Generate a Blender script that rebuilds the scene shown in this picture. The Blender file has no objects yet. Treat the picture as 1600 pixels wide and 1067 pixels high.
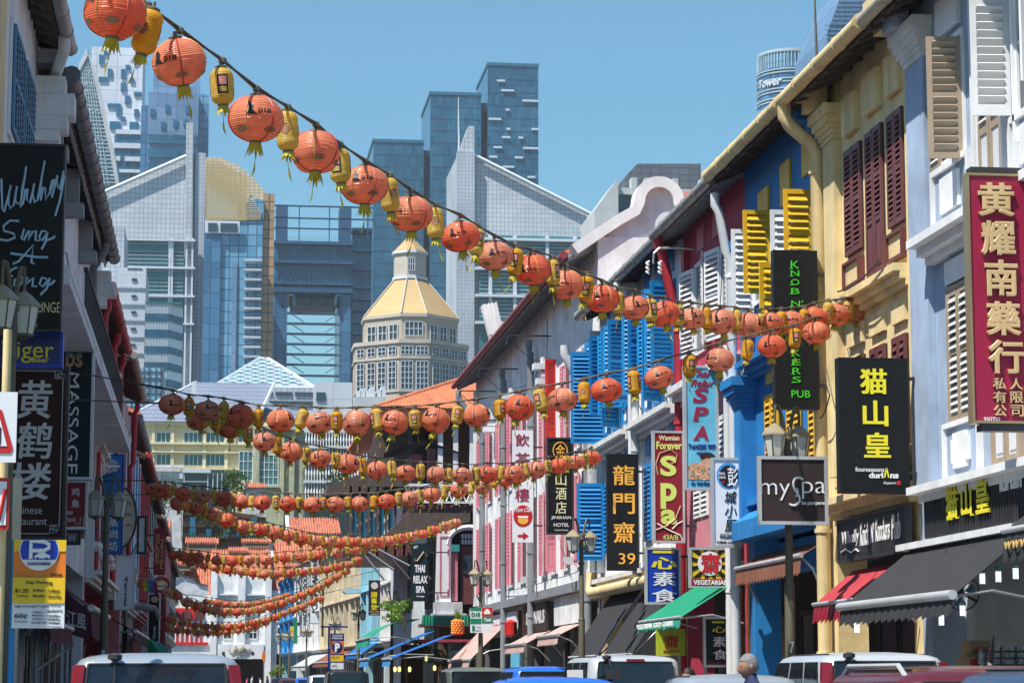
import bpy, math, random
from mathutils import Vector, Matrix, Euler
random.seed(7)
R = math.radians
SC = bpy.context.scene
C = SC.collection
# ---------------------------------------------------------------- camera
FP = 3778.0                       # focal length in pixels of the 1600 px photograph
TH = math.atan(524.5/3778.0)      # the camera looks up
PS = R(7.03)                      # and a little to the right of the street's axis (+Y)
CAM = Vector((0, 0, 1.6))
ROT = Euler((R(90)+TH, 0, -PS)).to_matrix()
cd = bpy.data.cameras.new('camera'); cam = bpy.data.objects.new('camera', cd); C.objects.link(cam)
cam.location = CAM; cam.rotation_euler = (R(90)+TH, 0, -PS)
cd.lens = 85.0; cd.sensor_width = 36.0; cd.clip_start = 0.3; cd.clip_end = 6000
SC.camera = cam
# ---------------------------------------------------------------- sky, sun, exposure
SUN_EL, SUN_AZ = 60.5, -124.0      # azimuth measured from +Y towards +X (sun behind the camera, to the left)
w = bpy.data.worlds.new('World'); SC.world = w; w.use_nodes = True
nt = w.node_tree; nt.nodes.clear()
sk = nt.nodes.new('ShaderNodeTexSky'); sk.sky_type = 'NISHITA'; sk.sun_disc = False
sk.sun_elevation = R(SUN_EL); sk.sun_rotation = R(SUN_AZ)
sk.air_density = 1.6; sk.dust_density = 0.3; sk.ozone_density = 10.0; sk.altitude = 0
bg = nt.nodes.new('ShaderNodeBackground'); bg.inputs[1].default_value = 0.088
ow = nt.nodes.new('ShaderNodeOutputWorld')
tint = nt.nodes.new('ShaderNodeVectorMath'); tint.operation = 'MULTIPLY'; tint.inputs[1].default_value = (.71, .93, .92)
nt.links.new(sk.outputs[0], tint.inputs[0]); nt.links.new(tint.outputs[0], bg.inputs[0]); nt.links.new(bg.outputs[0], ow.inputs[0])
sd = bpy.data.lights.new('sun', 'SUN'); sd.energy = 5.0; sd.angle = R(0.53); sd.color = (1.0, .955, .88)
so = bpy.data.objects.new('sun', sd); C.objects.link(so)
_e, _a = R(SUN_EL), R(SUN_AZ)
SUNDIR = Vector((math.cos(_e)*math.sin(_a), math.cos(_e)*math.cos(_a), math.sin(_e)))
so.rotation_euler = SUNDIR.to_track_quat('Z', 'Y').to_euler(); so.location = (0, 0, 60)
vs = SC.view_settings; vs.view_transform = 'Standard'; vs.look = 'None'; vs.gamma = 1; vs.use_curve_mapping = False
vs.exposure = 0.72
# ---------------------------------------------------------------- pixel <-> place
def ray(px, py):
    return ROT @ Vector(((px-800)/FP, (533.5-py)/FP, -1))
def at(px, py, Y):
    d = ray(px, py); t = Y/d.y
    return Vector((d.x*t, Y, 1.6+d.z*t))
def onx(px, py, X):
    d = ray(px, py); t = X/d.x
    return Vector((X, d.y*t, 1.6+d.z*t))
# ---------------------------------------------------------------- frames: u along a facade, z up, d out of it
class FR:
    def __init__(s, o, u, n):
        s.o = Vector((o[0], o[1], 0)); s.u = Vector((u[0], u[1], 0)).normalized(); s.n = Vector((n[0], n[1], 0)).normalized()
        s.neg = (s.u.x*s.n.y - s.u.y*s.n.x) > 0
        s.su, s.ou, s.sz, s.oz = 1, 0, 1, 0
    def p(s, u, z, d): return s.o + s.u*(s.su*u+s.ou) + s.n*d + Vector((0, 0, s.sz*z+s.oz))
def FRR(X=10.1): return FR((X, 0), (0, 1), (-1, 0))
def FRL(X=-3.1): return FR((X, 0), (0, 1), (1, 0))
def FRF(Y): return FR((0, Y), (1, 0), (0, -1))
def FR2(a, b):            # from point a to b, outward normal on the camera's side / street side
    u = Vector((b[0]-a[0], b[1]-a[1])); n = Vector((u.y, -u.x))
    if n.dot(Vector((2-a[0], 0-a[1]))) < 0: n = -n
    return FR(a, u, n)
WL = {}
def wloc(o):
    return WL.get(o.name, Vector((0, 0, 0)))
class MB:
    def __init__(s): s.v = []; s.f = []; s.m = []; s.sm = False
    def add(s, vs, fs, mi=0):
        b = len(s.v); s.v += [tuple(v) for v in vs]; s.f += [tuple(b+i for i in f) for f in fs]; s.m += [mi]*len(fs)
        return s
    def hexa(s, p, mi=0):
        a, b, c = p[1]-p[0], p[3]-p[0], p[4]-p[0]
        fs = [(0, 3, 2, 1), (4, 5, 6, 7), (0, 1, 5, 4), (1, 2, 6, 5), (2, 3, 7, 6), (3, 0, 4, 7)]
        if a.cross(b).dot(c) < 0: fs = [f[::-1] for f in fs]
        return s.add(p, fs, mi)
    def box(s, x0, x1, y0, y1, z0, z1, mi=0):
        return s.hexa([Vector(q) for q in ((x0, y0, z0), (x1, y0, z0), (x1, y1, z0), (x0, y1, z0), (x0, y0, z1), (x1, y0, z1), (x1, y1, z1), (x0, y1, z1))], mi)
    def fb(s, fr, u0, u1, z0, z1, d0, d1, mi=0):
        return s.hexa([fr.p(u0, z0, d0), fr.p(u1, z0, d0), fr.p(u1, z0, d1), fr.p(u0, z0, d1), fr.p(u0, z1, d0), fr.p(u1, z1, d0), fr.p(u1, z1, d1), fr.p(u0, z1, d1)], mi)
    def prism(s, pts, ext, mi=0):       # pts: 3D polygon, ext: vector
        n = len(pts); pts = [Vector(p) for p in pts]; ext = Vector(ext)
        q = [p+ext for p in pts]
        nn = Vector((0, 0, 0))
        for i in range(n): nn += pts[i].cross(pts[(i+1) % n])
        fs = [tuple(range(n)), tuple(range(2*n-1, n-1, -1))] + [(i, n+i, n+(i+1) % n, (i+1) % n) for i in range(n)]
        if nn.dot(ext) > 0: fs = [f[::-1] for f in fs]
        return s.add(pts+q, fs, mi)
    def fprism(s, fr, pts, u0, u1, mi=0):   # profile (d,z) swept along u
        return s.prism([fr.p(u0, z, d) for d, z in pts], fr.p(u1, 0, 0)-fr.p(u0, 0, 0), mi)
    def fpoly(s, fr, pts, d0, d1, mi=0):    # outline (u,z) with thickness
        return s.prism([fr.p(u, z, d0) for u, z in pts], fr.p(0, 0, d1)-fr.p(0, 0, d0), mi)
    def tube(s, pts, r, n=8, mi=0, caps=True):
        pts = [Vector(p) for p in pts]; rings = []
        rr = r if isinstance(r, (list, tuple)) else [r]*len(pts)
        up = Vector((0, 0, 1)); b0 = len(s.v); pv = None
        for i, p in enumerate(pts):
            t = (pts[min(i+1, len(pts)-1)]-pts[max(i-1, 0)]).normalized()
            if pv is None:
                a = t.cross(up)
                if a.length < 1e-3: a = t.cross(Vector((1, 0, 0)))
                a.normalize()
            else:
                a = (pv - t*pv.dot(t)).normalized()
            pv = a; c = t.cross(a)
            for k in range(n):
                g = 2*math.pi*k/n
                s.v.append(tuple(p+(a*math.cos(g)+c*math.sin(g))*rr[i]))
        for i in range(len(pts)-1):
            for k in range(n):
                k2 = (k+1) % n
                s.f.append((b0+i*n+k, b0+(i+1)*n+k, b0+(i+1)*n+k2, b0+i*n+k2)[::-1]); s.m.append(mi)
        if caps:
            s.f.append(tuple(b0+k for k in range(n))); s.m.append(mi)
            e = b0+(len(pts)-1)*n; s.f.append(tuple(e+k for k in range(n))[::-1]); s.m.append(mi)
        return s
    def lathe(s, c, prof, n=16, mi=0, sx=1, sy=1):   # prof [(r,z)]
        c = Vector(c); b0 = len(s.v)
        for r, z in prof:
            for k in range(n):
                g = 2*math.pi*k/n
                s.v.append((c.x+r*sx*math.cos(g), c.y+r*sy*math.sin(g), c.z+z))
        for i in range(len(prof)-1):
            for k in range(n):
                k2 = (k+1) % n
                s.f.append((b0+i*n+k, b0+i*n+k2, b0+(i+1)*n+k2, b0+(i+1)*n+k)); s.m.append(mi)
        s.f.append(tuple(b0+k for k in range(n))[::-1]); s.m.append(mi)
        e = b0+(len(prof)-1)*n; s.f.append(tuple(e+k for k in range(n))); s.m.append(mi)
        return s
    def mesh(s, name, mats, off=Vector((0, 0, 0)), smooth=False):
        me = bpy.data.meshes.new(name)
        me.from_pydata([(x-off.x, y-off.y, z-off.z) for x, y, z in s.v], [], s.f)
        mats = mats if isinstance(mats, (list, tuple)) else [mats]
        for m in mats: me.materials.append(M[m] if isinstance(m, str) else m)
        if len(mats) > 1: me.polygons.foreach_set('material_index', s.m)
        if smooth or s.sm:
            me.polygons.foreach_set('use_smooth', [True]*len(me.polygons))
            try: me.set_sharp_from_angle(angle=R(40))
            except Exception: pass
        me.update(); return me
    def build(s, name, mats, parent=None, smooth=False, label=None, stuff=False, local=False):
        off = Vector((0, 0, 0)) if local or parent is None else wloc(parent)
        o = bpy.data.objects.new(name, s.mesh(name, mats, off, smooth)); C.objects.link(o)
        if parent is not None: o.parent = parent; WL[o.name] = wloc(parent)
        if label: o['label'] = label
        if stuff: o['kind'] = 'stuff'
        return o
ZP, XP = [500], [640]
def thing(name, label, cat, loc=(0, 0, 0), group=None, rz=0):
    o = bpy.data.objects.new(name, None); C.objects.link(o); o.empty_display_size = .3
    o.location = loc; o.rotation_euler = (0, 0, rz); WL[o.name] = Vector(loc)
    o['label'] = label; o['category'] = cat
    if group: o['group'] = group
    if loc[1] > 150: ZP[0] = 330+loc[0]*3814/loc[1]; XP[0] = 250 if loc[1] >= 415 else 640
    return o
def tag(o, label, cat, group=None):
    o['label'] = label; o['category'] = cat
    if group: o['group'] = group
    return o
def structure(o): o['kind'] = 'structure'; return o
def inst(me, name, parent, loc):
    o = bpy.data.objects.new(name, me); C.objects.link(o); o.parent = parent
    o.location = Vector(loc)-wloc(parent); return o
def copy_tree(o, parent=None):
    c = o.copy(); C.objects.link(c)
    if parent is not None: c.parent = parent
    for ch in o.children: copy_tree(ch, c)
    return c
# ---------------------------------------------------------------- materials
M = {}
def srgb(r, g, b):
    f = lambda c: (c/255/12.92) if c/255 <= .04045 else ((c/255+.055)/1.055)**2.4
    return (f(r), f(g), f(b), 1)
def col(c): return c if len(c) == 4 else (c[0], c[1], c[2], 1)
def mat(name, c, rough=.7, metal=0, var=.18, sc=1.2, dirt=0, dirtc=(.06, .05, .04), bump=0, spec=.4, trans=0, emit=0, rust=0):
    m = bpy.data.materials.new(name); m.use_nodes = True; nt = m.node_tree; n = nt.nodes; L = nt.links
    b = n['Principled BSDF']; c = col(c)
    b.inputs['Roughness'].default_value = rough; b.inputs['Metallic'].default_value = metal
    b.inputs['Specular IOR Level'].default_value = spec
    out = None
    tc = n.new('ShaderNodeTexCoord')
    if var > 0:
        no = n.new('ShaderNodeTexNoise'); no.inputs['Scale'].default_value = sc; no.inputs['Detail'].default_value = 5; no.inputs['Roughness'].default_value = .65
        L.new(tc.outputs['Object'], no.inputs['Vector'])
        mr = n.new('ShaderNodeMapRange'); mr.inputs[1].default_value = .3; mr.inputs[2].default_value = .7
        mr.inputs[3].default_value = 1-var; mr.inputs[4].default_value = 1+var*.45
        L.new(no.outputs[0], mr.inputs[0])
        mx = n.new('ShaderNodeVectorMath'); mx.operation = 'SCALE'; mx.inputs[0].default_value = c[:3]
        L.new(mr.outputs[0], mx.inputs['Scale']); out = mx.outputs[0]
    if dirt > 0:
        mp = n.new('ShaderNodeMapping'); mp.inputs['Scale'].default_value = (2.2, 2.2, .28)
        L.new(tc.outputs['Object'], mp.inputs[0])
        n2 = n.new('ShaderNodeTexNoise'); n2.inputs['Scale'].default_value = 1.0; n2.inputs['Detail'].default_value = 7; n2.inputs['Roughness'].default_value = .7
        L.new(mp.outputs[0], n2.inputs['Vector'])
        m2 = n.new('ShaderNodeMapRange'); m2.inputs[1].default_value = .46; m2.inputs[2].default_value = .72; m2.inputs[3].default_value = 0; m2.inputs[4].default_value = dirt
        L.new(n2.outputs[0], m2.inputs[0])
        mm = n.new('ShaderNodeMix'); mm.data_type = 'RGBA'
        L.new(m2.outputs[0], mm.inputs['Factor'])
        if out: L.new(out, mm.inputs['A'])
        else: mm.inputs['A'].default_value = c
        mm.inputs['B'].default_value = col(dirtc); out = mm.outputs['Result']
    if out: L.new(out, b.inputs['Base Color'])
    else: b.inputs['Base Color'].default_value = c
    if bump > 0:
        n3 = n.new('ShaderNodeTexNoise'); n3.inputs['Scale'].default_value = 14; n3.inputs['Detail'].default_value = 6
        L.new(tc.outputs['Object'], n3.inputs['Vector'])
        bp = n.new('ShaderNodeBump'); bp.inputs['Strength'].default_value = bump; bp.inputs['Distance'].default_value = .02
        L.new(n3.outputs[0], bp.inputs['Height']); L.new(bp.outputs[0], b.inputs['Normal'])
    if trans > 0:
        tr = n.new('ShaderNodeBsdfTranslucent'); ms = n.new('ShaderNodeMixShader'); ms.inputs[0].default_value = trans
        if out: L.new(out, tr.inputs[0])
        else: tr.inputs[0].default_value = c
        L.new(b.outputs[0], ms.inputs[1]); L.new(tr.outputs[0], ms.inputs[2]); L.new(ms.outputs[0], n['Material Output'].inputs[0])
    if emit > 0:
        b.inputs['Emission Color'].default_value = c; b.inputs['Emission Strength'].default_value = emit
    M[name] = m; return m
def panel(name, c1, c2, mc, su, sz, mort=.08, rough=.3, metal=0, spec=.5, off=0, bias=0, big=0):
    """grid of panels too small in the picture to build: brick node with no offset, joints in colour mc"""
    m = bpy.data.materials.new(name); m.use_nodes = True; nt = m.node_tree; n = nt.nodes; L = nt.links
    b = n['Principled BSDF']; b.inputs['Roughness'].default_value = rough; b.inputs['Metallic'].default_value = metal; b.inputs['Specular IOR Level'].default_value = spec
    tc = n.new('ShaderNodeTexCoord'); sp = n.new('ShaderNodeSeparateXYZ'); L.new(tc.outputs['Object'], sp.inputs[0])
    ad = n.new('ShaderNodeMath'); ad.operation = 'ADD'; L.new(sp.outputs[0], ad.inputs[0]); L.new(sp.outputs[1], ad.inputs[1])
    cb = n.new('ShaderNodeCombineXYZ'); L.new(ad.outputs[0], cb.inputs[0]); L.new(sp.outputs[2], cb.inputs[1])
    br = n.new('ShaderNodeTexBrick'); br.offset = off; br.squash = 1; br.inputs['Scale'].default_value = 1
    br.inputs['Brick Width'].default_value = su; br.inputs['Row Height'].default_value = sz; br.inputs['Mortar Size'].default_value = mort
    br.inputs['Mortar Smooth'].default_value = .1; br.inputs['Bias'].default_value = bias
    br.inputs['Color1'].default_value = col(c1); br.inputs['Color2'].default_value = col(c2); br.inputs['Mortar'].default_value = col(mc)
    L.new(cb.outputs[0], br.inputs['Vector'])
    no = n.new('ShaderNodeTexNoise'); no.inputs['Scale'].default_value = .045; no.inputs['Detail'].default_value = 4; L.new(tc.outputs['Object'], no.inputs['Vector'])
    mr = n.new('ShaderNodeMapRange'); mr.inputs[1].default_value = .3; mr.inputs[2].default_value = .7; mr.inputs[3].default_value = .78; mr.inputs[4].default_value = 1.2
    L.new(no.outputs[0], mr.inputs[0])
    mx = n.new('ShaderNodeVectorMath'); mx.operation = 'SCALE'; L.new(br.outputs[0], mx.inputs[0]); L.new(mr.outputs[0], mx.inputs['Scale'])
    L.new(mx.outputs[0], b.inputs['Base Color'])
    M[name] = m; return m
# walls and trims
mat('wall_white', (.80, .81, .81), .8, var=.3, sc=.9, dirt=.35, dirtc=(.33, .32, .31), bump=.15)
mat('wall_gable', (.66, .70, .74), .85, var=.3, sc=.9, dirt=.45, dirtc=(.28, .28, .29), bump=.2)
mat('wall_greyblue', (.34, .43, .57), .75, var=.3, sc=.9, dirt=.5, dirtc=(.22, .24, .27), bump=.12)
mat('wall_yellow', (.80, .63, .33), .8, var=.3, sc=.9, dirt=.5, dirtc=(.33, .22, .09), bump=.2)
mat('wall_blue', (.015, .20, .50), .7, var=.3, sc=.9, dirt=.55, dirtc=(.01, .09, .22), bump=.12)
mat('wall_red', (.46, .045, .09), .7, var=.3, sc=.9, dirt=.25, dirtc=(.12, .02, .03), bump=.12)
mat('wall_pink', (.62, .22, .26), .75, var=.3, sc=.9, dirt=.2, dirtc=(.3, .1, .12), bump=.12)
mat('wall_cream', (.66, .58, .42), .8, var=.3, sc=.9, dirt=.35, dirtc=(.25, .21, .15), bump=.12)
mat('wall_grey', (.74, .75, .76), .8, var=.3, sc=.9, dirt=.4, dirtc=(.16, .16, .16), bump=.15)
mat('wall_darkgrey', (.13, .14, .155), .75, var=.3, sc=.9, dirt=.3, dirtc=(.05, .05, .05), bump=.12)
mat('wall_palegrey', (.58, .60, .63), .8, var=.3, sc=.9, dirt=.4, dirtc=(.26, .26, .26), bump=.15)
mat('wall_lightblue', (.33, .60, .68), .75, var=.3, sc=.9, dirt=.2, dirtc=(.15, .25, .3))
mat('wall_olive', (.42, .43, .30), .8, var=.3, sc=.9, dirt=.3, dirtc=(.2, .2, .14))
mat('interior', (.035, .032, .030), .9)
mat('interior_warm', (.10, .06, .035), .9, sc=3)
mat('trim_white', (.78, .78, .78), .6, dirt=.3, dirtc=(.35, .34, .32), bump=.05)
mat('trim_yellow', (.74, .58, .30), .6, dirt=.5, dirtc=(.25, .18, .08))
mat('sill_grey', (.74, .75, .76), .7, dirt=.4, dirtc=(.2, .2, .2))
mat('taupe', (.36, .28, .20), .55, dirt=.25, dirtc=(.18, .13, .09), spec=.4)
mat('taupe_panel', (.62, .64, .66), .5)
mat('slat_white', (.72, .73, .72), .45, var=.1)
mat('slat_taupe', (.42, .34, .25), .5, var=.15)
mat('maroon_wood', (.145, .045, .045), .5, dirt=.2, dirtc=(.07, .03, .03), bump=.1)
mat('shutter_yellow', (.74, .42, .015), .45, dirt=.15, dirtc=(.4, .2, .01))
mat('shutter_white', (.76, .77, .78), .45, dirt=.15, dirtc=(.4, .4, .4))
mat('shutter_blue', (.01, .22, .52), .45, dirt=.1, dirtc=(.01, .12, .3))
mat('shutter_pink', (.70, .24, .30), .5, dirt=.2, dirtc=(.35, .1, .12))
mat('shutter_red', (.62, .025, .02), .45)
mat('shutter_steel', (.10, .24, .38), .45)
mat('shutter_dark', (.035, .03, .032), .6)
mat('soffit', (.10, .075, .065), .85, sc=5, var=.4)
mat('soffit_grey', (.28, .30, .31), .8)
mat('roof_tile', (.47, .135, .06), .85, sc=3.5, var=.5, dirt=.35, dirtc=(.14, .08, .06))
mat('roof_orange', (.55, .17, .075), .8, sc=3.5, var=.45, dirt=.35, dirtc=(.2, .1, .06))
mat('roof_far', (.50, .155, .085), .85, sc=1.6, var=.5, dirt=.4, dirtc=(.22, .12, .09))
mat('gutter_cream', (.50, .44, .32), .55, dirt=.4, dirtc=(.2, .16, .1))
mat('gutter_metal', (.38, .38, .36), .45, metal=.5, dirt=.4, dirtc=(.1, .09, .08))
mat('gutter_black', (.16, .165, .175), .5, metal=.2, dirt=.4, dirtc=(.03, .03, .03))
mat('gutter_maroon', (.25, .045, .05), .5)
mat('pipe_grey', (.24, .26, .28), .5)
mat('pipe_red', (.42, .03, .05), .45)
mat('pipe_white', (.66, .67, .66), .5, dirt=.3, dirtc=(.3, .28, .24))
mat('cornice_white', (.70, .70, .68), .7, dirt=.4, dirtc=(.3, .28, .25))
# signs
mat('sign_black', (.010, .011, .013), .5, var=.08, spec=.2)
mat('sign_panelblack', (.018, .018, .021), .5, dirt=.5, dirtc=(.09, .09, .1))
mat('sign_maroon', (.035, .010, .012), .5, spec=.2)
mat('sign_crimson', (.30, .012, .05), .35, var=.06)
mat('sign_wine', (.24, .012, .025), .4, var=.08)
mat('sign_white', (.75, .77, .80), .4, var=.05)
mat('sign_brown', (.042, .028, .028), .5, spec=.2)
mat('sign_blue', (.01, .045, .42), .35, var=.06)
mat('sign_navy', (.01, .02, .16), .35)
mat('sign_poster', (.02, .20, .50), .4, var=.35, sc=2.5)
mat('sign_sky', (.14, .50, .70), .4, var=.3, sc=1.4)
mat('sign_yellow', (.80, .52, .02), .4, var=.05)
mat('sign_orange', (.75, .20, .02), .4, var=.05)
mat('sign_lime', (.42, .50, .03), .4)
mat('sign_green', (.012, .22, .12), .4)
mat('sign_red', (.55, .02, .02), .4)
mat('sign_teal', (.008, .022, .028), .5, spec=.2)
mat('print_white', (.80, .80, .80), .4, var=0)
mat('print_grey', (.60, .59, .61), .4, var=0)
mat('print_yellow', (.78, .68, .03), .4, var=0)
mat('print_gold', (.62, .40, .13), .4, var=.1)
mat('print_orange', (.85, .42, .06), .4, var=0)
mat('print_green', (.06, .62, .03), .4, var=0)
mat('print_black', (.012, .012, .014), .4, var=0)
mat('print_blue', (.06, .28, .62), .3, var=0)
mat('print_navy', (.01, .03, .2), .4, var=0)
mat('print_red', (.50, .015, .02), .4, var=0)
mat('print_wine', (.30, .02, .06), .4, var=0)
mat('print_lime', (.62, .70, .16), .4, var=0)
mat('print_cream', (.80, .74, .42), .4, var=0)
mat('print_teal', (.04, .25, .27), .4, var=0)
mat('print_skin', (.62, .36, .22), .5, var=.3, sc=6)
mat('neon_glass', (.35, .55, .72), .15, var=0, spec=.8)
mat('letter_gold', (.74, .52, .27), .25, metal=.25, var=.12, sc=3)
mat('steel', (.34, .35, .36), .4, metal=.7)
mat('steel_dark', (.05, .05, .055), .5, metal=.4)
mat('steel_gold', (.45, .33, .18), .35, metal=.7)
mat('alu', (.62, .63, .64), .4, metal=.5)
mat('pole_olive', (.13, .115, .075), .55, metal=.3, dirt=.3, dirtc=(.05, .04, .03))
mat('lamp_cap', (.34, .28, .18), .5, metal=.3, dirt=.3, dirtc=(.12, .1, .06))
mat('lamp_glass', (.55, .56, .50), .25, var=.1)
# lanterns
mat('lantern_red', (.96, .25, .12), .22, var=.25, sc=6, trans=.52, spec=.5)
mat('lantern_orange', (.97, .36, .20), .22, var=.3, sc=6, trans=.52, spec=.5)
mat('lantern_faded', (.94, .42, .27), .22, var=.35, sc=5, trans=.52, spec=.5)
mat('lantern_yellow', (.92, .50, .03), .45, var=.25, sc=6, trans=.52, spec=.4)
mat('lantern_pale', (.90, .62, .13), .45, var=.25, sc=6, trans=.52, spec=.4)
mat('lantern_cap', (.16, .13, .09), .5, metal=.4)
mat('fringe', (.56, .47, .03), .6, var=.3, sc=9, trans=.3)
mat('seam_red', (.42, .045, .03), .5, var=.1)
mat('seam_gold', (.62, .36, .10), .4, var=.1)
mat('medallion', (.36, .16, .08), .5, var=.35, sc=30)
mat('cable', (.10, .085, .06), .7, var=.3, sc=8)
def ribbed(m, n, amp):
    N = m.node_tree.nodes; L = m.node_tree.links; b = N['Principled BSDF']; tc = N.new('ShaderNodeTexCoord'); sp = N.new('ShaderNodeSeparateXYZ'); L.new(tc.outputs['Object'], sp.inputs[0])
    k = N.new('ShaderNodeMath'); k.operation = 'MULTIPLY'; k.inputs[1].default_value = n; L.new(sp.outputs[2], k.inputs[0])
    si = N.new('ShaderNodeMath'); si.operation = 'SINE'; L.new(k.outputs[0], si.inputs[0])
    mr = N.new('ShaderNodeMapRange'); mr.inputs[1].default_value = -1; mr.inputs[2].default_value = 1; mr.inputs[3].default_value = 1-amp; mr.inputs[4].default_value = 1+amp*.4; L.new(si.outputs[0], mr.inputs[0])
    old = b.inputs['Base Color'].links[0].from_socket; mx = N.new('ShaderNodeVectorMath'); mx.operation = 'SCALE'; L.new(old, mx.inputs[0]); L.new(mr.outputs[0], mx.inputs['Scale'])
    L.new(mx.outputs[0], b.inputs['Base Color']); L.new(mx.outputs[0], N['Translucent BSDF'].inputs[0])
    bp = N.new('ShaderNodeBump'); bp.inputs['Strength'].default_value = .5; bp.inputs['Distance'].default_value = .004; L.new(si.outputs[0], bp.inputs['Height']); L.new(bp.outputs[0], b.inputs['Normal'])
for k_ in ('lantern_red', 'lantern_orange', 'lantern_faded', 'lantern_yellow', 'lantern_pale'): ribbed(M[k_], 2*math.pi/.0155, .17)
# awnings
mat('awn_black', (.028, .029, .033), .85, var=.25, sc=3, trans=.06)
mat('awn_red', (.42, .04, .05), .8, var=.15, trans=.12)
mat('awn_green', (.005, .25, .13), .8, var=.15, trans=.12)
mat('awn_teal', (.03, .30, .20), .8, var=.2, trans=.15)
mat('awn_brown', (.22, .085, .05), .85, var=.25, trans=.1)
mat('awn_pink', (.52, .36, .32), .85, var=.25, trans=.1)
mat('awn_blue', (.01, .12, .40), .7, var=.2, trans=.1)
mat('awn_maroon', (.10, .02, .035), .8, var=.2)
mat('awn_grey', (.40, .42, .44), .8, var=.2)
# ground, plants, vehicles
mat('asphalt', (.05, .05, .052), .9, sc=.8, var=.3, bump=.3)
mat('paving', (.26, .235, .21), .85, sc=2, var=.25, bump=.2)
mat('kerb', (.34, .33, .31), .85)
mat('paint_white', (.78, .78, .76), .7)
mat('paint_yellow', (.7, .48, .05), .7)
mat('earth', (.14, .14, .12), .95, sc=.05)
mat('leaf', (.06, .13, .02), .6, sc=6, var=.5, trans=.3)
mat('leaf_bright', (.20, .34, .02), .6, sc=6, var=.4, trans=.35)
mat('leaf_dark', (.025, .07, .025), .6, sc=6, var=.5, trans=.2)
mat('bark', (.10, .075, .05), .9)
mat('paint_silver', (.36, .41, .46), .25, metal=.45, var=.04, spec=.6)
mat('paint_pearl', (.45, .49, .53), .25, metal=.25, var=.04, spec=.6)
mat('paint_blue', (.012, .12, .62), .22, var=.04, spec=.6)
mat('paint_maroon', (.085, .012, .018), .18, var=.04, spec=.7)
mat('paint_navy', (.03, .06, .13), .2, metal=.3, var=.04, spec=.6)
mat('paint_black', (.012, .012, .014), .2, var=.04, spec=.6)
mat('paint_green', (.10, .12, .11), .3, var=.05)
mat('car_glass', (.010, .016, .02), .05, var=.6, sc=2.5, bump=.12, spec=.8)
mat('rubber', (.02, .02, .02), .8)
mat('tail_red', (.17, .004, .008), .15, var=0, spec=.8)
mat('skin', (.30, .16, .10), .55, var=.1, sc=12)
mat('skin_pale', (.50, .30, .21), .55, var=.1, sc=12)
mat('hair_grey', (.20, .195, .19), .8, var=.4, sc=40)
mat('hair_dark', (.015, .012, .01), .6)
mat('cloth_navy', (.015, .02, .07), .85, sc=8)
mat('cloth_black', (.012, .012, .014), .85, sc=8)
mat('cloth_white', (.7, .7, .7), .85, sc=8)
mat('cloth_pink', (.7, .10, .28), .85, sc=8)
mat('cloth_teal', (.1, .3, .34), .85, sc=8)
mat('card', (.40, .25, .13), .85)
mat('bulb_glow', (.85, .92, 1.0), .3, var=0, emit=1.0)
mat('bulb_warm', (1.0, .72, .22), .3, var=0, emit=1.2)
# ---------------------------------------------------------------- text
TXT = {}
def text_data(s, bold=0, ext=.02, shear=0, bev=0, res=4):
    k = (s, bold, ext, shear, bev)
    if k in TXT: return TXT[k]
    c = bpy.data.curves.new('t', 'FONT'); c.body = s; c.extrude = ext; c.offset = bold; c.shear = shear; c.resolution_u = res
    if bev: c.bevel_depth = bev; c.bevel_resolution = 1
    o = bpy.data.objects.new('t', c); me = o.to_mesh()
    vs = [v.co.copy() for v in me.vertices]; fs = [tuple(p.vertices) for p in me.polygons]
    o.to_mesh_clear(); bpy.data.objects.remove(o); bpy.data.curves.remove(c)
    TXT[k] = (vs, fs); return TXT[k]
def put_text(mb, fr, s, u0, u1, z0, z1, d, ext=.01, bold=0, shear=0, bev=0, mi=0, flip=False, rot=False, keep=False, slope=0):
    cjk = any(ord(ch) > 0x2e80 for ch in s); shifts = [(0, 0)]
    if cjk and bold > .005: k_ = bold*.75; shifts = [(-k_, -k_*.6), (k_, k_*.6), (k_, -k_*.6), (-k_, k_*.6)]
    vs, fs = text_data(s, 0 if cjk else bold, .02, shear, bev)
    if not vs: return
    if len(shifts) > 1:
        n_ = len(vs); vs = [Vector((v.x+a, v.y+c, v.z*(1+.06*i))) for i, (a, c) in enumerate(shifts) for v in vs]; fs = [tuple(j+n_*i for j in f) for i in range(len(shifts)) for f in fs]
    if rot: vs = [Vector((v.y, -v.x, v.z)) for v in vs]        # reads downwards, turned to the right
    x0 = min(v.x for v in vs); x1 = max(v.x for v in vs); y0 = min(v.y for v in vs); y1 = max(v.y for v in vs)
    za = min(v.z for v in vs); zb = max(v.z for v in vs)
    out = []
    for v in vs:
        a = (v.x-x0)/max(x1-x0, 1e-6); b = (v.y-y0)/max(y1-y0, 1e-6); e = (v.z-za)/max(zb-za, 1e-6)
        if keep:
            k = min((u1-u0)/max(x1-x0, 1e-6), (z1-z0)/max(y1-y0, 1e-6))
            w_, h_ = (x1-x0)*k, (y1-y0)*k
            uu = (u0+u1)/2-w_/2+a*w_; zz = (z0+z1)/2-h_/2+b*h_
        else: uu = u0+a*(u1-u0); zz = z0+b*(z1-z0)
        zz += slope*(a-.5)*(z1-z0)
        if flip: uu = u0+u1-uu
        out.append(fr.p(uu, zz, d+e*ext))
    neg = fr.neg if not flip else not fr.neg
    mb.add(out, [f if not neg else f[::-1] for f in fs], mi)
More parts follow.
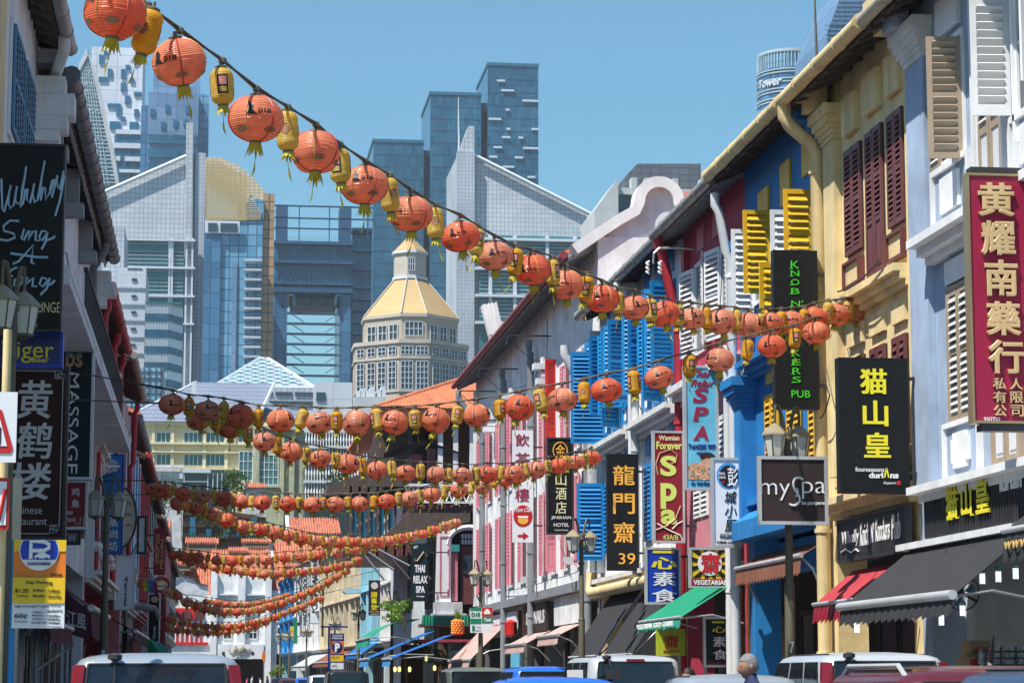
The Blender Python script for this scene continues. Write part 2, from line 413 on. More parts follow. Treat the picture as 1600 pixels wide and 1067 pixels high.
# ================================================================= ground, road, pavements
g = MB(); g.box(-690, 890, -50, 890, -1.0, -.012); structure(g.build('ground', 'earth'))
g = MB(); g.box(-1.95, 8.35, -30, 214, -.01, 0.0); g.box(-60, 60, 200, 214.2, -.009, .001); structure(g.build('road', 'asphalt'))
g = MB(); g.box(8.5, 12.6, -30, 199, -.01, .13); g.box(-6, -2.1, -30, 199, -.01, .13); g.box(-60, 60, 214.4, 217.5, -.01, .13)
structure(g.build('pavement', 'paving'))
g = MB(); g.box(8.35, 8.5, -30, 199, -.01, .135); g.box(-2.1, -1.95, -30, 199, -.01, .135); structure(g.build('kerb', 'kerb'))
g = MB()
for k in range(24): g.box(3.1, 3.2, -20+k*9, -16+k*9, .002, .006)
g.box(-1.75, -1.65, -30, 198, .002, .006); g.box(8.05, 8.15, -30, 198, .002, .006)
structure(g.build('road_marking', 'paint_white'))
# ================================================================= skyline
def PP(px, py, Y): return at(px, py, Y)
def X_(px, Y, py=None): return at(px, py or XP[0], Y).x
def Z_(py, Y): return at(ZP[0], py, Y).z
def slab(mb, px0, px1, py, Y, dep, z0=0, mi=0):
    mb.box(X_(px0, Y), X_(px1, Y), Y, Y+dep, z0, Z_(py, Y), mi)
def outline(mb, pts, Y, dep, mi=0):
    mb.prism([PP(a, b, Y) if b < 640 else Vector((PP(a, 600, Y).x, Y, 0)) for a, b in pts], (0, dep, 0), mi)
def mullions(par, px0, px1, py0, py1, Y, nu, nz, t=.35, m='tower_line', d=.25, name='mullions', both=True):
    mb = MB(); fr = FRF(Y); u0, u1 = X_(px0, Y, (py0+py1)/2), X_(px1, Y, (py0+py1)/2); z1, z0 = Z_(py0, Y), Z_(py1, Y)
    for i in range(nu+1):
        u = u0+(u1-u0)*i/nu
        if both: mb.fb(fr, u-t/2, u+t/2, z0, z1, .01, d)
    for j in range(nz+1):
        z = z0+(z1-z0)*j/nz; mb.fb(fr, u0, u1, z-t/2, z+t/2, .02, d*1.2)
    return mb.build(name, m, par, stuff=True)
panel('glass_teal', (.008, .075, .145), (.028, .14, .225), (.02, .08, .14), 1.5, 3.6, .09, rough=.18, spec=.7)
panel('glass_deep', (.035, .12, .24), (.07, .19, .34), (.03, .08, .14), 2.4, 3.6, .12, rough=.2, spec=.6)
panel('glass_slate', (.12, .20, .33), (.16, .25, .38), (.09, .15, .25), 3.0, 4.0, .10, rough=.25)
panel('glass_sky', (.07, .22, .36), (.16, .33, .48), (.04, .11, .2), 2.1, 2.6, .14, rough=.2, spec=.6)
panel('glass_bronze', (.34, .20, .10), (.45, .29, .16), (.12, .08, .05), 2.0, 2.2, .16, rough=.3)
panel('glass_green', (.02, .15, .17), (.035, .19, .21), (.03, .09, .10), 4.2, 2.4, .1, rough=.25)
panel('pyramid_glass', (.10, .25, .30), (.15, .31, .36), (.30, .40, .43), 1.2, 1.0, .08, rough=.3)
panel('crown_panel', (.56, .47, .32), (.62, .53, .37), (.36, .30, .20), 1.1, .8, .10, rough=.6)
panel('tile_grey', (.44, .47, .51), (.50, .53, .57), (.24, .27, .31), 1.1, 1.25, .075, rough=.55)
panel('tile_grey_fine', (.38, .42, .48), (.43, .47, .53), (.25, .29, .34), .95, 1.0, .09, rough=.55)
panel('tile_pale', (.42, .45, .50), (.47, .50, .55), (.30, .33, .38), 3.5, 3.3, .06, rough=.6)
panel('glass_box', (.17, .31, .42), (.22, .37, .48), (.09, .14, .19), 1.9, 2.0, .12, rough=.35)
panel('tower_white', (.56, .60, .68), (.62, .66, .74), (.36, .42, .50), 7.0, 4.1, .12, rough=.5)
panel('concrete_dark', (.10, .115, .14), (.12, .14, .165), (.05, .06, .075), 2.2, 1.5, .1, rough=.7)
panel('gold_sheet', (.40, .27, .115), (.43, .30, .13), (.30, .20, .08), 30, .62, .07, rough=.6, metal=.1)
panel('roof_blue', (.12, .15, .21), (.15, .18, .25), (.23, .26, .33), .6, .6, .08, rough=.5)
mat('tower_line', (.03, .13, .21), .5, var=0)
mat('line_pale', (.50, .54, .58), .6, var=0)
mat('line_dark', (.05, .08, .12), .5, var=0)
mat('window_blue', (.02, .13, .24), .2, var=.15, sc=.2, spec=.6)
mat('window_dark', (.03, .055, .075), .15, var=.2, sc=.3, spec=.7)
mat('window_green', (.05, .16, .17), .2, var=.25, sc=.3, spec=.6)
mat('bright_panel', (.55, .60, .66), .5, var=.05)
mat('dark_gap', (.015, .035, .075), .5, var=0)
mat('stone', (.42, .36, .29), .8, dirt=.15, dirtc=(.25, .23, .2), sc=.2)
mat('stone_light', (.47, .42, .36), .8, sc=.2)
mat('concrete', (.46, .48, .49), .85, dirt=.2, dirtc=(.3, .3, .3), sc=.3)
mat('cream_far', (.66, .60, .40), .8, dirt=.12, dirtc=(.35, .3, .2), sc=.3)
mat('lattice_pale', (.34, .44, .48), .5, var=0)
mat('lattice_gold', (.50, .40, .22), .5, var=0)
mat('teal_frame', (.025, .085, .17), .5, var=0)
# --- stepped blue glass towers
def blue_tower(name, label, px0, px1, py, Y, nu, nz, marks, m='glass_teal', dep=35, cat='tower'):
    t = thing(name, label, cat, (X_((px0+px1)/2, Y), Y, 0), 'blue glass office towers on the skyline')
    b = MB(); slab(b, px0, px1, py, Y, dep); b.build('glass_wall', m, t)
    b = MB(); x0, x1, z = X_(px0, Y), X_(px1, Y), Z_(py, Y)
    b.box(x0-.3, x1+.3, Y-.3, Y+dep, z, z+1.1); b.build('parapet', 'tower_line', t)
    mullions(t, px0, px1, py, 640, Y, nu, nz, t=.16, d=.1)
    for a, bb, c in marks:
        q = MB(); q.fb(FRF(Y), X_(a, Y), X_(bb, Y), Z_(c+3, Y), Z_(c, Y), .3, .6); q.build('bright_panel', 'bright_panel', t)
    return t
blue_tower('glass_tower', 'tallest blue glass tower with short bright dashes on its face, right of the stepped group', 762, 841, 104, 800, 14, 26,
           [(776, 789, 126), (783, 803, 141), (816, 841, 156), (790, 796, 171), (763, 783, 186), (830, 841, 200), (791, 797, 201), (810, 817, 214), (784, 797, 214), (817, 841, 230), (771, 784, 230), (804, 817, 245), (764, 777, 245), (785, 803, 260), (824, 836, 275)])
blue_tower('glass_tower', 'middle tower of the blue glass steps with a flat top and faint red bands', 672, 751, 149, 800, 12, 26, [])
blue_tower('glass_tower', 'lowest tower of the blue glass steps, left of the two taller ones', 583, 661, 223, 800, 12, 22, [])
t = thing('service_core', 'dark recessed core between the middle and tallest blue glass towers', 'tower core', (X_(756, 806), 806, 0))
b = MB(); slab(b, 751, 762, 161, 806, 20); b.build('core_wall', 'dark_gap', t); b = MB(); slab(b, 748, 765, 171, 812, 12); b.build('plant_room', 'glass_deep', t)
t = thing('service_core', 'dark recessed core between the lowest and middle blue glass towers', 'tower core', (X_(666, 806), 806, 0))
b = MB(); slab(b, 661, 672, 235, 806, 20); b.build('core_wall', 'dark_gap', t)
t = thing('radio_mast', 'thin white mast rising beside the sloping grey roof', 'mast', tuple(PP(717, 245, 640)))
b = MB(); a = PP(717, 245, 640); b.tube([a, a+Vector((0, 0, 5)), PP(716.5, 180, 640), PP(716.5, 152, 640)], [.35, .3, .22, .1], 6); b.build('pole', 'line_pale', t)
# --- white tower with scattered blue windows
Y = 820; t = thing('pixel_tower', 'white tower with scattered square blue windows at the far left', 'tower', (X_(180, Y), Y, 0))
b = MB(); slab(b, 139, 220, 74, Y, 30); b.build('wall', 'tower_white', t)
b = MB(); fr = FRF(Y); b.fb(fr, X_(178, Y), X_(220, Y), Z_(290, Y), Z_(210, Y), .05, .6); b.build('glass_band', 'glass_teal', t)
for (a, y0, c, y1) in [(158, 80, 164, 87), (151, 87, 158, 100), (193, 101, 200, 108), (165, 108, 172, 121), (186, 108, 193, 122), (151, 121, 165, 128), (200, 122, 207, 129), (186, 129, 194, 142), (193, 149, 201, 162), (166, 162, 187, 168), (180, 168, 187, 181), (187, 182, 194, 189), (201, 190, 215, 203), (208, 170, 215, 182), (206, 89, 210, 100), (170, 190, 187, 202), (207, 143, 219, 149)]:
    q = MB(); q.fb(fr, X_(a, Y), X_(c, Y), Z_(y1, Y), Z_(y0, Y), .1, .5); q.build('window', 'window_blue', t)
for (a, y0, c, y1) in [(180, 203, 220, 210), (178, 224, 220, 232), (181, 245, 188, 252), (195, 245, 220, 252), (187, 265, 220, 270)]:
    q = MB(); q.fb(fr, X_(a, Y), X_(c, Y), Z_(y1, Y), Z_(y0, Y), .7, 1.2); q.build('white_band', 'bright_panel', t)
# --- curved lattice sail
Y = 700; t = thing('lattice_sail', 'curved pale lattice glass tower tapering to a point beside the left eaves', 'tower', (X_(150, Y), Y, 0))
edge = [(118, 640), (118, 130), (121, 105), (134, 77), (138, 82), (150, 120), (160, 165), (170, 215), (178, 250), (184, 300), (190, 640)]
b = MB(); outline(b, edge, Y, 14); b.build('glass_wall', 'glass_box', t)
b = MB(); rgt = lambda y: 138+(y-82)*(.29) - max(0, y-230)*.12
random.seed(3)
for y in range(98, 290, 6):
    b.tube([PP(max(118, 140-(y-77)*.8 if y < 105 else 118), y, Y-.5), PP(rgt(y)-3, y+2, Y-.5)], .16, 4, caps=False)
for k in range(9):
    b.tube([PP(120+k*.6*(1), 108+k*2, Y-.6) if k < 2 else PP(118+k*3.2, 96+k*1.5, Y-.6), PP(122+k*6.0, 290, Y-.6)], .16, 4, caps=False)
for k in range(70):
    y = random.uniform(100, 280); x = random.uniform(119, rgt(y)-6); b.tube([PP(x, y, Y-.6), PP(min(rgt(y)-3, x+random.uniform(3, 9)), y+random.uniform(-7, 7), Y-.6)], .13, 4, caps=False)
b.build('lattice', 'lattice_pale', t, stuff=True)
b = MB()
b.prism([PP(136, 79, Y-1), PP(139, 84, Y-1), PP(153, 125, Y-1), PP(166, 180, Y-1), PP(178, 235, Y-1), PP(186, 285, Y-1), PP(181, 290, Y-1), PP(172, 240, Y-1), PP(160, 185, Y-1), PP(147, 125, Y-1)], (0, 14, 0)); b.build('edge_fin', 'concrete', t)
b = MB(); b.prism([PP(122, 104, Y-1), PP(134, 76, Y-1), PP(139, 84, Y-1), PP(124, 112, Y-1)], (0, 10, 0)); b.build('crown', 'tile_pale', t)
# --- slate blue tower
Y = 760; t = thing('slate_tower', 'dark slate blue glass tower with banded lower floors behind the left grey building', 'tower', (X_(275, Y), Y, 0))
b = MB(); slab(b, 237, 310, 115, Y, 25); b.build('upper_block', 'glass_slate', t)
b = MB(); b.box(X_(231, Y), X_(309, Y), Y-6, Y+20, 0, Z_(152, Y)); b.build('main_block', 'glass_slate', t)
b = MB(); b.box(X_(309, Y)+.05, X_(325, Y), Y-2, Y+22, 0, Z_(148, Y)); b.build('side_wing', 'glass_sky', t)
b = MB(); b.box(X_(219, Y), X_(231, Y)-.05, Y, Y+20, 0, Z_(166, Y)); b.build('rear_wing', 'glass_deep', t)
for y0, y1 in [(211, 225), (233, 247), (255, 269)]:
    q = MB(); q.fb(FRF(Y-6), X_(232, Y), X_(308, Y), Z_(y1, Y-6), Z_(y0, Y-6), .1, .5); q.build('glass_band', 'glass_teal', t)
for a, y in [(234, 171), (257, 164), (289, 165), (270, 187), (251, 191), (286, 186)]:
    q = MB(); q.fb(FRF(Y-6), X_(a, Y), X_(a+7, Y), Z_(y+11, Y-6), Z_(y, Y-6), .1, .4); q.build('window', 'window_blue', t)
# --- the two grey tiled buildings with sloping tops
Y = 600; t = thing('sloping_tower', 'left grey tiled office building with a sloping top and green glass bays', 'office building', (X_(240, Y), Y, 0), 'grey sloping office buildings')
b = MB(); outline(b, [(160, 640), (160, 303), (291, 245), (305, 240), (305, 640)], Y, 30); b.build('tiled_wall', 'tile_grey', t)
b = MB(); b.box(X_(305, Y)+.05, X_(321, Y), Y-1, Y+28, 0, Z_(238, Y)); b.build('side_wall', 'tile_grey_fine', t)
b = MB(); outline(b, [(291, 640), (291, 192), (302, 192), (303, 640)], Y-2, 10); b.build('pier', 'tile_grey', t)
b = MB(); b.tube([PP(160, 301.5, Y-1), PP(291, 244, Y-1)], .5, 4); b.build('coping', 'bright_panel', t)
for y0, y1 in [(375, 417), (424, 461), (467, 505), (511, 560)]:
    for a, c in [(199, 266), (272, 291)]:
        q = MB(); q.fb(FRF(Y-2.2), X_(a, Y), X_(c, Y), Z_(y1, Y), Z_(y0, Y), -.8, -.1); q.build('glass_bay', 'glass_green', t)
b = MB(); fr = FRF(Y-2.2)
for y in (378, 421, 465, 508): b.fb(fr, X_(197, Y), X_(308, Y), Z_(y+1.6, Y), Z_(y-1.6, Y), 0, 1.4)
for x in (267, 271, 293, 302): b.fb(fr, X_(x, Y), X_(x+3, Y), Z_(620, Y), Z_(374, Y), 0, .8)
b.build('frame', 'bright_panel', t)
b = MB()
for y in range(383, 560, 6):
    if y % 43 > 3: b.fb(fr, X_(200, Y), X_(290, Y), Z_(y+.6, Y), Z_(y, Y), 0, .35)
b.build('blinds', 'line_pale', t, stuff=True)
Y = 640; t = thing('sloping_tower', 'right grey tiled office building whose roof slopes down from a tall pier to the right', 'office building', (X_(820, Y), Y, 0), 'grey sloping office buildings')
b = MB(); outline(b, [(714, 640), (714, 244), (735, 240), (933, 341), (933, 640)], Y, 30); b.build('tiled_wall', 'tile_grey', t)
b = MB(); outline(b, [(720, 300), (722, 226), (732, 197), (741, 197), (741, 300)], Y-2, 8); b.build('pier', 'tile_grey', t)
b = MB(); b.box(X_(713, Y), X_(740, Y), Y-2.5, Y, 0, Z_(242, Y)); b.build('front_pier', 'tile_grey_fine', t)
b = MB(); b.tube([PP(735, 240, Y-1), PP(933, 340, Y-1)], .6, 4); b.build('coping', 'bright_panel', t)
b = MB(); b.box(X_(748, Y), X_(935, Y), Y-2, Y+1, 0, Z_(371, Y)); b.build('glass_bay', 'glass_green', t)
b = MB(); fr = FRF(Y-2)
for y in (378, 424, 466, 508): b.fb(fr, X_(741, Y), X_(935, Y), Z_(y+2, Y), Z_(y-2, Y), .1, 1.8)
for x in (762, 800, 850, 893): b.fb(fr, X_(x, Y), X_(x+5, Y), 0, Z_(371, Y), .1, 1.2)
for y in range(383, 500, 6): b.fb(fr, X_(748, Y), X_(935, Y), Z_(y+.6, Y), Z_(y, Y), .05, .5)
b.build('frame', 'bright_panel', t)
# --- gold and blue glass tower with a lattice crown
Y = 560; t = thing('bronze_crown_tower', 'blue glass tower with bronze side and curved golden lattice crown', 'tower', (X_(375, Y), Y, 0))
b = MB(); slab(b, 322, 412, 340, Y, 30); b.build('glass_wall', 'glass_sky', t)
b = MB(); b.box(X_(322, Y)-.1, X_(347, Y), Y-.8, Y, 0, Z_(368, Y)); b.build('dark_glass', 'glass_deep', t)
b = MB(); outline(b, [(372, 345), (372, 322), (400, 310), (412, 313), (412, 345)], Y, 25); b.build('upper_glass', 'glass_sky', t)
b = MB(); b.box(X_(412, Y)+.05, X_(430, Y), Y+1, Y+25, 0, Z_(300, Y)); b.build('bronze_wall', 'glass_bronze', t)
b = MB(); outline(b, [(322, 246), (345, 246), (372, 259), (398, 280), (414, 300), (425, 322), (428, 350), (408, 350), (380, 320), (355, 290), (322, 262)], Y+2, 18); b.build('crown', 'crown_panel', t)
b = MB()
for k in range(34):
    x = 322+k*1.9; b.tube([PP(x, 250+max(0, k-8)*1.1, Y-.3), PP(x, 345, Y-.3)], .11, 4, caps=False)
for k in range(30):
    y = 256+k*3; b.tube([PP(322, y, Y-.3), PP(min(352+(y-256)*.75, 408), y, Y-.3)], .1, 4, caps=False)
for k in range(40):
    x = random.uniform(324, 380); y = random.uniform(262, 318); b.tube([PP(x, y, Y-.2), PP(x+random.uniform(4, 14), y+random.uniform(-9, 9), Y-.2)], .1, 4, caps=False)
b.build('crown_lattice', 'lattice_gold', t, stuff=True)
b = MB(); b.box(X_(322, Y), X_(376, Y), Y-1.2, Y-.9, Z_(366, Y), Z_(347, Y)); b.build('white_frame', 'bright_panel', t)
for a, c in [(327, 341), (346, 372)]:
    q = MB(); q.fb(FRF(Y-1.2), X_(a, Y), X_(c, Y), Z_(364, Y), Z_(351, Y), .02, .3); q.build('window', 'window_dark', t)
b = MB(); fr = FRF(Y)
for y in range(407, 640, 15): b.fb(fr, X_(384, Y), X_(411, Y), Z_(y+3, Y), Z_(y, Y), .2, 2.6)
b.build('balcony', 'tile_pale', t)
b = MB(); b.fb(fr, X_(366, Y), X_(373, Y), 0, Z_(410, Y), .1, .5); b.build('stone_strip', 'glass_slate', t)
# --- gate-like tower with sky opening
Y = 620; t = thing('gateway_tower', 'blue office block with an opening to the sky and an open frame on its roof', 'office building', (X_(492, Y), Y, 0))
b = MB()
b.box(X_(430, Y), X_(452, Y), Y, Y+25, 0, Z_(458, Y)); b.build('leg', 'glass_deep', t)
b = MB(); b.box(X_(533, Y), X_(551, Y), Y, Y+25, 0, Z_(458, Y)); b.build('leg', 'glass_deep', t)
b = MB(); b.box(X_(430, Y), X_(552, Y), Y, Y+25, Z_(458, Y)+.05, Z_(379, Y)); b.build('bridge_floors', 'glass_teal', t)
b = MB(); fr = FRF(Y)
for y, h in [(378, 5), (408, 5), (442, 4), (451, 7)]: b.fb(fr, X_(429, Y), X_(553, Y), Z_(y+h, Y), Z_(y, Y), .1, 1.2)
for x in range(436, 552, 7): b.fb(fr, X_(x, Y), X_(x+.7, Y), Z_(450, Y), Z_(384, Y), .05, .5)
b.build('spandrels', 'teal_frame', t)
b = MB(); b.box(X_(433, Y), X_(451, Y), Y, Y+8, Z_(379, Y), Z_(321, Y)); b.build('roof_pier', 'teal_frame', t); b = MB(); b.box(X_(532, Y), X_(550, Y), Y, Y+8, Z_(379, Y), Z_(321, Y)); b.build('roof_pier', 'teal_frame', t)
b = MB()
for y in (321, 340, 356): b.fb(fr, X_(425, Y), X_(583, Y), Z_(y+1.6, Y), Z_(y, Y), -1, 0)
for x in (468, 515, 575): b.fb(fr, X_(x, Y), X_(x+1.6, Y), Z_(379, Y), Z_(321, Y), -1.1, .1)
for x in range(453, 532, 3): b.fb(fr, X_(x, Y), X_(x+.3, Y), Z_(379, Y), Z_(369, Y), -1, -.8)
b.build('roof_frame', 'teal_frame', t)
b = MB()
for y in (489, 505, 521, 537, 553, 569, 586, 602): b.fb(fr, X_(452, Y), X_(533, Y), Z_(y+1.3, Y), Z_(y-1.0, Y), -2, 0)
for i, y in enumerate((489, 505, 521, 537, 553, 569)):
    b.tube([PP(453, y, Y), PP(475, y+14, Y)], .12, 4); b.tube([PP(532, y, Y), PP(508, y+14, Y)], .12, 4)
for p in ([(453, 462), (459, 462), (461, 478)], [(532, 462), (526, 462), (524, 478)]): b.tube([PP(a, c, Y-1) for a, c in p], .4, 5)
b.build('cross_beam', 'teal_frame', t)
b = MB(); b.box(X_(458, Y+6), X_(528, Y+6), Y+6, Y+20, Z_(479, Y+6), Z_(458, Y+6)); b.build('soffit_floor', 'glass_box', t)
b = MB(); b.box(X_(552, Y)+.05, X_(583, Y), Y+2, Y+20, 0, Z_(352, Y)); b.build('side_block', 'glass_teal', t)
b = MB(); fr = FRF(Y+2)
for y in list(range(360, 470, 29))+list(range(465, 620, 18)): b = MB(); b.fb(fr, X_(545, Y), X_(583, Y), Z_(y+1.5, Y), Z_(y, Y), .2, 1.6); b.build('sun_shade', 'teal_frame', t)
# --- octagonal stone tower with gold roof
Y = 480; cx = X_(648, Y, 500)
t = thing('gold_roof_tower', 'octagonal stone tower with a golden pyramid roof and small lantern turret', 'tower', (cx, Y, 0))
K = Y/3814.0
def octo(s, yo=0):
    a, b_ = 20.5*s*K, 76*s*K
    return [(cx-a, Y+yo), (cx+a, Y+yo), (cx+b_, Y+yo+(b_-a)*.9), (cx+b_, Y+yo+(b_-a)*.9+8), (cx+a, Y+yo+30), (cx-a, Y+yo+30), (cx-b_, Y+yo+(b_-a)*.9+8), (cx-b_, Y+yo+(b_-a)*.9)]
def ring_solid(mb, rings, mi=0):   # rings: list of ([(x,y)], z)
    n = len(rings[0][0]); b0 = len(mb.v)
    for pts, z in rings:
        for x, y in pts: mb.v.append((x, y, z))
    for i in range(len(rings)-1):
        for k in range(n):
            k2 = (k+1) % n; mb.f.append((b0+i*n+k, b0+i*n+k2, b0+(i+1)*n+k2, b0+(i+1)*n+k)); mb.m.append(mi)
    mb.f.append(tuple(b0+k for k in range(n))[::-1]); mb.m.append(mi)
    e = b0+(len(rings)-1)*n; mb.f.append(tuple(e+k for k in range(n))); mb.m.append(mi)
def scaled(pts, k):
    my = sum(p[1] for p in pts)/len(pts); return [(cx+(x-cx)*k, my+(y-my)*k) for x, y in pts]
body = octo(1.2); drum = scaled(body, .83); turret = scaled(body, .285)
ring_list = MB()
ring_solid(ring_list, [(body, 0), (body, Z_(534, Y))]); ring_list.build('body', 'stone', t)
b = MB(); ring_solid(b, [(scaled(body, 1.03), Z_(536, Y)), (scaled(body, 1.03), Z_(530, Y))]); ring_solid(b, [(scaled(body, 1.02), Z_(560, Y)), (scaled(body, 1.02), Z_(556, Y))]); ring_solid(b, [(scaled(body, 1.02), Z_(612, Y)), (scaled(body, 1.02), Z_(609, Y))]); b.build('cornice', 'stone_light', t)
b = MB(); ring_solid(b, [(drum, Z_(534, Y)+.1), (drum, Z_(490, Y))]); b.build('drum', 'stone', t)
b = MB(); ring_solid(b, [(scaled(body, .86), Z_(492, Y)), (scaled(body, .86), Z_(487, Y))]); b.build('drum_cornice', 'stone_light', t)
b = MB(); ring_solid(b, [(scaled(body, .84), Z_(487, Y)+.05), (turret, Z_(423, Y))]); b.build('pyramid_roof', 'gold_sheet', t)
b = MB()
for k in (0, 1, 2, 7):
    p, q = scaled(body, .85)[k], scaled(turret, 1.02)[k]; b.tube([(p[0], p[1]-.15, Z_(487, Y)), (q[0], q[1]-.15, Z_(423, Y))], .15, 6)
b.build('roof_hip', 'stone_light', t)
b = MB(); ring_solid(b, [(turret, Z_(423, Y)+.05), (turret, Z_(379, Y))]); b.build('turret', 'stone_light', t)
b = MB(); ring_solid(b, [(scaled(turret, 1.1), Z_(423, Y)), (scaled(turret, 1.1), Z_(419, Y))]); b.build('turret_cornice', 'bright_panel', t); b = MB(); ring_solid(b, [(scaled(turret, 1.12), Z_(382, Y)), (scaled(turret, 1.12), Z_(378, Y))]); b.build('turret_cornice', 'bright_panel', t)
b = MB(); ring_solid(b, [(scaled(turret, 1.05), Z_(378, Y)+.05), (scaled(turret, .12), Z_(352, Y))]); b.build('turret_roof', 'gold_sheet', t)
def facewins(pts, i, j, us, z0, z1, nx, nz):
    f = FR2(pts[i], pts[j]); L = (Vector(pts[j])-Vector(pts[i])).length
    for a, c in us:
        fw = MB(); fw.fb(f, a*L, c*L, z0, z1, .04, .12); o = fw.build('window', 'window_dark', t)
        fm = MB()
        for k in range(nx+1):
            u = a*L+(c-a)*L*k/nx; fm.fb(f, u-.07, u+.07, z0, z1, .14, .3)
        for k in range(nz+1):
            z = z0+(z1-z0)*k/nz; fm.fb(f, a*L, c*L, z-.06, z+.06, .15, .28)
        q = fm.build('window_frame', 'line_pale', o)
ul3 = [(.1, .32), (.4, .62), (.7, .92)]; ul4 = [(.06, .22), (.30, .47), (.54, .71), (.78, .94)]
facewins(drum, 7, 0, ul3, Z_(528, Y), Z_(504, Y), 2, 2); facewins(drum, 1, 2, ul3, Z_(528, Y), Z_(504, Y), 2, 2); facewins(drum, 0, 1, [(.15, .85)], Z_(522, Y), Z_(500, Y), 4, 2)
for y0, y1, nz in ((541, 554, 2), (564, 608, 5)):
    facewins(body, 7, 0, ul4, Z_(y1, Y), Z_(y0, Y), 2, nz); facewins(body, 1, 2, ul4, Z_(y1, Y), Z_(y0, Y), 2, nz); facewins(body, 0, 1, [(.06, .44), (.56, .94)], Z_(y1, Y), Z_(y0, Y), 3, nz)
facewins(turret, 0, 1, [(.1, .9)], Z_(410, Y), Z_(390, Y), 3, 2)
f = FR2(body[7], body[0]); 
# --- white slab with small windows, striped block, glass box
Y = 450; t = thing('white_slab_block', 'plain pale slab block with one column of small windows', 'office building', (X_(216, Y), Y, 0))
b = MB(); slab(b, 186, 232, 418, Y, 20); b.build('wall', 'tile_pale', t)
b = MB(); b.box(X_(203, Y), X_(226, Y), Y-.1, Y+.1, Z_(421, Y), Z_(419, Y)); b.build('roof_slot', 'line_dark', t)
for y in (434, 460, 485, 511, 536, 562):
    q = MB(); q.fb(FRF(Y), X_(210, Y), X_(218, Y), Z_(y+5, Y), Z_(y+1, Y), .05, .2); q.build('window', 'window_dark', t)
for y in (449, 475, 500, 526, 552): b = MB(); b.fb(FRF(Y), X_(186, Y), X_(232, Y), Z_(y+1.5, Y), Z_(y-1.5, Y), .04, .25); b.build('band', 'tile_grey_fine', t)
t = thing('slab_annex', 'taller pale annex block rising behind the left eaves', 'office building', (X_(184, 460), 460, 0))
b = MB(); slab(b, 170, 197, 353, 460, 20); b.build('wall', 'tile_grey_fine', t)
Y = 430; t = thing('striped_block', 'white office block with wide turquoise window bands', 'office building', (X_(262, Y), Y, 0))
b = MB(); slab(b, 232, 268, 474, Y, 16); b.prism([(X_(268, Y), Y, 0), (X_(289, Y), Y+5, 0), (X_(289, Y), Y+16, 0), (X_(268, Y), Y+16, 0)], (0, 0, Z_(474, Y))); b.build('wall', 'bright_panel', t)
fa, fb_ = FRF(Y), FR2((X_(268, Y), Y), (X_(289, Y), Y+5)); L2 = Vector((X_(289, Y)-X_(268, Y), 5)).length
for y0, y1 in ((490, 502), (515, 527), (541, 552), (566, 578), (592, 604)):
    q = MB(); q.fb(fa, X_(232, Y), X_(268, Y), Z_(y1, Y), Z_(y0, Y), .02, .12); q.fb(fb_, 0, L2, Z_(y1, Y), Z_(y0, Y), .02, .12); w_ = q.build('window_band', 'glass_teal', t)
b = MB()
for k in range(9): u = X_(232+k*4.5, Y); b.fb(fa, u-.04, u+.04, 0, Z_(474, Y), .12, .2)
b.build('mullions', 'line_dark', t, stuff=True)
b = MB(); b.box(X_(231.5, Y), X_(289, Y), Y-.2, Y+16, Z_(474, Y)+.02, Z_(472, Y)); b.build('parapet', 'glass_green', t)
Y = 380; t = thing('gridded_glass_box', 'low pale blue gridded glass block behind the blue tiled roof', 'office building', (X_(220, Y), Y, 0))
b = MB(); slab(b, 180, 254, 574, Y, 16); b.build('wall', 'glass_box', t)
b = MB()
for k in range(8): u = X_(186+k*9.4, Y); b.fb(FRF(Y), u-.06, u+.06, 0, Z_(574, Y), .02, .15)
for y in range(580, 660, 11): b.fb(FRF(Y), X_(186, Y), X_(254, Y), Z_(y+.7, Y), Z_(y, Y), .02, .16)
b.build('mullions', 'line_dark', t, stuff=True)
# --- glass pyramid and grey low blocks
Y = 400; t = thing('glass_pyramid', 'low turquoise glass pyramid roof with white diagonal lattice', 'glass roof', (X_(412, Y), Y, 0))
apex = PP(412, 558, Y+16); A = [PP(329, 606, Y), PP(493, 606, Y+2)]; Bk = [Vector((A[1].x, Y+34, A[1].z)), Vector((A[0].x, Y+34, A[0].z))]
ap1, ap2 = PP(405, 560, Y+14), PP(419, 560, Y+14)
b = MB(); b.add([A[0], A[1], Bk[0], Bk[1], ap1, ap2], [(0, 1, 5, 4), (1, 2, 5), (2, 3, 4, 5), (3, 0, 4), (3, 2, 1, 0)]); b.build('glass_slope', 'pyramid_glass', t)
b = MB(); b.tube([A[0], ap1, ap2, A[1]], .3, 5); b.tube([A[0], A[1]], .3, 5)
def onslope(u, v):  # v up
    lo = A[0].lerp(A[1], u); hi = ap1.lerp(ap2, u); return lo.lerp(hi, v)+Vector((0, -.2, .1))
for k in range(-12, 26, 2):
    for s in (1, -1):
        pts = []
        for j in range(0, 25):
            v = j/24; x = A[0].x+(A[1].x-A[0].x)*k/14 + s*v*19
            lo, hi = A[0].lerp(ap1, v).x, A[1].lerp(ap2, v).x
            if lo <= x <= hi:
                u = (x-lo)/(hi-lo) if hi > lo+.01 else 0; pts.append(onslope(u, v))
        if len(pts) > 1: b.tube([pts[0], pts[-1]], .09, 4, caps=False)
b.build('lattice', 'bright_panel', t, stuff=True)
t = thing('pyramid_block', 'grey low block below the glass pyramid with a dark window strip', 'office building', (X_(412, 398), 398, 0))
b = MB(); b.box(X_(328, Y), X_(490, Y), Y-2, Y+36, 0, Z_(606.5, Y)); b.build('wall', 'tile_grey_fine', t)
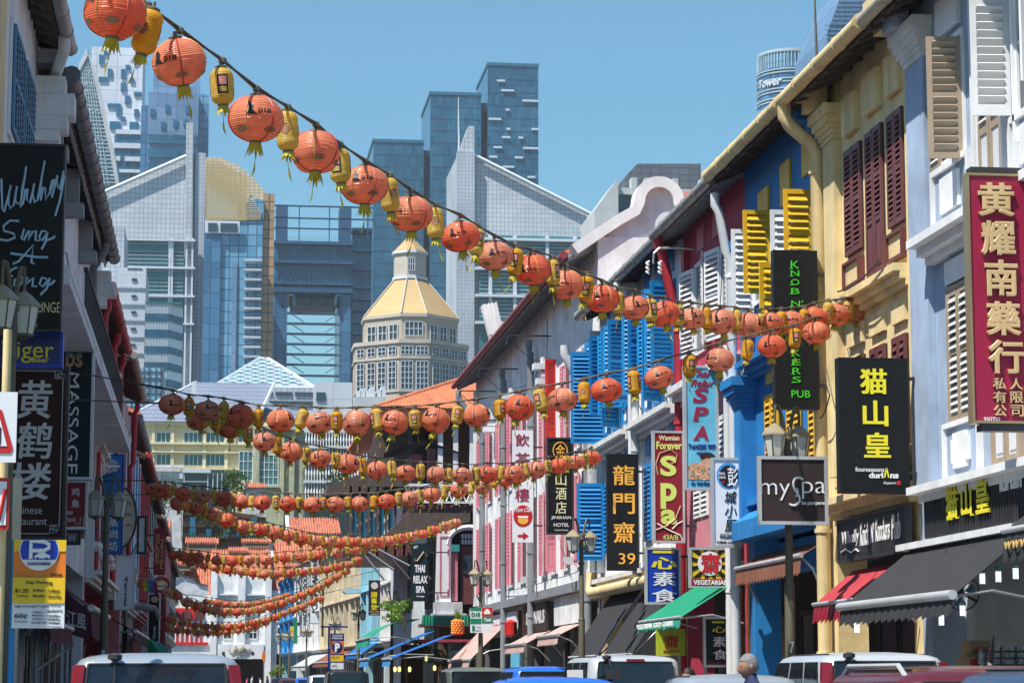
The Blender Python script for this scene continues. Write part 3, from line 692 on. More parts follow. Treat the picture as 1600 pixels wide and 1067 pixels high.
for a, c, y0, y1 in [(345, 372, 614, 620), (378, 398, 614, 620), (400, 425, 614, 619), (430, 455, 614, 620), (460, 488, 614, 620), (340, 400, 628, 636), (420, 488, 628, 636)]:
    q = MB(); q.fb(FRF(Y-2), X_(a, Y), X_(c, Y), Z_(y1, Y), Z_(y0, Y), .03, .2); q.build('window', 'window_dark', t)
Y = 390; t = thing('grey_flat_block', 'plain grey flat roofed block between the glass pyramid and the gold roofed tower', 'office building', (X_(520, Y), Y, 0))
b = MB(); slab(b, 492, 550, 597, Y, 20); b.build('wall', 'tile_pale', t)
q = MB(); q.fb(FRF(Y), X_(494, Y), X_(508, Y), Z_(627, Y), Z_(613, Y), .03, .2); q.build('window', 'window_dark', t)
b = MB(); b.box(X_(551, Y), X_(600, Y), Y-3, Y+12, 0, Z_(622, Y)); b.build('annex', 'concrete', t)
for k, (a, y) in enumerate([(556, 612), (562, 608), (570, 612), (577, 605), (588, 610), (594, 604)]):
    q = MB(); q.box(X_(a, Y), X_(a+7, Y), Y-2, Y+3, Z_(628, Y), Z_(y, Y)); q.build('roof_unit', 'line_pale', t)
# --- right background: dark block, concrete block, cylinder tower, glass corner
Y = 520; t = thing('dark_slatted_block', 'dark grey ribbed block with a chamfered left corner above the white gable', 'office building', (X_(1035, Y), Y, 0))
b = MB(); outline(b, [(977, 330), (977, 276), (996, 256), (1095, 256), (1095, 330), (1095, 640), (977, 640)], Y, 30); b.build('wall', 'concrete_dark', t)
Y = 360; t = thing('concrete_block', 'pale concrete building with short roof columns behind the white gable', 'office building', (X_(1010, Y), Y, 0))
b = MB(); outline(b, [(928, 640), (929, 328), (966, 278), (967, 640)], Y, 14); b.build('angled_wall', 'concrete', t)
b = MB(); slab(b, 968, 1100, 304, Y+2, 14); b.build('wall', 'concrete', t)
b = MB(); b.fb(FRF(Y+2), X_(968, Y), X_(990, Y), Z_(330, Y), Z_(304, Y), .05, .3); b.build('dark_panel', 'window_dark', t)
b = MB(); b.box(X_(968, Y), X_(1118, Y), Y+1.2, Y+12, Z_(302.5, Y), Z_(292, Y)); b.build('roof_beam', 'concrete', t)
for a in (991, 1013, 1034, 1056, 1100):
    q = MB(); q.box(X_(a, Y), X_(a+9, Y), Y+1, Y+3, Z_(304, Y), Z_(276, Y)); q.build('roof_column', 'concrete', t)
Y = 700; c0 = at(1250, 200, Y); rr = 56*Y/3814
t = thing('round_glass_tower', 'round blue glass tower with horizontal fins and white lettering at its top', 'tower', (c0.x, Y+rr, 0))
b = MB(); b.lathe((c0.x, Y+rr, 0), [(rr, 0), (rr, Z_(104, Y))], 48); b.build('glass_wall', 'glass_deep', t, smooth=True)
b = MB(); b.lathe((c0.x, Y+rr, 0), [(rr*.97, Z_(104, Y)+.05), (rr*.97, Z_(80, Y))], 48); b.build('crown_glass', 'glass_sky', t, smooth=True)
b = MB()
for k in range(30):
    z = Z_(108+k*5, Y)
    if k % 3 == 2: continue
    b.lathe((c0.x, Y+rr, z), [(rr*1.03, 0), (rr*1.03, .35)], 40)
b.lathe((c0.x, Y+rr, Z_(80, Y)+.05), [(rr, 0), (rr, .9)], 40)
for k in range(60):
    g_ = math.pi*2*k/60; b.tube([(c0.x+rr*math.cos(g_), Y+rr+rr*math.sin(g_), Z_(104, Y)), (c0.x+rr*math.cos(g_), Y+rr+rr*math.sin(g_), Z_(80, Y))], .14, 4, caps=False)
b.build('fin', 'lattice_pale', t, stuff=True)
b = MB(); vs_, fs_ = text_data('Tower', .02, .02, .2); x0_, x1_ = min(v.x for v in vs_), max(v.x for v in vs_)
pts = []
for v in vs_:
    a = -math.pi/2-1.35+(v.x-x0_)/(x1_-x0_)*.85; r_ = rr*1.05+v.z*8
    pts.append((c0.x+r_*math.cos(a), Y+rr+r_*math.sin(a), Z_(132, Y)+v.y*3.6))
b.add(pts, fs_); b.build('lettering', 'bright_panel', t)
Y = 420; t = thing('angular_glass_tower', 'angular grey blue glass tower rising behind the yellow shophouse roof', 'tower', (X_(1400, Y), Y, 0))
b = MB(); outline(b, [(1293, 640), (1293, 50), (1322, -30), (1500, -200), (1500, 640)], Y, 25); b.build('glass_wall', 'glass_slate', t)
b = MB()
for k in range(40): b.fb(FRF(Y), X_(1293, Y), X_(1420, Y), Z_(k*7-60, Y)-.07, Z_(k*7-60, Y), .02, .15) if k*7-60 > 40 else b.tube([PP(max(1293, 1293+(50-(k*7-60))*.36), k*7-60, Y-.1), PP(1420, k*7-60, Y-.1)], .06, 4)
b.build('mullions', 'line_dark', t, stuff=True)
t = thing('whip_antenna', 'thin tall whip antenna above the yellow gutter', 'antenna', tuple(PP(1278, 100, 60)))
b = MB(); b.tube([PP(1278, 130, 60), PP(1275, 60, 60), PP(1272, -30, 60)], [.04, .035, .02], 6); b.build('pole', 'pole_olive', t)
# ================================================================= shophouse builders
XR, XL = 10.1, -3.1
FRr, FRl = FRR(XR), FRL(XL)
FRr.su, FRr.ou = 1.0265, -2.52
FRl.su, FRl.ou, FRl.sz, FRl.oz = .98, -.6, .957, 1.6*(1-.957)
def q_(px, py, X=XR):
    p = onx(px, py, X); return p.y, p.z
def UR(px): return onx(px, 700, XR).y
def UL(px): return onx(px, 700, XL).y
def shell(t, fr, u0, u1, ztop, wall, zg=4.1, pier=None, inner='interior', depth=9, back='interior', pw=.42, front=0.0):
    b = MB(); b.fb(fr, u0+.004, u1-.004, zg, ztop, -depth, front); b.build('wall', wall, t)
    for a in (u0+.004, u1-pw):
        b = MB(); b.fb(fr, a, a+pw-.004, 0, zg-.004, -.5, 0); b.build('pillar', pier or wall, t)
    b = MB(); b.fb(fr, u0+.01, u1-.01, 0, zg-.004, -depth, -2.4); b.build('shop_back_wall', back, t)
    n = max(2, int((u1-u0)/1.3))
    for i in range(n):
        a = u0+.4+(u1-u0-.8)*i/n; b = MB(); c = a+(u1-u0-.8)/n-.12
        b.fb(fr, a, c, .15, .22, -2.4, -2.34); b.fb(fr, a, c, 2.9, 3.0, -2.4, -2.34); b.fb(fr, a, a+.06, .22, 2.9, -2.4, -2.34); b.fb(fr, c-.06, c, .22, 2.9, -2.4, -2.34)
        d = b.build('shop_door', 'steel_dark', t)
        b = MB(); b.fb(fr, a+.06, c-.06, .22, 2.9, -2.398, -2.37); b.build('pane', 'window_dark', d)
def roof(t, fr, u0, u1, z, over, back=5.6, rise=3.0, tile='roof_tile', soff='soffit', gut='gutter_metal', step=.26, gr=.105, brackets=True, battens=True, gut_d=.06, gutter=True, jn=1.15):
    b = MB(); s = rise/(back+over)
    zf = lambda d: z+.04+(over-d)*s
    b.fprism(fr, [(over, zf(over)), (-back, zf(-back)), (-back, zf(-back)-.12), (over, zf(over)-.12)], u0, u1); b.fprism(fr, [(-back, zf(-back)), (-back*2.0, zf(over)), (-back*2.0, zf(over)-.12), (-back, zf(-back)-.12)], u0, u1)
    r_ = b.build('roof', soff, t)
    b = MB(); n = int((u1-u0)/step)
    for i in range(n):
        u = u0+(i+.5)*(u1-u0)/n; rr_ = (u1-u0)/n*.36
        j = 0
        L = back+over+.1
        pts = [fr.p(u, zf(over+.1)+.03, over+.1), fr.p(u, zf(-back)+.03, -back)]
        b.tube(pts, rr_, 6)
    b.fb(fr, u0, u1, zf(-back)-.03, zf(-back)+.22, -back-.18, -back+.18)
    b.build('roof_tiles', tile, r_, stuff=True, smooth=True)
    if battens:
        b = MB(); nb = int(over/.16)+1
        for i in range(nb):
            d = .05+i*.16
            if d < over-.03: b.fb(fr, u0, u1, zf(d)-.16, zf(d)-.121, d, d+.05)
        k = int((u1-u0)/.6)
        for i in range(k+1):
            u = u0+.05+i*(u1-u0-.1)/k
            b.fprism(fr, [(over-.02, zf(over)-.125), (-.05, zf(-.05)-.125), (-.05, zf(-.05)-.24), (over-.02, zf(over)-.2)], u-.03, u+.03)
        b.build('rafters', soff, t, stuff=True)
    if gutter:
        b = MB(); dd = over+gut_d+gr*.6; b.tube([fr.p(u0+.02, z, dd), fr.p(u1-.02, z, dd)], gr, 12); g_ = b.build('gutter', gut, t, smooth=True)
        b = MB(); k = int((u1-u0)/jn)
        for i in range(k+1): u = u0+.05+i*(u1-u0-.1)/max(k, 1); b.tube([fr.p(u-.02, z, dd), fr.p(u+.02, z, dd)], gr*1.12, 12)
        b.build('gutter_joint', gut, g_, stuff=True)
def downpipe(t, fr, u, z, over, m='trim_yellow', r=.085, d1=.14, zb=.15, drop=1.5, name='downpipe'):
    b = MB(); pts = [(over, z-.05), (over, z-.28), (over-.08, z-.42)]
    n = 5
    pts += [(d1+.1, z-drop+.12), (d1, z-drop-.05), (d1, zb)]
    b.tube([fr.p(u, zz, d) for d, zz in pts], r, 10); p = b.build(name, m, t, smooth=True)
    b = MB(); zz = z-drop-.4
    while zz > zb+.3: b.tube([fr.p(u, zz, d1), fr.p(u, zz+.07, d1)], r*1.22, 10); zz -= 2.0
    b.build('pipe_collar', m, p, stuff=True, smooth=True)
def pilaster(t, fr, u0, u1, z0, z1, m, cap, d=.16):
    b = MB(); b.fb(fr, u0, u1, z0, z1-.55, .003, d); b.build('pilaster', m, t)
    b = MB(); h = z1-.55
    for i, (e, a, c) in enumerate(((.03, 0, .08), (.06, .081, .16), (.10, .161, .25), (.15, .251, .38), (.20, .381, .55))): b.fb(fr, u0-e, u1+e, h+a, h+c, .004, d+e)
    b.build('capital', cap, t)
def ledge(t, fr, u0, u1, z, d=.35, m='trim_white', h=.3, name='ledge'):
    b = MB(); b.fb(fr, u0, u1, z-h*.35, z, .002, d); b.fb(fr, u0, u1, z-h*.7, z-h*.35-.002, .002, d*.65); b.fb(fr, u0, u1, z-h, z-h*.7-.002, .002, d*.35)
    return b.build(name, m, t)
def raised(t, fr, u0, u1, z0, z1, m, d0=.004, d1=.04, name='wall_panel', rim=None, rw=.05):
    b = MB(); b.fb(fr, u0, u1, z0, z1, d0, d1); o = b.build(name, m, t)
    if rim:
        b = MB()
        for (a, c, e, f_) in ((u0-rw, u1+rw, z0-rw, z0-.002), (u0-rw, u1+rw, z1+.002, z1+rw), (u0-rw, u0-.002, z0, z1), (u1+.002, u1+rw, z0, z1)): b.fb(fr, a, c, e, f_, d0, d1+.05)
        b.build('panel_frame', rim, o)
    return o
SL = {}
def leaf(t, fr, uh, side, w, z0, z1, ang=0, d0=.03, m='taupe', ms='slat_white', rows=((.06, .48, 's'), (.53, .95, 's')), pitch=.1, single=True, st=.075, tilt=38, label=None, panel_m=None, rev=False):
    a = R(ang); U = fr.u*side*math.cos(a)+fr.n*math.sin(a); N = fr.n*math.cos(a)-fr.u*side*math.sin(a)
    o = fr.p(uh, 0, d0); L = FR((o.x, o.y), (U.x, U.y), (N.x, N.y)); L.sz, L.oz = fr.sz, fr.oz
    b = MB(); H = z1-z0; th = .04
    cuts = [0]+[v for r_ in rows for v in r_[:2]]+[1]
    b.fb(L, 0, st, z0, z1, 0, th); b.fb(L, w-st, w, z0, z1, 0, th)
    for i in range(0, len(cuts), 2): b.fb(L, st+.001, w-st-.001, z0+cuts[i]*H, z0+cuts[i+1]*H, .001, th-.001)
    s_ = b.build('shutter', m, t, label=label)
    for lo, hi, kind in rows:
        za, zb = z0+lo*H, z0+hi*H
        if kind == 'p':
            b = MB(); b.fb(L, st+.001, w-st-.001, za+.001, zb-.001, .012, .02); b.fb(L, st+.05, w-st-.05, za+.06, zb-.06, .006, .034); b.build('panel', panel_m or m, s_)
            continue
        n = max(2, int((zb-za)/pitch)); p_ = (zb-za)/n; tl = R(tilt)*(-1 if rev else 1)
        def slat(mb, zc):
            hh, tt = p_*.62, .009
            pts = []
            for e1, e2 in ((-1, -1), (1, -1), (1, 1), (-1, 1)):
                dz = e1*hh*math.cos(tl)-e2*tt*math.sin(tl); dd = e1*hh*-math.sin(tl)-e2*tt*math.cos(tl)
                pts.append((dd, dz))
            A = [L.p(st+.004, zc+z, th/2+d) for d, z in pts]; B = [L.p(w-st-.004, zc+z, th/2+d) for d, z in pts]
            mb.hexa(A+B)
        if single:
            mb = MB(); slat(mb, 0); base = L.p(w/2, 0, th/2); me = mb.mesh('slat', ms, base)
            for i in range(n): inst(me, 'slat', s_, base+Vector((0, 0, za+(i+.5)*p_)))
        else:
            mb = MB()
            for i in range(n): slat(mb, za+(i+.5)*p_)
            mb.build('slats', ms, s_, stuff=True)
    return s_
def opening(t, fr, u0, u1, z0, z1, fm='trim_white', fw=.07, glass=True, bars=0, zb=None, d=.05):
    b = MB()
    for (a, c, e, f_) in ((u0-fw, u1+fw, z0-fw, z0), (u0-fw, u1+fw, z1, z1+fw), (u0-fw, u0, z0, z1), (u1, u1+fw, z0, z1)): b.fb(fr, a, c, e, f_, .004, d)
    for i in range(bars): u = u0+(u1-u0)*(i+1)/(bars+1); b.fb(fr, u-.02, u+.02, z0, z1, .02, d-.01)
    if zb:
        for z in zb: b.fb(fr, u0, u1, z-.02, z+.02, .02, d-.012)
    o = b.build('window', fm, t)
    b = MB(); b.fb(fr, u0, u1, z0, z1, .005, .015); b.build('pane', 'window_dark', o)
    return o
def closed_pair(t, fr, u0, u1, z0, z1, m, ms, rows, fm=None, **k):
    b = MB(); b.fb(fr, u0, u1, z0, z1, .003, .02); b.build('shade_backing', 'interior', t)  # flat plate, no recess: the dark behind the slats is put into its colour
    if fm:
        b = MB(); fw = .06
        for (a, c, e, f_) in ((u0-fw, u1+fw, z0-fw, z0-.002), (u0-fw, u1+fw, z1+.002, z1+fw), (u0-fw, u0-.002, z0, z1), (u1+.002, u1+fw, z0, z1)): b.fb(fr, a, c, e, f_, .004, .07)
        b.build('window_frame', fm, t)
    w = (u1-u0)/2-.006
    leaf(t, fr, u0+.002, 1, w, z0, z1, 0, .026, m, ms, rows, **k); leaf(t, fr, u1-.002, -1, w, z0, z1, 0, .026, m, ms, rows, **k)
def awning(label, fr, u0, u1, d0, z0, d1, z1, m, vm=None, val=.28, scal=.2, bar='alu', barr=.05, group=None, cat='awning', arms=True, nsc=None, sag=0):
    t = thing('awning', label, cat, tuple(fr.p((u0+u1)/2, z0, d0)), group)
    b = MB(); n = 10
    v0 = []; cols = max(2, int((u1-u0)/.35))
    for i in range(cols+1):
        u = u0+(u1-u0)*i/cols
        for j in range(n+1):
            s = j/n; z = z0+(z1-z0)*s-sag*math.sin(math.pi*s)-(.012 if i % 2 else 0)*math.sin(math.pi*s); v0.append(fr.p(u, z, d0+(d1-d0)*s))
    b.add(v0, [(i*(n+1)+j, (i+1)*(n+1)+j, (i+1)*(n+1)+j+1, i*(n+1)+j+1) for i in range(cols) for j in range(n)])
    v1 = [v+Vector((0, 0, -.012)) for v in v0]; b.add(v1, [(i*(n+1)+j, i*(n+1)+j+1, (i+1)*(n+1)+j+1, (i+1)*(n+1)+j) for i in range(cols) for j in range(n)])
    b.build('cloth', m, t, smooth=True)
    if bar:
        b = MB(); b.tube([fr.p(u0-.03, z1, d1+barr*.5), fr.p(u1+.03, z1, d1+barr*.5)], barr, 10); b.build('front_bar', bar, t, smooth=True)
    if val:
        b = MB(); k = nsc or max(2, int((u1-u0)/scal)); zt = z1-barr*.6
        pts = [(u0, zt)]
        for i in range(k):
            ua = u0+(u1-u0)*i/k; ub = u0+(u1-u0)*(i+1)/k; pts += [(ua+.002, zt-val*.82), ((ua+ub)/2, zt-val), (ub-.002, zt-val*.82)]
        pts.append((u1, zt))
        # built strip by strip so that it hangs in shallow folds
        for i in range(k):
            ua = u0+(u1-u0)*i/k; ub = u0+(u1-u0)*(i+1)/k; mid = (ua+ub)/2; dd = d1+barr*.4
            b.add([fr.p(ua, zt, dd), fr.p(mid, zt, dd), fr.p(ub, zt, dd), fr.p(ub, zt-val*.78, dd+.02), fr.p(mid, zt-val, dd+.06), fr.p(ua, zt-val*.78, dd+.02)], [(0, 5, 4, 1), (1, 4, 3, 2)])
        b.build('valance', vm or m, t)
    if arms:
        for u in (u0+.06, u1-.06):
            b = MB(); b.tube([fr.p(u, z0-.9, .05), fr.p(u, (z0+z1)/2-.35, (d0+d1)/2), fr.p(u, z1-.02, d1)], .022, 6); b.build('arm', 'steel', t)
    return t
def corbel(t, fr, u0, u1, z, over, m, d0=0):
    b = MB(); b.fb(fr, u0, u1, z-.42, z-.12, d0+.002, over-.12); b.fb(fr, u0+.02, u1-.02, z-.62, z-.422, d0+.002, over*.62); b.fb(fr, u0+.04, u1-.04, z-.85, z-.622, d0+.002, over*.3); b.build('party_wall_corbel', m, t)
def leafcloud(mb, c, r, n, s=.07, mi=0, seed=1, flat=1):
    rn = random.Random(seed); c = Vector(c)
    for i in range(n):
        d = Vector((rn.gauss(0, 1), rn.gauss(0, 1), rn.gauss(0, 1))); d.normalize(); p = c+Vector((d.x*r[0], d.y*r[1], d.z*r[2]*flat))*rn.random()**.45
        a = Vector((rn.gauss(0, 1), rn.gauss(0, 1), rn.gauss(0, 1))).normalized(); bb = a.cross(Vector((rn.gauss(0, 1), rn.gauss(0, 1), rn.gauss(0, 1)))).normalized()
        k = s*rn.uniform(.6, 1.4); mb.add([p-a*k, p-bb*k*.45, p+a*k, p+bb*k*.45], [(0, 1, 2, 3)], mi)
OV = .6; ZE = 11.2
# ================================================================= right row
# --- grey blue shophouse
t = thing('shophouse', 'pale grey blue shophouse with taupe louvred shutters at the right edge', 'shophouse', tuple(FRr.p(31, 0, 0)), 'shophouses on the right side of the street')
G0, G1 = 24.5, 35.42
shell(t, FRr, G0, G1, 11.75, 'wall_greyblue', 4.15, back='interior')
roof(t, FRr, G0, G1, ZE, OV, gut='gutter_cream')
corbel(t, FRr, 34.9, 35.38, 11.6, OV+.1, 'wall_greyblue', .16)
pilaster(t, FRr, 34.5, 35.36, 4.3, 11.0, "wall_greyblue", "cornice_white", .10)
ledge(t, FRr, G0, 34.45, 7.72, .42, 'trim_white', .34); ledge(t, FRr, G0, 34.45, 4.22, .5, 'trim_white', .3)
rw = ((.05, .50, 's'), (.54, .96, 's'))
rdoor = ((.03, .28, 'p'), (.33, .62, 's'), (.66, .96, 's'))
rdoor2 = ((.04, .26, 'p'), (.30, .62, 's'), (.66, .97, 's'))
opening(t, FRr, 32.95, 33.95, 8.75, 10.35)
leaf(t, FRr, 33.9, 1, .5, 8.72, 10.3, 0, .03, 'taupe', 'slat_white', rw)
leaf(t, FRr, 32.92, -1, .47, 8.60, 10.3, 98, .05, 'taupe', 'slat_taupe', rw, label='taupe louvred shutter swung open square to the wall')
closed_pair(t, FRr, 31.35, 32.25, 7.86, 10.95, 'taupe', 'slat_white', rdoor, fm='trim_white', panel_m='taupe_panel')
opening(t, FRr, 29.4, 30.7, 8.4, 10.9, bars=1, zb=(9.6,))
leaf(t, FRr, 30.95, -1, .5, 8.72, 11.6, 95, .05, 'shutter_white', 'slat_white', rw, label='white louvred casement swung open')
leaf(t, FRr, 29.35, -1, .5, 8.72, 11.2, 70, .05, 'shutter_white', 'slat_white', rw)
closed_pair(t, FRr, 27.2, 28.2, 7.86, 10.95, 'taupe', 'slat_white', rdoor, fm='trim_white', panel_m='taupe_panel')
closed_pair(t, FRr, 25.0, 26.0, 7.86, 10.95, 'taupe', 'slat_white', rdoor, fm='trim_white', panel_m='taupe_panel', single=False)
for a in (25.2, 27.3): closed_pair(t, FRr, a, a+.95, 5.1, 6.88, 'taupe', 'slat_white', rw, fm='taupe', single=False)
for a, c in ((32.75, 34.25), (29.2, 30.95)):
    raised(t, FRr, a, c, 7.9, 8.6, 'wall_greyblue', rim='trim_white', rw=.09)
    o = raised(t, FRr, a+.35, c-.35, 8.0, 8.5, 'trim_white', .042, .09)
for a, c in ((33.0, 33.95), (31.4, 32.2), (29.4, 30.6)): raised(t, FRr, a, c, 10.52 if a == 33.0 else 11.02, 11.05 if a == 33.0 else 11.2, 'trim_white', .004, .08)
for a, c, z0, z1 in ((32.85, 33.8, 6.98, 7.3), (31.2, 32.2, 6.98, 7.3), (29.6, 30.5, 6.98, 7.3)): raised(t, FRr, a, c, z0, z1, 'trim_white', .004, .08)
closed_pair(t, FRr, 32.85, 33.75, 5.1, 6.88, 'taupe', 'slat_white', rw, fm='taupe')
closed_pair(t, FRr, 31.0, 32.0, 4.3, 6.88, 'taupe', 'slat_white', rdoor2, fm='taupe', panel_m='taupe_panel')
closed_pair(t, FRr, 29.2, 30.2, 5.1, 6.88, 'taupe', 'slat_white', rw, fm='taupe')
raised(t, FRr, 32.6, 34.0, 4.32, 5.0, 'wall_greyblue', rim='trim_white', rw=.07)
b = MB(); u0, u1, z0, z1, k = 32.95, 33.65, 4.42, 4.9, .08
b.fpoly(FRr, [(u0+k, z0), (u1-k, z0), (u1-k, z0+k), (u1, z0+k), (u1, z1-k), (u1-k, z1-k), (u1-k, z1), (u0+k, z1), (u0+k, z1-k), (u0, z1-k), (u0, z0+k), (u0+k, z0+k)], .042, .1); b.build('plaque', 'trim_white', t)
for u in (32.4, 30.75, 28.9): b = MB(); b.fb(FRr, u, u+.07, 7.75, 10.9, .005, .09); b.build('wall_strip', 'trim_white', t)
# shop inside: pale side wall, dark doorway
b = MB(); b.fb(FRr, 34.7, 35.0, .1, 4.1, -1.3, -.5); b.build('side_wall', 'wall_palegrey', t)
b = MB(); b.fb(FRr, 34.7, 35.0, .1, 4.1, -2.38, -1.32); b.build('side_doorway', 'interior', t)
# --- yellow shophouse
t = thing('shophouse', 'yellow plastered shophouse with dark maroon louvred shutters', 'shophouse', tuple(FRr.p(37.9, 0, 0)), 'shophouses on the right side of the street')
Y0_, Y1_ = 35.42, 40.45
shell(t, FRr, Y0_, Y1_, 11.75, 'wall_yellow', 4.15, back='wall_yellow')
roof(t, FRr, Y0_, Y1_, ZE, OV, gut='trim_yellow', gr=.115)
corbel(t, FRr, 39.75, 40.2, 11.55, OV+.1, 'wall_yellow', .1); corbel(t, FRr, 35.45, 35.85, 11.7, OV+.1, 'trim_yellow', .02)
pilaster(t, FRr, 39.35, 40.05, 4.3, 10.9, 'wall_yellow', 'wall_yellow', .12)
downpipe(t, FRr, 40.3, ZE, OV+.1, 'trim_yellow', .115, .16, .15, .85)
b = MB(); b.fb(FRr, 35.45, 35.6, 4.2, 11, .003, .06); b.build('wall_strip', 'trim_yellow', t)
ledge(t, FRr, Y0_+.15, 39.3, 7.62, .28, 'wall_yellow', .32); ledge(t, FRr, Y0_+.1, 39.9, 4.42, .4, 'wall_yellow', .3)
rm = ((.05, .34, 's'), (.38, .62, 's'), (.66, .95, 's')); rm2 = ((.07, .47, 's'), (.53, .94, 's'))
rmd = ((.04, .36, 'p'), (.40, .66, 's'), (.70, .96, 's'))
for a, c in ((38.05, 39.0), (35.75, 36.55)): closed_pair(t, FRr, a, c, 8.3, 10.02, 'maroon_wood', 'maroon_wood', rm2, fm=None, pitch=.085, tilt=30)
closed_pair(t, FRr, 36.85, 37.75, 7.72, 10.03, 'maroon_wood', 'maroon_wood', rmd, fm=None, pitch=.085, tilt=30)
for a, c in ((38.1, 38.95), (35.75, 36.5)): raised(t, FRr, a, c, 7.8, 8.14, 'wall_yellow', .004, .07, rim='maroon_wood', rw=.045)
for a, c, z in ((38.2, 38.95, 10.25), (36.9, 37.7, 10.3), (35.75, 36.5, 10.3)): raised(t, FRr, a, c, z, z+.62, 'wall_yellow', .004, .1)
for a, c in ((38.1, 39.0), (36.9, 37.7), (35.8, 36.5)):
    closed_pair(t, FRr, a, c, 5.0, 6.62, 'maroon_wood', 'maroon_wood', rm2, fm=None, single=False, tilt=30)
    raised(t, FRr, a, c, 6.82, 7.15, 'wall_yellow', .004, .06)
raised(t, FRr, 35.7, 36.55, 4.5, 4.9, 'wall_yellow', .004, .05, rim='trim_yellow')
# --- blue shophouse
t = thing('shophouse', 'bright blue shophouse with yellow and white shutters swung open', 'shophouse', tuple(FRr.p(43.4, 0, 0)), 'shophouses on the right side of the street')
B0, B1 = 40.45, 46.4
shell(t, FRr, B0, B1, 11.75, 'wall_blue', 4.2, back='interior')
roof(t, FRr, B0, B1, ZE, OV, gut='trim_yellow', gr=.115)
M['gut_y'] = M['trim_yellow']
corbel(t, FRr, 40.5, 40.95, 11.55, OV+.1, 'wall_blue', 0)
for a, c, z0, z1 in ((44.3, 45.1, 10.15, 10.6), (42.65, 43.35, 10.0, 10.75), (41.1, 41.75, 10.2, 10.75)): raised(t, FRr, a, c, z0, z1, 'shutter_yellow', .004, .05)
rb = ((.06, .52, 's'), (.57, .95, 's'))
for uf, z0, z1, un in ((44.15, 8.55, 10.1, 45.5), (41.05, 8.2, 9.85, 42.35)):
    opening(t, FRr, uf+.05, un-.05, z0+.05, z1-.1, fm='shutter_white')
    leaf(t, FRr, uf, -1, .50, z0, z1, 90, .05, 'shutter_yellow', 'shutter_yellow', rb, pitch=.11, rev=True)
    leaf(t, FRr, un, -1, .42, z0-.15, z1-.1, 90, .05, 'shutter_white', 'slat_white', rb, pitch=.11, rev=True)
leaf(t, FRr, 43.0, -1, .5, 7.6, 8.9, 80, .05, 'shutter_yellow', 'shutter_yellow', rb, pitch=.12, rev=True)
pilaster(t, FRr, 45.75, 46.3, 4.3, 9.9, 'wall_blue', 'wall_blue', .14); pilaster(t, FRr, 45.7, 46.35, 4.3, 7.2, 'wall_blue', 'wall_blue', .3)
ledge(t, FRr, B0+.3, 45.7, 7.45, .4, 'wall_blue', .3)
for a, c in ((43.75, 44.75), (42.15, 43.1), (40.65, 41.55)):
    closed_pair(t, FRr, a, c, 5.15, 6.72, 'shutter_yellow', 'shutter_yellow', ((.05, .94, 's'),), pitch=.1, tilt=30)
    raised(t, FRr, a+.1, c-.1, 6.92, 7.2, 'shutter_yellow', .004, .05)
b = MB(); b.fprism(FRr, [(.003, 4.75), (.45, 4.45), (.45, 4.12), (.003, 4.12)], B0+.3, B1-.1); b.fprism(FRr, [(.003, 4.95), (.2, 4.9), (.2, 4.77), (.003, 4.77)], B0+.3, B1-.1); b.build('cornice', 'wall_blue', t)
b = MB(); b.fb(FRr, B0, B1, 3.55, 4.1, -.9, -.45); b.build('fascia', 'wall_blue', t)
downpipe(t, FRr, 46.32, ZE-.3, OV, 'pipe_white', .09, .3, .15, 1.3)
# --- red shophouse
t = thing('shophouse', 'crimson and pink shophouse with white louvred shutters', 'shophouse', tuple(FRr.p(49.4, 0, 0)), 'shophouses on the right side of the street')
R0, R1 = 46.4, 52.4
shell(t, FRr, R0, R1, 11.65, 'wall_red', 4.1, back='interior')
roof(t, FRr, R0, R1, ZE-.05, OV-.05, gut='gutter_metal', soff='soffit_grey')
rs = ((.05, .49, 's'), (.53, .95, 's'))
for a, c in ((49.8, 51.3), (47.5, 48.7)):
    opening(t, FRr, a+.35, c-.35, 8.4, 10.2)
    leaf(t, FRr, c-.3, 1, .75, 8.35, 10.2, 12, .05, 'shutter_white', 'slat_white', rs, single=False); leaf(t, FRr, a+.3, -1, .75, 8.35, 10.3, 12, .05, 'shutter_white', 'slat_white', rs, single=False)
for a, c in ((50.1, 50.8), (48.3, 49.2)): raised(t, FRr, a, c, 10.5, 11.0, 'wall_pink', .004, .04)
b = MB(); b.fb(FRr, R0+.02, R1-.02, 4.2, 7.9, .003, .03); b.build('lower_wall', 'wall_pink', t)
ledge(t, FRr, R0+.05, R1-.05, 7.75, .45, 'cornice_white', .4)
for a, c in ((49.9, 51.3), (47.4, 48.7)): closed_pair(t, FRr, a, c, 4.9, 6.8, 'shutter_white', 'slat_white', rs, single=False, tilt=30)
downpipe(t, FRr, 52.2, ZE, OV, 'pipe_red', .11, .16, .15, 1.8); downpipe(t, FRr, 46.75, 8.0, .3, 'pipe_white', .09, .3, .15, .4)
b = MB(); b.fb(FRr, 51.7, 52.0, 7.8, 10.8, .003, .14); b.build('pilaster', 'pipe_red', t)
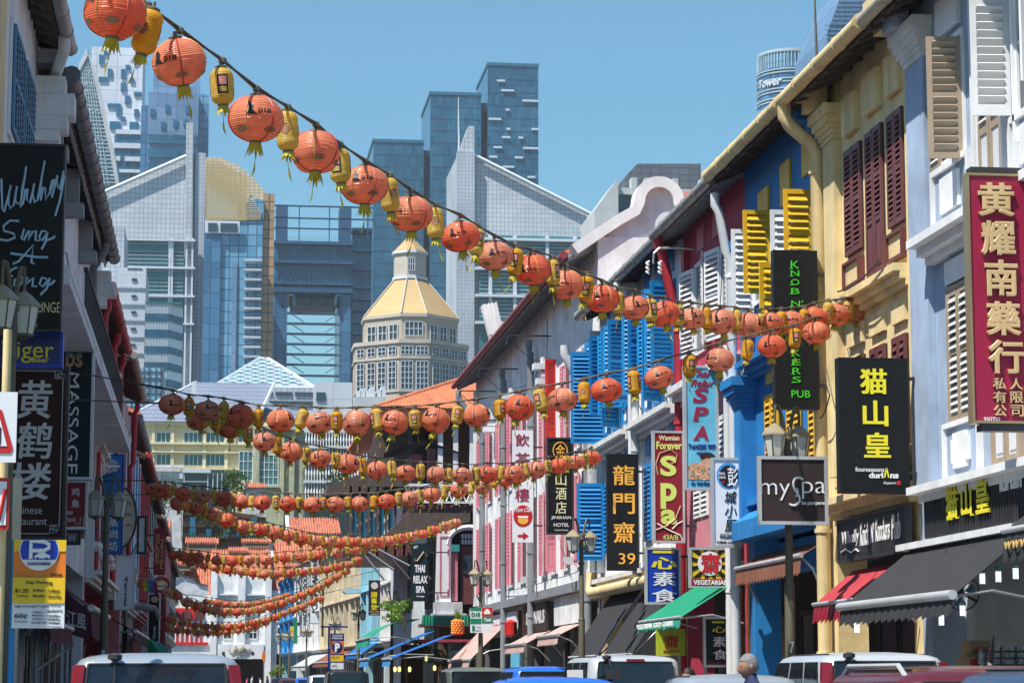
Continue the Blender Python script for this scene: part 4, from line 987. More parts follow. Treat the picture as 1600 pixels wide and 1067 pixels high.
# --- blue and white shophouse (two bays)
t = thing('shophouse', 'white shophouse with bright blue shutters and panels, two bays wide', 'shophouse', tuple(FRr.p(58, 0, 0)), 'shophouses on the right side of the street')
W0, W1 = 52.4, 63.7
shell(t, FRr, W0, W1, 11.65, 'wall_white', 4.1, pier='trim_yellow', back='interior')
roof(t, FRr, W0, W1, ZE-.1, .45, gut='gutter_metal', gr=.12, tile='roof_tile')
for c_ in (55.2, 60.9):
    for k, du in enumerate((-1.45, .05, 1.45)):
        u = c_+du
        opening(t, FRr, u-.42, u+.42, 8.3 if k != 1 else 7.8, 10.3, fm='shutter_blue')
        leaf(t, FRr, u+.45, 1, .52, 8.25, 10.3, 35 if k % 2 else 62, .05, 'shutter_blue', 'shutter_blue', rs, single=False)
        leaf(t, FRr, u-.45, -1, .55, 7.8 if k == 1 else 8.25, 10.3, 78 if k != 1 else 60, .05, 'shutter_blue', 'shutter_blue', rs, single=False)
        raised(t, FRr, u-.35, u+.35, 10.6, 11.15, 'shutter_blue', .004, .04)
        raised(t, FRr, u-.3, u+.3, 7.85, 8.15, 'trim_white', .004, .05, rim='shutter_blue')
        raised(t, FRr, u-.28, u+.28, 6.75, 7.15, 'shutter_blue', .004, .05)
        closed_pair(t, FRr, u-.45, u+.45, 4.75, 6.55, 'shutter_blue', 'shutter_blue', rs, single=False, tilt=30)
    ledge(t, FRr, c_-2.5, c_+2.5, 7.55, .4, 'cornice_white', .35)
leaf(t, FRr, 62.6, 1, .9, 7.6, 10.0, 85, .05, 'shutter_blue', 'shutter_blue', rs, single=False); leaf(t, FRr, 62.9, 1, .7, 4.6, 6.6, 85, .05, 'shutter_blue', 'shutter_blue', rs, single=False)
pilaster(t, FRr, 57.8, 58.35, 4.3, 11.0, 'trim_white', 'cornice_white', .2); pilaster(t, FRr, 63.1, 63.6, 4.3, 10.6, 'cornice_white', 'cornice_white', .2)
downpipe(t, FRr, 63.3, 10.3, 1.0, 'pipe_white', .12, .3, 4.3, 1.6); downpipe(t, FRr, 57.4, ZE-.2, OV, 'pipe_white', .1, .2, 4.3, 1.7)
ledge(t, FRr, W0+.1, W1-.1, 4.1, .35, 'cornice_white', .3)
b = MB(); b.tube([FRr.p(52.7, 3.75, .35), FRr.p(62.9, 3.75, .35), FRr.p(63.5, 3.85, .3), FRr.p(63.6, 4.4, .25)], .15, 10); b.build('drain_pipe', 'trim_yellow', t, smooth=True)
# --- long white building with gable
t = thing('long_white_building', 'long white plastered building with pink shutters, maroon eaves and a curved gable', 'building', tuple(FRr.p(78, 0, 0)))
L0, L1 = 63.9, 93.5; ZW = 12.75
shell(t, FRr, L0, L1, 13.3, 'wall_white', 4.1, pier='wall_darkgrey', back='interior')
roof(t, FRr, L0+.4, L1, ZW+.1, .75, rise=3.2, gut='gutter_maroon', soff='soffit_grey', tile='roof_tile', step=.3, jn=50)
def gpt(px, py): p = at(px, py, 63.3); return (p.x, p.z)
cxp = gpt(1027, 325); r0 = 38*63.3/3814
arc = [(cxp[0]+r0*math.cos(a), cxp[1]+.12+r0*math.sin(a)) for a in [math.pi-math.pi*i/18 for i in range(19)]]
pl = [gpt(892, 388), gpt(960, 343), gpt(987, 328)]+arc+[gpt(1069, 335), gpt(1110, 368), gpt(1150, 400), gpt(1300, 500)]
gf = FRF(63.15); XG = 10.12
b = MB(); b.prism([Vector((x, 63.15, z)) for x, z in [(XG, pl[0][1]-.2)]+[p for p in pl[1:]]+[(pl[-1][0], 0), (XG, 0)]], (0, .3, 0)); b.build('gable_wall', 'wall_gable', t)
b = MB()
cl = [Vector((x, 62.95, z)) for x, z in pl]
nrm = []
for i in range(len(cl)):
    d_ = (cl[min(i+1, len(cl)-1)]-cl[max(i-1, 0)]); nrm.append(Vector((-d_.z, 0, d_.x)).normalized())
for i in range(len(cl)-1): b.prism([cl[i]-nrm[i]*.24, cl[i+1]-nrm[i+1]*.24, cl[i+1]+nrm[i+1]*.05, cl[i]+nrm[i]*.05], (0, .62, 0))
b.build('gable_coping', 'trim_white', t)
wu = [(65.6, .75), (67.2, .6), (69.6, .8), (72.0, 1.0), (74.2, .8), (76.6, .8), (79.2, .9), (82.2, .9), (85.5, .9), (88.6, .9), (91.6, .9)]
for i, (u, w_) in enumerate(wu):
    red = i == 3; m_ = 'shutter_red' if red else 'shutter_pink'
    for z0, z1, hi in ((8.0, 10.6, 1), (4.7, 7.2, 0)):
        mm_ = m_ if hi else 'shutter_pink'
        if hi and red: z0, z1 = 7.9, 11.0
        opening(t, FRr, u-w_/2, u+w_/2, z0, z1-.02, fm='trim_white')
        leaf(t, FRr, u-w_/2, -1, w_*.34, z0, z1, 18 if not red else 75, .04, mm_, mm_, ((.03, .33, 'p'), (.37, .97, 's')), single=False, pitch=.12, tilt=20)
        leaf(t, FRr, u+w_/2, 1, w_*.30, z0, z1, 8, .04, mm_, mm_, ((.03, .33, 'p'), (.37, .97, 's')), single=False, pitch=.12, tilt=20)
for u in (64.6, 76.0, 83.0, 89.5): downpipe(t, FRr, u, ZW-.5 if u > 64.7 else 10.4, 1.1 if u > 89 else .25, 'pipe_grey', .11, .2, .15, 1.6 if u > 89 else .4)
for u in (72.9, 80.7, 87.0):
    b = MB()
    for i, (zz, e) in enumerate(((10.4, .28), (10.62, .2), (10.85, .34), (11.05, .18))): b.fb(FRr, u-.12-e*.3, u+.12+e*.3, zz, zz+.19, .003, e*1.6)
    b.build('wall_bracket', 'sill_grey', t)
    b = MB(); b.tube([FRr.p(u, 11.9, 0), FRr.p(u, 11.9, 1.3), FRr.p(u, 11.6, 1.35)], .025, 5); b.tube([FRr.p(u, 11.8, 1.3), FRr.p(u+.1, 11.2, .6), FRr.p(u, 11.1, 0)], .012, 4); b.build('lamp_bracket', 'steel_dark', t)
b = MB(); b.fb(FRr, L0, L1, 3.95, 4.2, .003, .25); b.build('fascia_ledge', 'pipe_grey', t)
b = MB(); b.fb(FRr, L1-1.2, L1-.2, 4.3, 12.6, .004, .12); b.build('end_pier', 'cornice_white', t)
for i in range(1, 6):
    u = L0+i*(L1-L0)/6; b = MB(); b.fb(FRr, u-.25, u+.25, 0, 3.9, -.5, 0); b.build('pillar', 'wall_darkgrey', t)
# finial-like ridge end
b = MB()
for k in range(4): b.prism([PP(752+k*6, 478-k*1, 95-k*.06), PP(758+k*6, 474-k*1, 95-k*.06), PP(772+k*5, 520, 95-k*.06), PP(764+k*5, 524, 95-k*.06)], (0, .4, 0))
b.build('ridge_ornament', 'trim_white', t)
# --- tiled veranda building projecting into the street
YT = 98.0
def TX(px, py=800, Y=YT): return at(px, py, Y).x
def TZ(py, Y=YT): return at(660, py, Y).z
t = thing('veranda_house', 'old house with an orange barrel tile hip roof over a dark first floor veranda', 'building', (9.5, YT, 0))
xa, xb = TX(592), 10.6
b = MB(); b.box(8.9, 16, YT+3.2, YT+24, 0, 12.3); b.build('wall', 'wall_palegrey', t)
e0 = Vector((TX(583), YT-.2, TZ(641))); e1 = Vector((15.5, YT-.2, TZ(641))); rg0 = Vector((TX(745)+.4, YT+6, TZ(583)+.55)); rg1 = Vector((15.5, YT+6, TZ(583)+.55)); e2 = Vector((e0.x, YT+24, e0.z)); rgb = Vector((rg0.x, YT+18, rg0.z))
b = MB(); b.add([e0, e1, rg1, rg0, e2, rgb], [(0, 1, 2, 3), (0, 3, 5, 4)]); b.add([v-Vector((0, 0, .15)) for v in (e0, e1, rg1, rg0, e2, rgb)], [(3, 2, 1, 0), (4, 5, 3, 0)]); r_ = b.build('roof', 'roof_orange', t)
b = MB()
n = 34
for i in range(n):
    x = e0.x+.15+(10.9-e0.x)*i/n; s = min(1, (x-e0.x)/(rg0.x-e0.x))
    a_ = Vector((x, e0.y-.05, e0.z+.02)); c_ = Vector((x, e0.y+(rg0.y-e0.y)*s, e0.z+(rg0.z-e0.z)*s+.05)); b.tube([a_, c_], .085, 6)
for j in range(60):
    y = e0.y+.3+j*.38; s = 1 if y > rg0.y else (y-e0.y)/(rg0.y-e0.y); b.tube([(e0.x-.05, y, e0.z), (e0.x+(rg0.x-e0.x)*s, y, e0.z+(rg0.z-e0.z)*s+.04)], .085, 6)
b.tube([e0+Vector((0, 0, .06)), rg0+Vector((0, 0, .1))], .13, 8); b.tube([rg0+Vector((0, 0, .1)), rg1+Vector((0, 0, .1))], .14, 8)
b.build('roof_tiles', 'roof_orange', r_, stuff=True, smooth=True)
b = MB(); b.fb(FRF(YT-.15), e0.x, 10.9, TZ(655), TZ(643), 0, .1); b.build('eave_board', 'maroon_wood', t)
b = MB(); b.box(TX(648), 10.9, YT+.1, YT+6, TZ(800), TZ(788)); b.build('veranda_floor', 'maroon_wood', t)
b = MB(); b.box(TX(640), 10.9, YT+3.0, YT+3.2, TZ(788), TZ(648)); b.build('veranda_back_wall', 'shutter_dark', t)
# carved balustrade
b = MB(); x = TX(632); z0, z1 = TZ(786), TZ(757)
b.fb(FRF(YT), x, 10.85, z1-.07, z1+.03, 0, .12); b.fb(FRF(YT), x, 10.85, z0, z0+.08, 0, .12)
k = 0
while x < 10.8:
    b.tube([(x, YT-.06, z0+.05), (x+.28, YT-.06, z1-.05)], .028, 4, caps=False); b.tube([(x+.28, YT-.06, z0+.05), (x, YT-.06, z1-.05)], .028, 4, caps=False); b.box(x+.09, x+.19, YT-.08, YT-.04, (z0+z1)/2-.05, (z0+z1)/2+.05); x += .28
b.build('balustrade', 'trim_white', t, stuff=True)
for px in (640, 688, 712, 738):
    b = MB(); b.box(TX(px)-.1, TX(px)+.1, YT+.05, YT+.25, TZ(788), TZ(655)); b.build('veranda_post', 'trim_white' if px > 660 else 'shutter_dark', t)
for px in (706, 742): b = MB(); b.tube([(TX(px)+.3*math.cos(a)-.3, YT+2.9, TZ(700)+.0+.9*math.sin(a)) for a in [math.pi*i/10 for i in range(11)]], .06, 6); b.build('arch_trim', 'shutter_pink', t)
for a_, c_ in ((712, 726), (650, 672), (676, 700)):
    b = MB(); b.box(TX(a_), TX(c_), YT+2.9, YT+2.98, TZ(786), TZ(690)); b.build('veranda_door', 'wall_palegrey' if a_ != 650 else 'steel_dark', t)
    b = MB(); b.box(TX(a_)+.08, TX(c_)-.08, YT+2.85, YT+2.895, TZ(780), TZ(700)); b.build('door_panel', 'shutter_pink', t)
b = MB(); pts = [at(600+k*10, 686+abs(k-6)*3.5, YT-.1) for k in range(13)]; nn = len(pts)
b.add(pts+[p+Vector((0, .4, -.16-.04*((i*7) % 4))) for i, p in enumerate(pts)], [(i, i+1, nn+i+1, nn+i) for i in range(nn-1)]); b.build('netting', 'shutter_dark', t)
# left part of roof: dark underside and timbers
b = MB(); b.prism([at(592, 643, YT), at(604, 650, YT), at(575, 745, YT), at(566, 745, YT), at(582, 690, YT)], (0, .2, 0)); b.build('eave_end', 'soffit', t)
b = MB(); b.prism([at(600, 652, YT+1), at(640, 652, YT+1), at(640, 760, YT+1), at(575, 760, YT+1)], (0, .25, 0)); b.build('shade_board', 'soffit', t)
# projecting timber bay on the left side
xl, xr = TX(548, 850, 108), TX(640, 850, 108)
b = MB(); b.prism([at(512, 758, 108), at(560, 742, 108), at(650, 742, 108), at(650, 762, 108), at(508, 775, 108)], (0, 6, 0)); b.build('lean_to_roof', 'soffit', t)
b = MB(); b.box(xl, xr+.6, 108, 120, TZ(868, 108), TZ(850, 108)); b.build('bay_floor', 'maroon_wood', t)
for px in (546, 560, 574, 588, 602, 616, 630):
    b = MB(); b.box(TX(px, 800, 108), TX(px, 800, 108)+.1, 108, 108.2, TZ(868, 108), TZ(760, 108)); b.build('bay_post', 'soffit', t)
for px in (549, 563, 577, 591, 605): b = MB(); b.box(TX(px, 800, 108)+.05, TX(px+9, 800, 108), 108.1, 108.14, TZ(862, 108), TZ(775, 108)); b.build('pane', 'window_blue', t)
b = MB(); b.prism([at(586, 850, YT), at(640, 800, YT), at(735, 790, YT), at(735, 815, YT), at(640, 835, YT)], (0, 3.2, 0)); b.build('floor_beams', 'soffit', t)
for (p, q) in (((606, 866), (640, 905)), ((640, 862), (672, 905))): b = MB(); b.tube([at(p[0], p[1], YT-.2), at(q[0], q[1], YT-.2)], .07, 6); b.build('brace', 'soffit', t)
for p, q in (((570, 868), (600, 905)), ((575, 862), (615, 890)), ((590, 858), (640, 884))): b = MB(); b.tube([at(p[0], p[1], YT-.6), at(q[0], q[1], YT-.6)], .05, 5); b.build('strut', 'pipe_grey', t)
# ground floor column, arch and doors
b = MB(); b.box(TX(683), TX(705), YT, YT+.7, TZ(940), TZ(828)); b.build('column', 'trim_white', t)
b = MB()
for px in (688, 702): b.fb(FRF(YT), TX(px)-.02, TX(px)+.02, TZ(930), TZ(838), .003, .03)
b.fb(FRF(YT), TX(688), TX(702), TZ(931), TZ(929), .003, .03); b.fb(FRF(YT), TX(688), TX(702), TZ(839), TZ(837), .003, .03); b.build('column_line', 'shutter_pink', t)
b = MB()
for k in range(4): x = TX(708+k*2.4); b.tube([(x, YT+.15, TZ(938)), (x, YT+.15, TZ(862))], .035, 6)
b.build('fluted_column', 'shutter_pink', t)
b = MB(); b.box(TX(706), TX(718), YT, YT+.4, TZ(861), TZ(850)); b.build('capital', 'print_teal', t)
b = MB(); b.box(TX(680), TX(722), YT-.25, YT+.8, TZ(958), TZ(940)); b.box(TX(676), TX(728), YT-.35, YT+.9, TZ(963), TZ(958)-.002); b.build('column_base', 'wall_palegrey', t)
b = MB(); b.tube([(TX(732)+1.1*TX(0)*0+.55*1.55*math.cos(a), YT+.1, TZ(850)+.55*1.3*math.sin(a)) for a in [math.pi*i/12 for i in range(13)]], .13, 6); b.build('arch_ring', 'trim_white', t)
b = MB(); b.box(TX(718)+.02, 11.2, YT+.5, YT+.7, TZ(945), TZ(825)); b.build('doorway', 'shutter_dark', t)
b = MB(); b.box(TX(722), TX(741), YT+.3, YT+.45, TZ(943), TZ(852)); b.build('door', 'maroon_wood', t)
b = MB(); b.box(TX(725), TX(738), YT+.24, YT+.29, TZ(895), TZ(866)); b.build('pane', 'window_dark', t)
for k in range(4):
    for j in range(2): b = MB(); b.box(TX(722+k*5), TX(725.6+k*5), YT+.2, YT+.24, TZ(849-j*9), TZ(842-j*9)); b.build('pane', 'line_pale', t)
for a_, c_ in ((641, 650), (668, 681)):
    b = MB(); b.box(TX(a_), TX(c_), YT+1.2, YT+1.25, TZ(950), TZ(860)); o = b.build('shutter', 'shutter_dark', t)
    for k in range(12): q = MB(); z = TZ(948-k*7); q.box(TX(a_)+.05, TX(c_)-.05, YT+1.16, YT+1.2, z, z+.06); q.build('slat', 'steel_dark', o)
b = MB()
for k in range(16):
    px = 662+k*4.6; c_ = at(px, 966, YT-1.2); b.lathe((c_.x, c_.y, c_.z-.28), [(.075, 0), (.075, .2), (.05, .42)], 8)
b.build('glazed_tiles', 'sign_green', t, stuff=True, smooth=True)
b = MB(); b.box(TX(655), 10.9, YT-1.25, YT+.2, TZ(975)-.12, TZ(975)); b.build('tile_ledge', 'maroon_wood', t)
b = MB(); b.box(TX(690), 16, YT+.9, YT+3.3, 0, 12.2); b.build('shop_core', 'interior_warm', t)
# --- grey pilastered houses, pale blue, cream, white, bright blue beyond
def far_house(label, p0, p1, h, wall, trim, n, wm='window_dark', shutter=None, zg=3.6, roofc='roof_far'):
    f = FR2(p0, p1); L = (Vector(p1)-Vector(p0)).length
    if f.u.y < 0: pass
    t = thing('shophouse', label, 'shophouse', (p0[0], p0[1], 0), 'shophouses far down the right side')
    shell(t, f, 0, L, h, wall, zg, depth=8, back='interior', pw=.4)
    b = MB(); b.fprism(f, [(.7, h-.1), (-5, h+2.4), (-5, h+2.2), (.7, h-.25)], 0, L); b.build('roof', roofc, t)
    for i in range(n+1):
        u = L*i/n; b = MB(); b.fb(f, max(0, u-.22), min(L, u+.22), zg, h-.3, .005, .3); b.fb(f, max(0, u-.3), min(L, u+.3), h-.9, h-.5, .31, .5); b.build('pilaster', trim, t)
    for zz in (h*.62, zg+.1): ledge(t, f, .1, L-.1, zz, .4, trim, .3)
    for i in range(n):
        for z0, z1 in ((zg+.7, h*.62-.5), (h*.62+.5, h-1)):
            a = L*i/n+.55; c = L*(i+1)/n-.55
            o = opening(t, f, a, c, z0, z1, fm=trim, bars=1)
            if shutter: leaf(t, f, a-.02, 1, (c-a)*.5, z0, z1, 60, .05, shutter, shutter, ((.05, .95, 's'),), single=False, pitch=.25); leaf(t, f, c+.02, -1, (c-a)*.5, z0, z1, 60, .05, shutter, shutter, ((.05, .95, 's'),), single=False, pitch=.25)
    return t, f, L
def Lp(s): return (10.1-3.9*s, 143+72*s)
far_house('pale grey house with close white pilasters behind the green awning', (10.1, 122.5), (10.1, 143), 11.2, 'wall_palegrey', 'cornice_white', 7)
far_house('pale turquoise shophouse with bright blue edges', Lp(0), Lp(.14), 11.2, 'wall_lightblue', 'wall_lightblue', 3)
tt, ff, LL = far_house('long cream shophouse row with plain pilasters', Lp(.14), Lp(.5), 10.9, 'wall_cream', 'wall_cream', 8)
far_house('white shophouse hung with vertical banners', Lp(.5), Lp(.8), 10.6, 'wall_white', 'trim_white', 5)
far_house('narrow bright blue shophouse near the far end of the street', Lp(.8), Lp(1.0), 10.4, 'wall_lightblue', 'shutter_blue', 3)
t = thing('blue_door_canopy', 'small pale blue canopy slab on the turquoise shophouse', 'canopy', tuple(at(552, 922, 150)))
b = MB(); b.prism([at(536, 923, 150), at(545, 919, 150), at(565, 919, 150), at(565, 926, 150), at(540, 927, 150)], (0, 1.2, 0)); b.build('slab', 'wall_lightblue', t)
# ================================================================= left row
# --- white and yellow first house
t = thing('shophouse', 'white walled house with pale blue louvred windows at the left edge', 'shophouse', tuple(FRl.p(39, 0, 0)), 'shophouses on the left side of the street')
shell(t, FRl, 36.1, 42.3, 13.1, 'wall_white', 4.1, back='interior')
for u in (37.55, 39.75):
    opening(t, FRl, u-.9, u+.9, 9.9, 11.6, fm='shutter_white')
    for k in range(4): leaf(t, FRl, u-.88+k*.44, 1, .425, 9.92, 11.58, 0, .06, 'shutter_steel', 'shutter_steel', ((.04, .48, 's'), (.52, .96, 's')), single=False)
b = MB()
for (z0, z1, dd, hh) in ((11.75, 12.05, .5, 0), (11.35, 11.745, .66, 0), (11.1, 11.345, .55, 0), (10.9, 11.095, .42, 0)): b.fb(FRl, 41.7, 42.3, z0, z1, .003, dd)
b.build('corbel', 'cornice_white', t)
b = MB(); b.fb(FRl, 41.75, 42.25, 12.3, 12.55, .003, .4); b.build('upper_bracket', 'soffit_grey', t)
roof(t, FRl, 36.1, 42.3, 12.7, .4, gut='gutter_metal', gr=.12, tile='roof_tile')
b = MB(); b.tube([FRl.p(41.2, 12.65, .5), FRl.p(41.25, 12.4, .5), FRl.p(41.5, 12.25, .42), FRl.p(42.15, 12.15, .3), FRl.p(42.2, 11.9, .2)], .1, 10); b.tube([FRl.p(42.15, 10.9, .2), FRl.p(42.15, .2, .25)], .1, 10); b.build('downpipe', 'pipe_white', t, smooth=True)
t = thing('shophouse', 'mustard yellow house wall at the extreme left edge', 'shophouse', tuple(FRl.p(30, 0, 0)), 'shophouses on the left side of the street')
shell(t, FRl, 24, 36.08, 12.6, 'wall_yellow', 4.1, back='interior')
# --- grey house with black gutter
t = thing('shophouse', 'pale grey house with black gutter and deep boarded eaves on the left', 'shophouse', tuple(FRl.p(51, 0, 0)), 'shophouses on the left side of the street')
shell(t, FRl, 42.3, 61.6, 12.7, 'wall_grey', 4.1, back='interior')
roof(t, FRl, 42.32, 61.2, 12.25, .42, gut='gutter_black', gr=.14, jn=.95, soff='soffit')
b = MB(); b.fb(FRl, 42.32, 61.2, 12.02, 12.17, .33, .38); b.build('fascia', 'gutter_metal', t)
for u in (44.5, 50.0, 55.6):
    b = MB(); b.fb(FRl, u, u+.5, 11.2, 11.45, .003, .4); b.fb(FRl, u+.1, u+.4, 11.451, 12.2, .003, .3); b.build('eave_bracket', 'soffit_grey', t)
b = MB(); b.tube([FRl.p(58.2, 12.2, .5), FRl.p(58.2, 11.9, .45), FRl.p(58.4, 11.5, .2), FRl.p(58.4, 7.9, .2)], .1, 8); b.build('downpipe', 'gutter_black', t, smooth=True)
b = MB(); b.fb(FRl, 61.0, 61.6, 11.0, 11.25, .003, .4); b.fb(FRl, 61.0, 61.6, 11.255, 11.6, .003, .62); b.fb(FRl, 61.0, 61.6, 11.605, 11.9, .003, .5); b.build('corbel', 'cornice_white', t)
b = MB(); b.fb(FRl, 36.85, 64.4, 7.55, 7.72, .003, .95); b.fb(FRl, 36.85, 64.4, 7.721, 7.85, .85, .96); b.build('canopy_slab', 'sill_grey', t)
for i in range(9):
    u = 43.6+i*2.0; opening(t, FRl, u-.55, u+.55, 8.0, 10.1, fm='wall_palegrey', bars=3)
    closed_pair(t, FRl, u-.5, u+.5, 5.0, 7.0, 'shutter_dark', 'shutter_dark', ((.05, .95, 's'),), single=False)
b = MB(); z0, z1 = 7.86, 8.75
u = 42.6
while u < 60: b.fb(FRl, u, u+.03, z0, z1, .86, .89); u += .16
b.fb(FRl, 42.5, 60, z1, z1+.05, .84, .91); b.build('railing', 'steel_dark', t, stuff=True)
# --- further left houses
def left_house(label, u0, u1, h, wall, trim, n, gut, shutter, over=.4):
    t = thing('shophouse', label, 'shophouse', tuple(FRl.p(u0, 0, 0)), 'shophouses on the left side of the street')
    shell(t, FRl, u0, u1, h, wall, 4.0, back='interior')
    roof(t, FRl, u0, u1, h-.3, over, gut=gut, gr=.1, step=.4, jn=1.5)
    for i in range(n):
        u = u0+(u1-u0)*(i+.5)/n
        for z0, z1 in ((4.7, 6.7), (8.0, 10.0)):
            opening(t, FRl, u-.5, u+.5, z0, z1, fm=trim, bars=1)
            leaf(t, FRl, u-.52, -1, .5, z0, z1, 20, .05, shutter, shutter, ((.05, .95, 's'),), single=False, pitch=.15); leaf(t, FRl, u+.52, 1, .5, z0, z1, 12, .05, shutter, shutter, ((.05, .95, 's'),), single=False, pitch=.15)
    for i in range(n+1):
        u = u0+(u1-u0)*i/n; b = MB(); b.fb(FRl, max(u0, u-.2), min(u1, u+.2), 4.1, h-.9, .005, .22); b.build('pilaster', trim, t)
    ledge(t, FRl, u0+.05, u1-.05, 7.6, .4, trim, .35); ledge(t, FRl, u0+.05, u1-.05, 4.3, .4, trim, .3)
    return t
t = left_house('crimson house with ornate white plasterwork and red downpipes on the left', 61.6, 74.0, 11.9, 'wall_red', 'cornice_white', 4, 'pipe_red', 'maroon_wood')
rn = random.Random(5)
b = MB()
for k in range(60):
    u = rn.uniform(62, 73.6); z = rn.choice((4.8, 5.4, 6.1, 6.9, 7.3, 8.0, 9.6, 10.3))+rn.uniform(-.3, .3); p = FRl.p(u, z, rn.uniform(.1, .3)); b.lathe((p.x, p.y, p.z), [(.02, -.14), (.1, -.08), (.13, 0), (.08, .1), (.02, .14)], 7)
b.build('plaster_ornament', 'cornice_white', t, stuff=True, smooth=True)
for u in (62.4, 68.5, 73.2): downpipe(t, FRl, u, 11.4, .4, 'pipe_red', .09, .22, 4.3, 1.9)
t = left_house('house with old mottled roof tiles overhanging the left pavement', 74.2, 86, 11.8, 'wall_pink', 'cornice_white', 4, 'gutter_metal', 'maroon_wood', .55)
downpipe(t, FRl, 84, 11.2, .5, 'pipe_red', .09, .3, 4.3, 2.3)
left_house('white house with blue shutters on the left beside the blue poster', 86.2, 99, 11.2, 'wall_white', 'trim_white', 4, 'pipe_grey', 'shutter_blue')
left_house('pink and red house in the middle of the left row', 99.2, 114, 11.0, 'wall_pink', 'pipe_red', 5, 'pipe_red', 'shutter_red')
left_house('white house behind the white vertical sign on the left', 114.2, 131, 10.8, 'wall_white', 'trim_white', 5, 'pipe_grey', 'shutter_dark')
left_house('crimson house behind the rainbow flag', 131.2, 148, 10.6, 'wall_red', 'trim_white', 5, 'pipe_grey', 'shutter_red')
left_house('pale pink house nearest the far end of the left row', 148.2, 172, 10.3, 'wall_pink', 'cornice_white', 7, 'pipe_grey', 'shutter_pink')
left_house('white house closing the left row at the junction', 172.2, 198, 10.2, 'wall_white', 'trim_white', 7, 'pipe_grey', 'shutter_dark')
# ================================================================= end of the street
YE = 217.5; fe = FRF(YE)
def EX(px): return at(px, 950, YE).x
def EZ(py): return at(400, py, YE).z
def fwin(t, fr, px0, px1, py0, py1, Y, nx=1, nz=1, fm='trim_white', gm='window_dark', d=.05, fw=.08):
    a, c, z0, z1 = at(px0, (py0+py1)/2, Y).x, at(px1, (py0+py1)/2, Y).x, at((px0+px1)/2, py1, Y).z, at((px0+px1)/2, py0, Y).z
    b = MB()
    for (u0, u1, e, g_) in ((a-fw, c+fw, z0-fw, z0), (a-fw, c+fw, z1, z1+fw), (a-fw, a, z0, z1), (c, c+fw, z0, z1)): b.fb(fr, u0, u1, e, g_, .004, d*2)
    for i in range(1, nx): u = a+(c-a)*i/nx; b.fb(fr, u-fw*.4, u+fw*.4, z0, z1, .03, d*1.8)
    for i in range(1, nz): z = z0+(z1-z0)*i/nz; b.fb(fr, a, c, z-fw*.4, z+fw*.4, .03, d*1.75)
    o = b.build('window', fm, t); b = MB(); b.fb(fr, a, c, z0, z1, .005, .025); b.build('pane', gm, o); return o
def front_house(label, px0, px1, py, dep, wall, roofz=2.5, tile='roof_far', Y=YE, cat='shophouse', group='shophouses closing the end of the street'):
    fr = FRF(Y); x0, x1, z = at(px0, 950, Y).x+.01, at(px1, 950, Y).x-.01, at(400, py, Y).z
    t = thing('shophouse', label, cat, ((x0+x1)/2, Y, 0), group)
    b = MB(); b.fb(fr, x0, x1, 3.7, z, -dep, 0); b.build('wall', wall, t)
    b = MB(); b.fb(fr, x0+.01, x1-.01, 0, 3.69, -dep, -1.5); b.build('shop_back_wall', 'interior', t)
    for a in (x0, x1-.5): b = MB(); b.fb(fr, a, a+.5, 0, 3.69, -.5, 0); b.build('pillar', wall, t)
    if roofz:
        b = MB(); r_ = None
        b.fprism(fr, [(-.6, z-.3), (-dep*.5-.3, z+roofz), (-dep*.5-.3, z+roofz-.2), (-.6, z-.5)], x0, x1); b.fprism(fr, [(-dep*.5-.3, z+roofz), (-dep, z), (-dep, z-.2), (-dep*.5-.3, z+roofz-.2)], x0, x1); r_ = b.build('roof', tile, t)
        b = MB(); n = int((x1-x0)/.24)
        for i in range(n): x = x0+(i+.5)*(x1-x0)/n; b.tube([fr.p(x, z-.26, -.6), fr.p(x, z+roofz+.05, -dep*.5-.3)], .075, 5)
        b.build('roof_tiles', tile, r_, stuff=True, smooth=True)
    return t, fr, x0, x1, z
t, fr, x0, x1, z = front_house('white shophouse with red framed upper windows and curvy parapet at the far end', 262, 329, 930, 10, 'wall_white', 2.6)
b = MB(); P = [(264, 930), (264, 922), (266, 912), (272, 905), (280, 900), (284, 900), (284, 894), (288, 894), (288, 900), (294, 901), (303, 904), (310, 911), (322, 914), (326, 914), (326, 930)]
b.prism([PP(a, c, YE) for a, c in P], (0, .35, 0)); b.build('parapet', 'wall_palegrey', t)
b = MB()
for i in range(len(P)-1):
    if i in (0, len(P)-2): continue
    b.tube([PP(P[i][0], P[i][1], YE-.1), PP(P[i+1][0], P[i+1][1], YE-.1)], .07, 5)
b.build('parapet_coping', 'steel_dark', t)
b = MB()
for k in range(7): c_ = PP(262+k*2.7, 941, YE-.5); b.lathe((c_.x, c_.y, c_.z-.2), [(.07, 0), (.07, .3), (.02, .42)], 7)
b.build('glazed_tiles', 'sign_green', t, stuff=True)
b = MB(); b.fb(fr, x0, EX(319), EZ(967), EZ(950), .004, .1); b.build('upper_band', 'shutter_red', t)
for k in range(3):
    cx_ = EX(265+k*19+8); r_ = EX(264+7)-EX(264)
    b = MB(); b.prism([Vector((cx_-r_, YE-.12, EZ(967)))]+[Vector((cx_+r_*math.cos(a), YE-.12, EZ(958)+r_*.6*math.sin(a))) for a in [math.pi-math.pi*i/8 for i in range(9)]]+[Vector((cx_+r_, YE-.12, EZ(967)))], (0, -.08, 0)); b.build('arched_window', 'maroon_wood', t)
for k in range(8):
    px = 261+k*7.4
    b = MB(); b.fb(fr, EX(px), EX(px+1.8), EZ(1004), EZ(966), .02, .14); b.build('red_post', 'shutter_red', t)
b = MB(); b.fb(fr, x0, EX(326), EZ(1007), EZ(1003), .02, .2); b.build('red_rail', 'shutter_red', t)
t, fr, x0, x1, z = front_house('white pilastered shophouse with a cursive sign at the far end', 329, 424, 897, 10, 'wall_white', 2.4)
